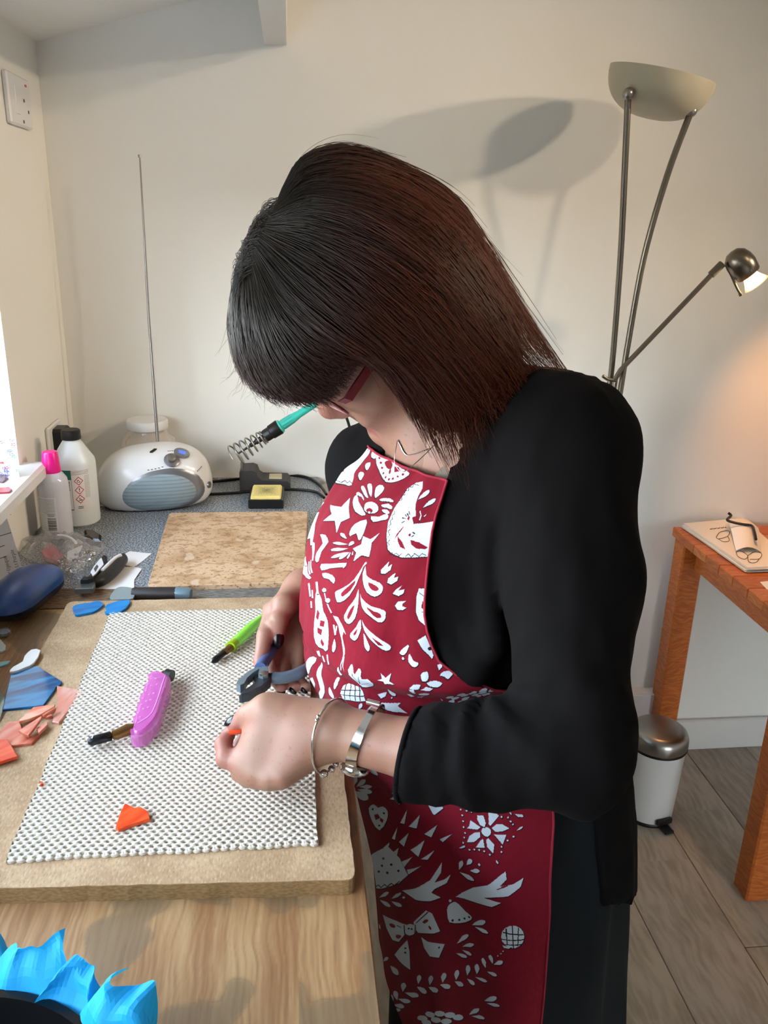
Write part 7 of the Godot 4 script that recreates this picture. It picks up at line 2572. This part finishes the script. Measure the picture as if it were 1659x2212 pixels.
	pg(img, 0, [1098,447,1099,450,1097,453,1094,456,1090,458,1086,458,1083,458,1081,456,1080,453,1082,450,1085,447,1089,445,1093,445,1096,445])
	pg(img, 0, [1122,450,1123,453,1121,456,1118,458,1114,460,1110,461,1106,460,1104,458,1104,456,1106,452,1109,450,1112,448,1117,447,1120,448])
	pg(img, 0, [1053,456,1054,459,1052,462,1049,465,1045,467,1041,468,1038,468,1036,466,1036,463,1037,460,1040,457,1044,455,1048,454,1051,455])
	pg(img, 0, [1077,461,1077,464,1075,467,1072,470,1068,472,1064,473,1061,472,1059,470,1059,467,1060,464,1063,461,1067,459,1071,459,1075,459])
	pg(img, 0, [1103,458,1104,461,1102,464,1099,466,1095,468,1091,469,1088,468,1086,466,1085,464,1087,461,1090,458,1094,456,1098,455,1101,456])
	pg(img, 0, [1043,470,1043,473,1041,476,1038,479,1034,481,1030,482,1027,482,1025,480,1025,477,1027,474,1030,471,1033,469,1037,468,1041,468])
	pg(img, 0, [1063,473,1064,476,1062,479,1059,482,1055,484,1051,485,1048,485,1046,483,1046,480,1047,477,1050,474,1054,472,1058,471,1061,472])
	pg(img, 0, [1089,473,1089,475,1088,478,1085,481,1081,483,1077,484,1073,483,1071,482,1071,479,1073,476,1076,473,1080,471,1084,470,1087,471])
	pg(img, 0, [1112,440,1113,443,1111,446,1108,449,1104,450,1100,451,1097,450,1095,448,1094,446,1096,443,1099,440,1103,438,1107,437,1110,438])
	pg(img, 0, [1011,465,1015,471,1017,470,1013,463])
	pg(img, 0, [1008,480,1015,475,1014,473,1007,477])
	pg(img, 0, [924,224,937,223,943,234,948,246,953,258,957,271,961,283,964,296,948,287,937,271,932,255,926,240])
	pg(img, 1, [943,248,949,252,954,266,945,261])
	pg(img, 2, [929,233,945,240,945,239,929,232])
	pg(img, 2, [949,270,957,270,957,269,949,269])
	pg(img, 0, [953,330,969,317,977,332,984,346,991,361,989,369,978,359,967,350,960,340])
	pg(img, 0, [983,346,983,348,981,349,979,348,977,346,978,344,980,343,982,344])
	pg(img, 2, [983,346,983,348,981,349,979,348,978,346,978,344,980,343,982,344])
	pg(img, 0, [868,491,882,489,895,487,909,485,921,484,915,490,927,497,939,503,924,503,908,504,885,502])
	pg(img, 0, [818,522,825,517,830,511,832,507,832,503,831,502,829,502,825,505,822,509,820,516])
	pg(img, 0, [841,516,850,511,859,506,863,500,866,496,866,494,864,494,859,495,854,500,848,507])
	pg(img, 0, [778,533,779,527,778,523,775,522,772,523,769,524,767,527,766,530,767,533,772,533])
	pg(img, 0, [537,848,528,878,527,887,528,882])
	pg(img, 0, [528,867,528,878,535,882,568,866,615,834,632,820,640,813,635,811,611,821,536,867])
	pg(img, 0, [784,703,793,695,805,689,813,690,818,694,820,700,818,705,807,709,794,711,786,709])
	pg(img, 0, [533,932,534,922,534,912,534,902,534,907,534,918,534,927])
	pg(img, 0, [533,938,542,918,534,912,542,898,535,898,527,902,535,898,534,907,534,912,534,927])
	pg(img, 0, [533,942,583,897,648,839,663,819,661,814,648,820,625,837,571,880,534,912,534,927])
	pg(img, 0, [615,879,672,834,709,804,726,786,734,775,734,772,727,775,711,786,687,807,655,839])
	pg(img, 0, [656,848,697,822,728,803,748,788,760,777,765,772,763,771,753,775,734,786,701,812])
	pg(img, 0, [623,880,674,850,711,830,736,813,752,800,758,793,757,790,747,792,727,803,687,832])
	pg(img, 0, [541,947,572,939,639,900,683,871,712,848,725,835,729,826,723,823,702,831,643,871])
	pg(img, 0, [541,947,525,972,524,982,524,987,532,982,524,987,524,982,540,962,541,958])
	pg(img, 0, [880,714,878,731,896,728,878,742,865,763,860,752,834,764,855,744,851,735,868,732])
	pg(img, 0, [710,874,732,849,753,831,764,828,773,828,786,817,798,808,809,806,816,810,814,824,805,844,785,875,759,905,735,912,716,908,706,894])
	pg(img, 1, [744,869,766,851,775,856,747,882])
	pg(img, 1, [776,855,790,852,782,867,771,867])
	pg(img, 2, [747,849,745,853,740,858,735,860,734,859,737,855,742,850,746,848])
	pg(img, 2, [802,825,800,828,796,832,793,833,792,831,794,828,798,825,801,824])
	pg(img, 2, [768,883,766,887,761,891,757,893,756,892,759,888,764,884,767,882])
	pg(img, 0, [946,716,965,718,982,725,984,730,978,735,968,746,957,756,953,755,951,748,945,731])
	pg(img, 0, [887,765,873,812,859,817])
	pg(img, 0, [919,768,907,809,885,813])
	pg(img, 0, [848,834,828,885,815,889])
	pg(img, 0, [884,830,862,882,844,880])
	pg(img, 0, [961,782,943,820,925,817])
	pg(img, 0, [926,832,916,858,905,886,883,878,906,854])
	pg(img, 0, [998,791,972,823,964,818])
	pg(img, 0, [951,849,930,883,912,889])
	pg(img, 0, [802,909,782,952,759,958])
	pg(img, 0, [840,899,820,945,799,946])
	pg(img, 0, [887,895,850,950,833,947])
	pg(img, 0, [911,908,862,963,860,949])
	pg(img, 0, [491,1222,629,1086,754,964,794,931,836,932,849,949,861,965,809,1031,753,1086,664,1176,455,1373,462,1322,476,1272])
	pg(img, 2, [755,994,751,1000,744,1007,738,1011,737,1009,741,1003,748,996,754,993])
	pg(img, 2, [730,1039,725,1046,716,1055,708,1060,706,1059,712,1051,721,1042,728,1037])
	pg(img, 2, [795,982,792,987,787,992,782,995,781,993,784,988,789,983,794,981])
	pg(img, 2, [677,1105,670,1114,656,1128,643,1139,640,1138,649,1127,664,1113,675,1104])
	pg(img, 2, [762,1034,759,1040,752,1047,745,1051,744,1049,748,1043,756,1036,761,1032])
	pg(img, 2, [825,979,822,984,818,988,814,990,813,988,816,984,820,979,824,977])
	pg(img, 2, [462,1358,469,1342,462,1348,455,1362])
	pg(img, 2, [469,1342,511,1320,538,1292,462,1348])
	pg(img, 2, [522,1309,615,1209,608,1214,501,1327])
	pg(img, 2, [599,1224,642,1195,652,1184,611,1211])
	pg(img, 2, [644,1192,705,1124,701,1126,638,1196])
	pg(img, 2, [695,1133,725,1115,731,1108,702,1124])
	pg(img, 2, [726,1114,769,1064,766,1064,722,1115])
	pg(img, 2, [762,1069,782,1061,786,1056,767,1063])
	pg(img, 2, [783,1060,818,1017,816,1017,780,1060])
	pg(img, 0, [523,1132,523,1137,531,1132,523,1142,531,1132,523,1137,523,1132,523,1128,531,1118,523,1122,531,1112,523,1122,531,1118,523,1128])
	pg(img, 0, [818,1046,885,987,933,936,958,892,967,876,963,905,944,939,972,919,989,899,976,928,942,958,932,973,957,976,926,1001,878,1028,850,1035])
	pg(img, 0, [997,956,1021,929,1044,906,1062,894,1080,883,1093,868,1107,852,1118,843,1120,861,1106,878,1133,872,1157,859,1150,879,1123,900,1097,907,1070,919,1089,918,1108,918,1087,935,1065,939,1042,944,1020,949])
	pg(img, 1, [1108,881,1123,876,1122,874,1108,879])
	pg(img, 1, [1122,874,1099,887,1099,889,1123,876])
	pg(img, 0, [1089,757,1088,762,1085,766,1081,769,1076,769,1072,767,1069,764,1068,759,1070,754,1073,750,1078,748,1082,748,1086,749,1089,753])
	pg(img, 0, [1063,724,1077,723,1080,740,1076,749,1067,746,1062,735])
	pg(img, 0, [1089,712,1101,714,1111,722,1089,744,1086,742])
	pg(img, 0, [1091,749,1103,740,1116,740,1130,749,1114,755,1099,756])
	pg(img, 0, [1095,762,1122,762,1113,784,1104,773])
	pg(img, 0, [1082,772,1095,785,1092,806,1079,793,1078,777])
	pg(img, 0, [1071,775,1074,796,1054,801,1064,783])
	pg(img, 0, [1065,762,1065,773,1051,789,1034,796,1041,777,1052,766])
	pg(img, 0, [1046,739,1067,750,1061,757,1036,761,1042,753])
	pg(img, 0, [1029,719,1028,720,1027,721,1025,721,1025,719,1026,717,1027,717,1029,717])
	pg(img, 0, [1031,732,1030,734,1028,735,1027,734,1026,733,1027,731,1029,730,1030,731])
	pg(img, 0, [1031,746,1030,748,1028,749,1027,748,1026,747,1027,745,1029,744,1030,744])
	pg(img, 0, [1030,760,1030,762,1028,763,1026,762,1026,761,1027,759,1028,758,1030,758])
	pg(img, 0, [1033,774,1032,775,1030,777,1029,776,1028,775,1029,773,1031,772,1032,772])
	pg(img, 0, [1030,786,1030,788,1028,789,1027,789,1026,787,1027,785,1028,784,1030,785])
	pg(img, 0, [1027,801,1026,803,1025,804,1023,804,1023,802,1023,800,1025,799,1027,800])
	pg(img, 0, [1042,812,1041,814,1039,815,1038,815,1037,813,1038,811,1039,810,1041,811])
	pg(img, 0, [1053,807,1052,809,1050,810,1049,809,1048,808,1049,806,1051,805,1052,805])
	pg(img, 0, [1064,804,1063,806,1062,807,1060,806,1059,805,1060,803,1062,802,1063,802])
	pg(img, 0, [1075,804,1074,806,1072,807,1071,806,1070,804,1071,803,1073,802,1074,802])
	pg(img, 0, [1087,809,1086,811,1085,812,1083,811,1082,810,1083,808,1085,807,1086,808])
	pg(img, 0, [1112,800,1111,802,1110,802,1108,802,1108,800,1108,798,1110,798,1111,798])
	pg(img, 0, [1112,789,1112,790,1110,791,1109,790,1108,789,1109,787,1110,786,1112,787])
	pg(img, 0, [1126,775,1125,776,1124,777,1122,776,1122,775,1122,773,1124,773,1126,773])
	pg(img, 0, [1140,767,1139,769,1137,769,1136,769,1135,767,1136,765,1138,765,1139,765])
	pg(img, 0, [1137,735,1136,737,1134,737,1133,736,1132,735,1133,733,1135,733,1136,734])
	pg(img, 0, [1132,726,1132,728,1130,728,1128,728,1128,726,1129,725,1131,724,1132,725])
	pg(img, 0, [1141,741,1140,743,1139,743,1137,743,1137,741,1138,740,1139,739,1141,740])
	pg(img, 0, [1065,713,1064,714,1063,715,1061,714,1061,713,1062,711,1063,711,1065,711])
	pg(img, 0, [1053,718,1053,720,1051,721,1049,720,1049,719,1050,717,1052,716,1053,717])
	pg(img, 0, [1043,718,1042,720,1040,721,1038,720,1038,719,1039,717,1041,716,1042,717])
	pg(img, 0, [1116,712,1115,713,1113,714,1112,713,1111,712,1112,710,1114,709,1115,710])
	pg(img, 0, [1118,725,1117,726,1116,727,1114,726,1114,725,1115,723,1116,722,1118,723])
	pg(img, 0, [1014,820,1020,818,1024,815,1028,812,1029,809,1029,808,1028,807,1026,808,1022,811,1018,815])
	pg(img, 0, [1098,819,1098,822,1098,825,1100,827,1101,828,1102,828,1102,827,1103,825,1102,823,1101,821])
	pg(img, 0, [1145,755,1150,754,1155,753,1159,751,1160,749,1161,748,1160,748,1157,748,1153,749,1149,752])
	pg(img, 0, [1135,715,1135,717,1136,720,1137,721,1138,722,1139,722,1139,721,1139,720,1139,718,1137,716])
	pg(img, 0, [1145,720,1164,724,1165,729,1153,728])
	pg(img, 0, [1011,878,1017,869,1022,861,1023,854,1022,850,1020,849,1018,850,1014,854,1011,860,1011,869])
	pg(img, 0, [1031,855,1038,850,1043,845,1045,841,1045,837,1043,835,1041,835,1037,836,1034,841,1032,848])
	pg(img, 0, [1038,866,1046,866,1053,865,1058,862,1061,858,1062,856,1060,854,1057,853,1051,854,1045,860])
	pg(img, 0, [1012,883,1022,887,1032,891,1040,890,1046,888,1048,886,1047,883,1043,880,1036,878,1024,880])
	pg(img, 0, [579,1291,639,1229,687,1181,713,1150,727,1133,729,1128,722,1133,702,1151,671,1184,628,1234])
	pg(img, 0, [592,1285,627,1263,658,1242,686,1219,707,1200,716,1190,718,1184,711,1186,691,1198,648,1234])
	pg(img, 0, [739,1142,767,1113,791,1089,805,1072,811,1062,812,1058,808,1060,798,1070,782,1086,762,1112])
	pg(img, 0, [736,1152,752,1146,768,1139,783,1129,795,1119,801,1112,802,1109,797,1107,786,1112,763,1129])
	pg(img, 0, [1064,840,1063,842,1061,844,1059,843,1058,841,1059,838,1061,837,1063,838])
	pg(img, 0, [828,1061,825,1066,819,1072,814,1075,813,1073,816,1067,822,1061,827,1058])
	pg(img, 0, [610,1322,748,1207,808,1167,801,1200,747,1283,691,1334,641,1342])
	pg(img, 0, [848,1123,881,1077,909,1038,927,1037,936,1060,944,1082,924,1100,895,1120,862,1146,848,1142])
	pg(img, 0, [854,1143,849,1156,839,1171,826,1187,812,1200,799,1208,791,1209,789,1201,795,1187,807,1169,822,1152,836,1140,847,1134,853,1136])
	pg(img, 0, [801,1224,753,1296,695,1384,752,1356,798,1333,801,1297,804,1261])
	pg(img, 0, [873,1150,898,1144,927,1128,953,1116,930,1173,898,1192,879,1180])
	pg(img, 1, [733,1244,727,1252,717,1262,705,1274,693,1284,683,1290,678,1292,679,1287,687,1278,698,1266,711,1255,722,1246,730,1241,734,1240])
	pg(img, 1, [912,1066,911,1069,909,1073,905,1078,900,1084,896,1088,892,1090,890,1090,890,1087,893,1083,897,1077,902,1071,906,1068,910,1066])
	pg(img, 1, [768,1243,765,1249,759,1257,751,1267,742,1276,733,1283,728,1286,726,1285,729,1278,736,1269,745,1259,755,1250,762,1244,767,1241])
	pg(img, 1, [916,1093,915,1095,913,1095,911,1094,909,1092,909,1090,909,1087,910,1085,912,1084,914,1084,916,1085,917,1086,918,1089,917,1091])
	pg(img, 2, [822,1168,819,1172,815,1177,812,1179,811,1178,813,1173,817,1169,821,1166])
	pg(img, 2, [837,1155,835,1160,831,1164,828,1166,827,1165,829,1160,833,1156,836,1154])
	pg(img, 2, [937,1135,936,1138,934,1141,931,1142,931,1140,932,1137,935,1134,937,1134])
	pg(img, 2, [790,1263,788,1267,783,1273,779,1276,778,1275,780,1270,785,1265,789,1262])
	pg(img, 2, [787,1282,784,1287,780,1292,776,1295,774,1294,777,1289,781,1284,785,1281])
	pg(img, 2, [792,1182,788,1217,793,1212,797,1177])
	pg(img, 2, [853,1127,842,1168,846,1165,857,1124])
	pg(img, 2, [747,1226,775,1206,778,1202,750,1221])
	pg(img, 2, [861,1116,916,1040,914,1039,859,1116])
	pg(img, 0, [973,995,980,983,988,975,995,971,1003,972,1012,977,1021,983,1032,986,1038,990,1035,998,1027,1008,1016,1018,1004,1027,988,1036,974,1040,970,1031,970,1017,970,1006])
	pg(img, 0, [986,972,984,976,981,979,978,979,977,976,979,972,982,970,985,970])
	pg(img, 2, [986,1028,985,1031,983,1033,980,1034,980,1032,981,1028,983,1026,986,1026])
	pg(img, 2, [1005,1017,1004,1020,1001,1022,999,1022,999,1020,1000,1017,1002,1015,1004,1015])
	pg(img, 2, [1020,1005,1019,1007,1017,1009,1015,1009,1014,1007,1015,1004,1018,1003,1020,1003])
	pg(img, 2, [1033,993,1032,996,1030,997,1028,997,1027,995,1028,993,1030,991,1032,991])
	pg(img, 0, [1036,1013,1048,1006,1060,998,1067,991,1071,984,1071,981,1069,979,1063,981,1055,987,1045,999])
	pg(img, 0, [1043,1013,1052,1015,1062,1017,1069,1015,1074,1013,1076,1010,1075,1008,1071,1005,1064,1005,1054,1008])
	pg(img, 0, [988,1096,1001,1083,1013,1070,1020,1060,1024,1052,1024,1048,1021,1049,1015,1053,1006,1063,997,1079])
	pg(img, 0, [1002,1098,1013,1091,1024,1085,1032,1077,1036,1071,1037,1068,1035,1067,1030,1069,1022,1074,1012,1085])
	pg(img, 0, [1001,1108,1008,1111,1015,1113,1021,1112,1025,1110,1027,1107,1027,1105,1024,1102,1019,1101,1010,1104])
	pg(img, 0, [982,1129,991,1131,999,1132,1006,1129,1011,1126,1013,1123,1013,1121,1010,1118,1003,1119,993,1123])
	pg(img, 0, [1155,1000,1152,1013,1145,1023,1134,1030,1123,1031,1113,1026,1106,1017,1105,1004,1108,990,1115,979,1125,972,1137,971,1147,977,1153,987])
	pg(img, 2, [1109,994,1153,996,1153,993,1109,991])
	pg(img, 2, [1105,1013,1154,1009,1154,1006,1105,1011])
	pg(img, 2, [1115,981,1116,1024,1118,1024,1118,980])
	pg(img, 2, [1129,972,1129,1031,1131,1030,1131,971])
	pg(img, 2, [1142,976,1139,1025,1141,1024,1144,976])
	pg(img, 2, [1112,1025,1147,1022,1147,1019,1112,1023])
	pg(img, 0, [1106,1028,1126,1028,1119,1034,1109,1034])
	pg(img, 0, [1109,1044,1108,1045,1107,1046,1105,1046,1105,1044,1106,1043,1107,1042,1108,1042])
	pg(img, 0, [1104,1053,1103,1054,1102,1055,1100,1055,1100,1053,1101,1052,1102,1051,1103,1051])
	pg(img, 0, [1096,1062,1096,1064,1094,1065,1093,1065,1093,1063,1093,1062,1095,1061,1096,1061])
	pg(img, 0, [1081,1094,1083,1085,1083,1077,1081,1072,1078,1070,1076,1071,1074,1073,1072,1078,1073,1084,1077,1089])
	pg(img, 0, [1083,1094,1091,1090,1099,1086,1103,1081,1105,1076,1105,1073,1103,1072,1099,1073,1094,1076,1089,1085])
	pg(img, 0, [1063,1120,1064,1110,1065,1100,1062,1094,1059,1092,1057,1093,1055,1096,1053,1101,1054,1108,1058,1115])
	pg(img, 0, [1065,1127,1072,1129,1079,1130,1084,1128,1088,1125,1089,1122,1088,1120,1086,1118,1080,1118,1073,1122])
	pg(img, 0, [1037,1158,1042,1146,1046,1134,1045,1127,1043,1123,1040,1123,1038,1126,1034,1132,1032,1140,1034,1149])
	pg(img, 0, [1031,1170,1041,1170,1050,1169,1057,1166,1062,1162,1064,1159,1063,1157,1059,1156,1052,1157,1042,1163])
	pg(img, 0, [1009,1182,1015,1169,1020,1157,1020,1149,1018,1145,1015,1145,1012,1147,1008,1154,1006,1163,1007,1173])
	pg(img, 0, [1007,1193,1012,1198,1017,1202,1022,1202,1027,1199,1029,1196,1029,1192,1028,1189,1024,1187,1016,1189])
	pg(img, 0, [975,1218,981,1204,986,1191,986,1184,984,1180,981,1181,978,1184,974,1191,971,1200,972,1209])
	pg(img, 0, [970,1224,975,1229,981,1233,987,1231,993,1227,995,1224,996,1220,994,1216,989,1214,980,1218])
	pg(img, 0, [934,1252,941,1237,947,1224,948,1216,946,1213,942,1213,938,1217,934,1225,930,1235,931,1244])
	pg(img, 0, [924,1265,932,1267,941,1267,949,1262,955,1256,957,1251,958,1247,954,1245,948,1246,936,1254])
	pg(img, 0, [886,1301,895,1283,902,1267,903,1259,900,1256,896,1257,892,1262,886,1272,882,1283,883,1293])
	pg(img, 0, [878,1314,887,1315,896,1315,906,1308,913,1301,916,1295,917,1290,914,1287,906,1289,893,1300])
	pg(img, 0, [831,1352,841,1332,849,1315,850,1308,847,1306,842,1308,837,1314,830,1325,826,1336,828,1345])
	pg(img, 0, [822,1370,832,1371,843,1370,854,1363,864,1353,868,1346,870,1341,867,1337,858,1339,841,1352])
	pg(img, 0, [740,1474,755,1447,767,1425,767,1418,760,1419,753,1425,744,1436,733,1452,727,1466,732,1472])
	pg(img, 0, [754,1460,775,1448,795,1436,811,1420,823,1407,828,1399,828,1394,821,1395,808,1404,783,1429])
	pg(img, 0, [684,1570,693,1547,698,1529,690,1530,678,1540,666,1552,655,1567,647,1583,647,1592,664,1583])
	pg(img, 0, [690,1557,719,1533,746,1510,766,1488,779,1472,784,1463,783,1460,774,1465,756,1481,726,1515])
	pg(img, 0, [637,1640,645,1618,649,1601,643,1600,631,1608,621,1619,612,1632,605,1640,606,1640,621,1640])
	pg(img, 0, [643,1634,673,1608,701,1582,722,1558,736,1539,741,1530,739,1527,729,1534,710,1552,679,1590])
	pg(img, 0, [634,1640,624,1640,617,1640,615,1640,605,1640,615,1640,624,1640])
	pg(img, 0, [634,1640,654,1640,677,1623,693,1603,704,1588,708,1581,706,1580,697,1587,681,1604,657,1634])
	pg(img, 0, [656,1640,646,1640,634,1640,646,1640])
	pg(img, 0, [1053,1227,1065,1218,1076,1209,1082,1200,1085,1193,1085,1189,1083,1188,1077,1191,1070,1198,1061,1212])
	pg(img, 0, [1058,1229,1068,1226,1078,1223,1085,1218,1090,1214,1091,1211,1090,1209,1085,1209,1078,1212,1068,1220])
	pg(img, 0, [1007,1311,1018,1299,1029,1287,1035,1277,1038,1269,1038,1265,1035,1265,1030,1270,1022,1279,1014,1294])
	pg(img, 0, [1015,1309,1026,1304,1037,1299,1046,1292,1051,1287,1052,1283,1050,1282,1045,1282,1037,1286,1026,1297])
	pg(img, 0, [530,1589,574,1539,607,1500,622,1479,627,1469,624,1468,615,1477,598,1496,575,1524,553,1556])
	pg(img, 0, [639,1485,649,1488,663,1487,683,1471,702,1453,713,1440,718,1429,718,1422,707,1425,677,1449])
	pg(img, 0, [546,1640,530,1640,523,1640,515,1640,523,1640,538,1640])
	pg(img, 0, [441,1522,441,1532,441,1543,441,1548,477,1517,513,1478,521,1462,512,1467,441,1532,441,1528])
	pg(img, 0, [864,1444,860,1452,853,1463,842,1475,830,1486,820,1494,814,1496,813,1493,817,1483,826,1471,838,1458,849,1448,858,1442,863,1440])
	pg(img, 0, [898,1396,895,1403,888,1413,879,1423,869,1431,860,1437,855,1438,854,1434,858,1426,865,1415,875,1405,885,1397,893,1392,897,1392])
	pg(img, 0, [935,1358,932,1365,926,1373,918,1381,910,1388,902,1392,897,1392,897,1388,900,1381,906,1372,915,1363,923,1357,930,1354,934,1354])
	pg(img, 0, [967,1339,964,1345,959,1352,952,1359,944,1364,938,1367,933,1366,933,1362,935,1356,941,1348,949,1341,956,1336,962,1334,966,1335])
	pg(img, 0, [990,1333,988,1338,983,1345,976,1351,969,1355,963,1357,959,1356,958,1352,961,1346,966,1339,973,1332,980,1328,986,1327,989,1328])
	pg(img, 0, [880,1443,877,1450,869,1461,859,1472,849,1482,839,1489,833,1490,832,1487,836,1478,845,1466,855,1454,866,1445,874,1439,879,1439])
	pg(img, 0, [920,1394,917,1401,910,1410,902,1419,893,1426,885,1431,880,1432,879,1428,882,1420,889,1411,898,1401,907,1394,914,1390,919,1390])
	pg(img, 0, [955,1370,952,1376,946,1383,939,1391,931,1397,924,1400,920,1400,919,1396,922,1389,928,1380,935,1373,943,1367,950,1365,954,1365])

# one printed motif: ice white, ground red or black line; white motifs carry a thin black key line
func pg(img: Image, c: int, a: Array) -> void:
	var p := v2(a)
	if c == 0:
		var m := Vector2.ZERO
		for q in p:
			m += q / p.size()
		var o := PackedVector2Array()
		for q in p:
			o.append(q + (q - m).normalized() * 1.3 + Vector2(0.7, 0.9))
		fill(img, o, Color(0.10, 0.04, 0.07))
	fill(img, p, [Color(0.78, 0.82, 0.86), Color(0.475, 0.05, 0.13), Color(0.12, 0.08, 0.10)][c])
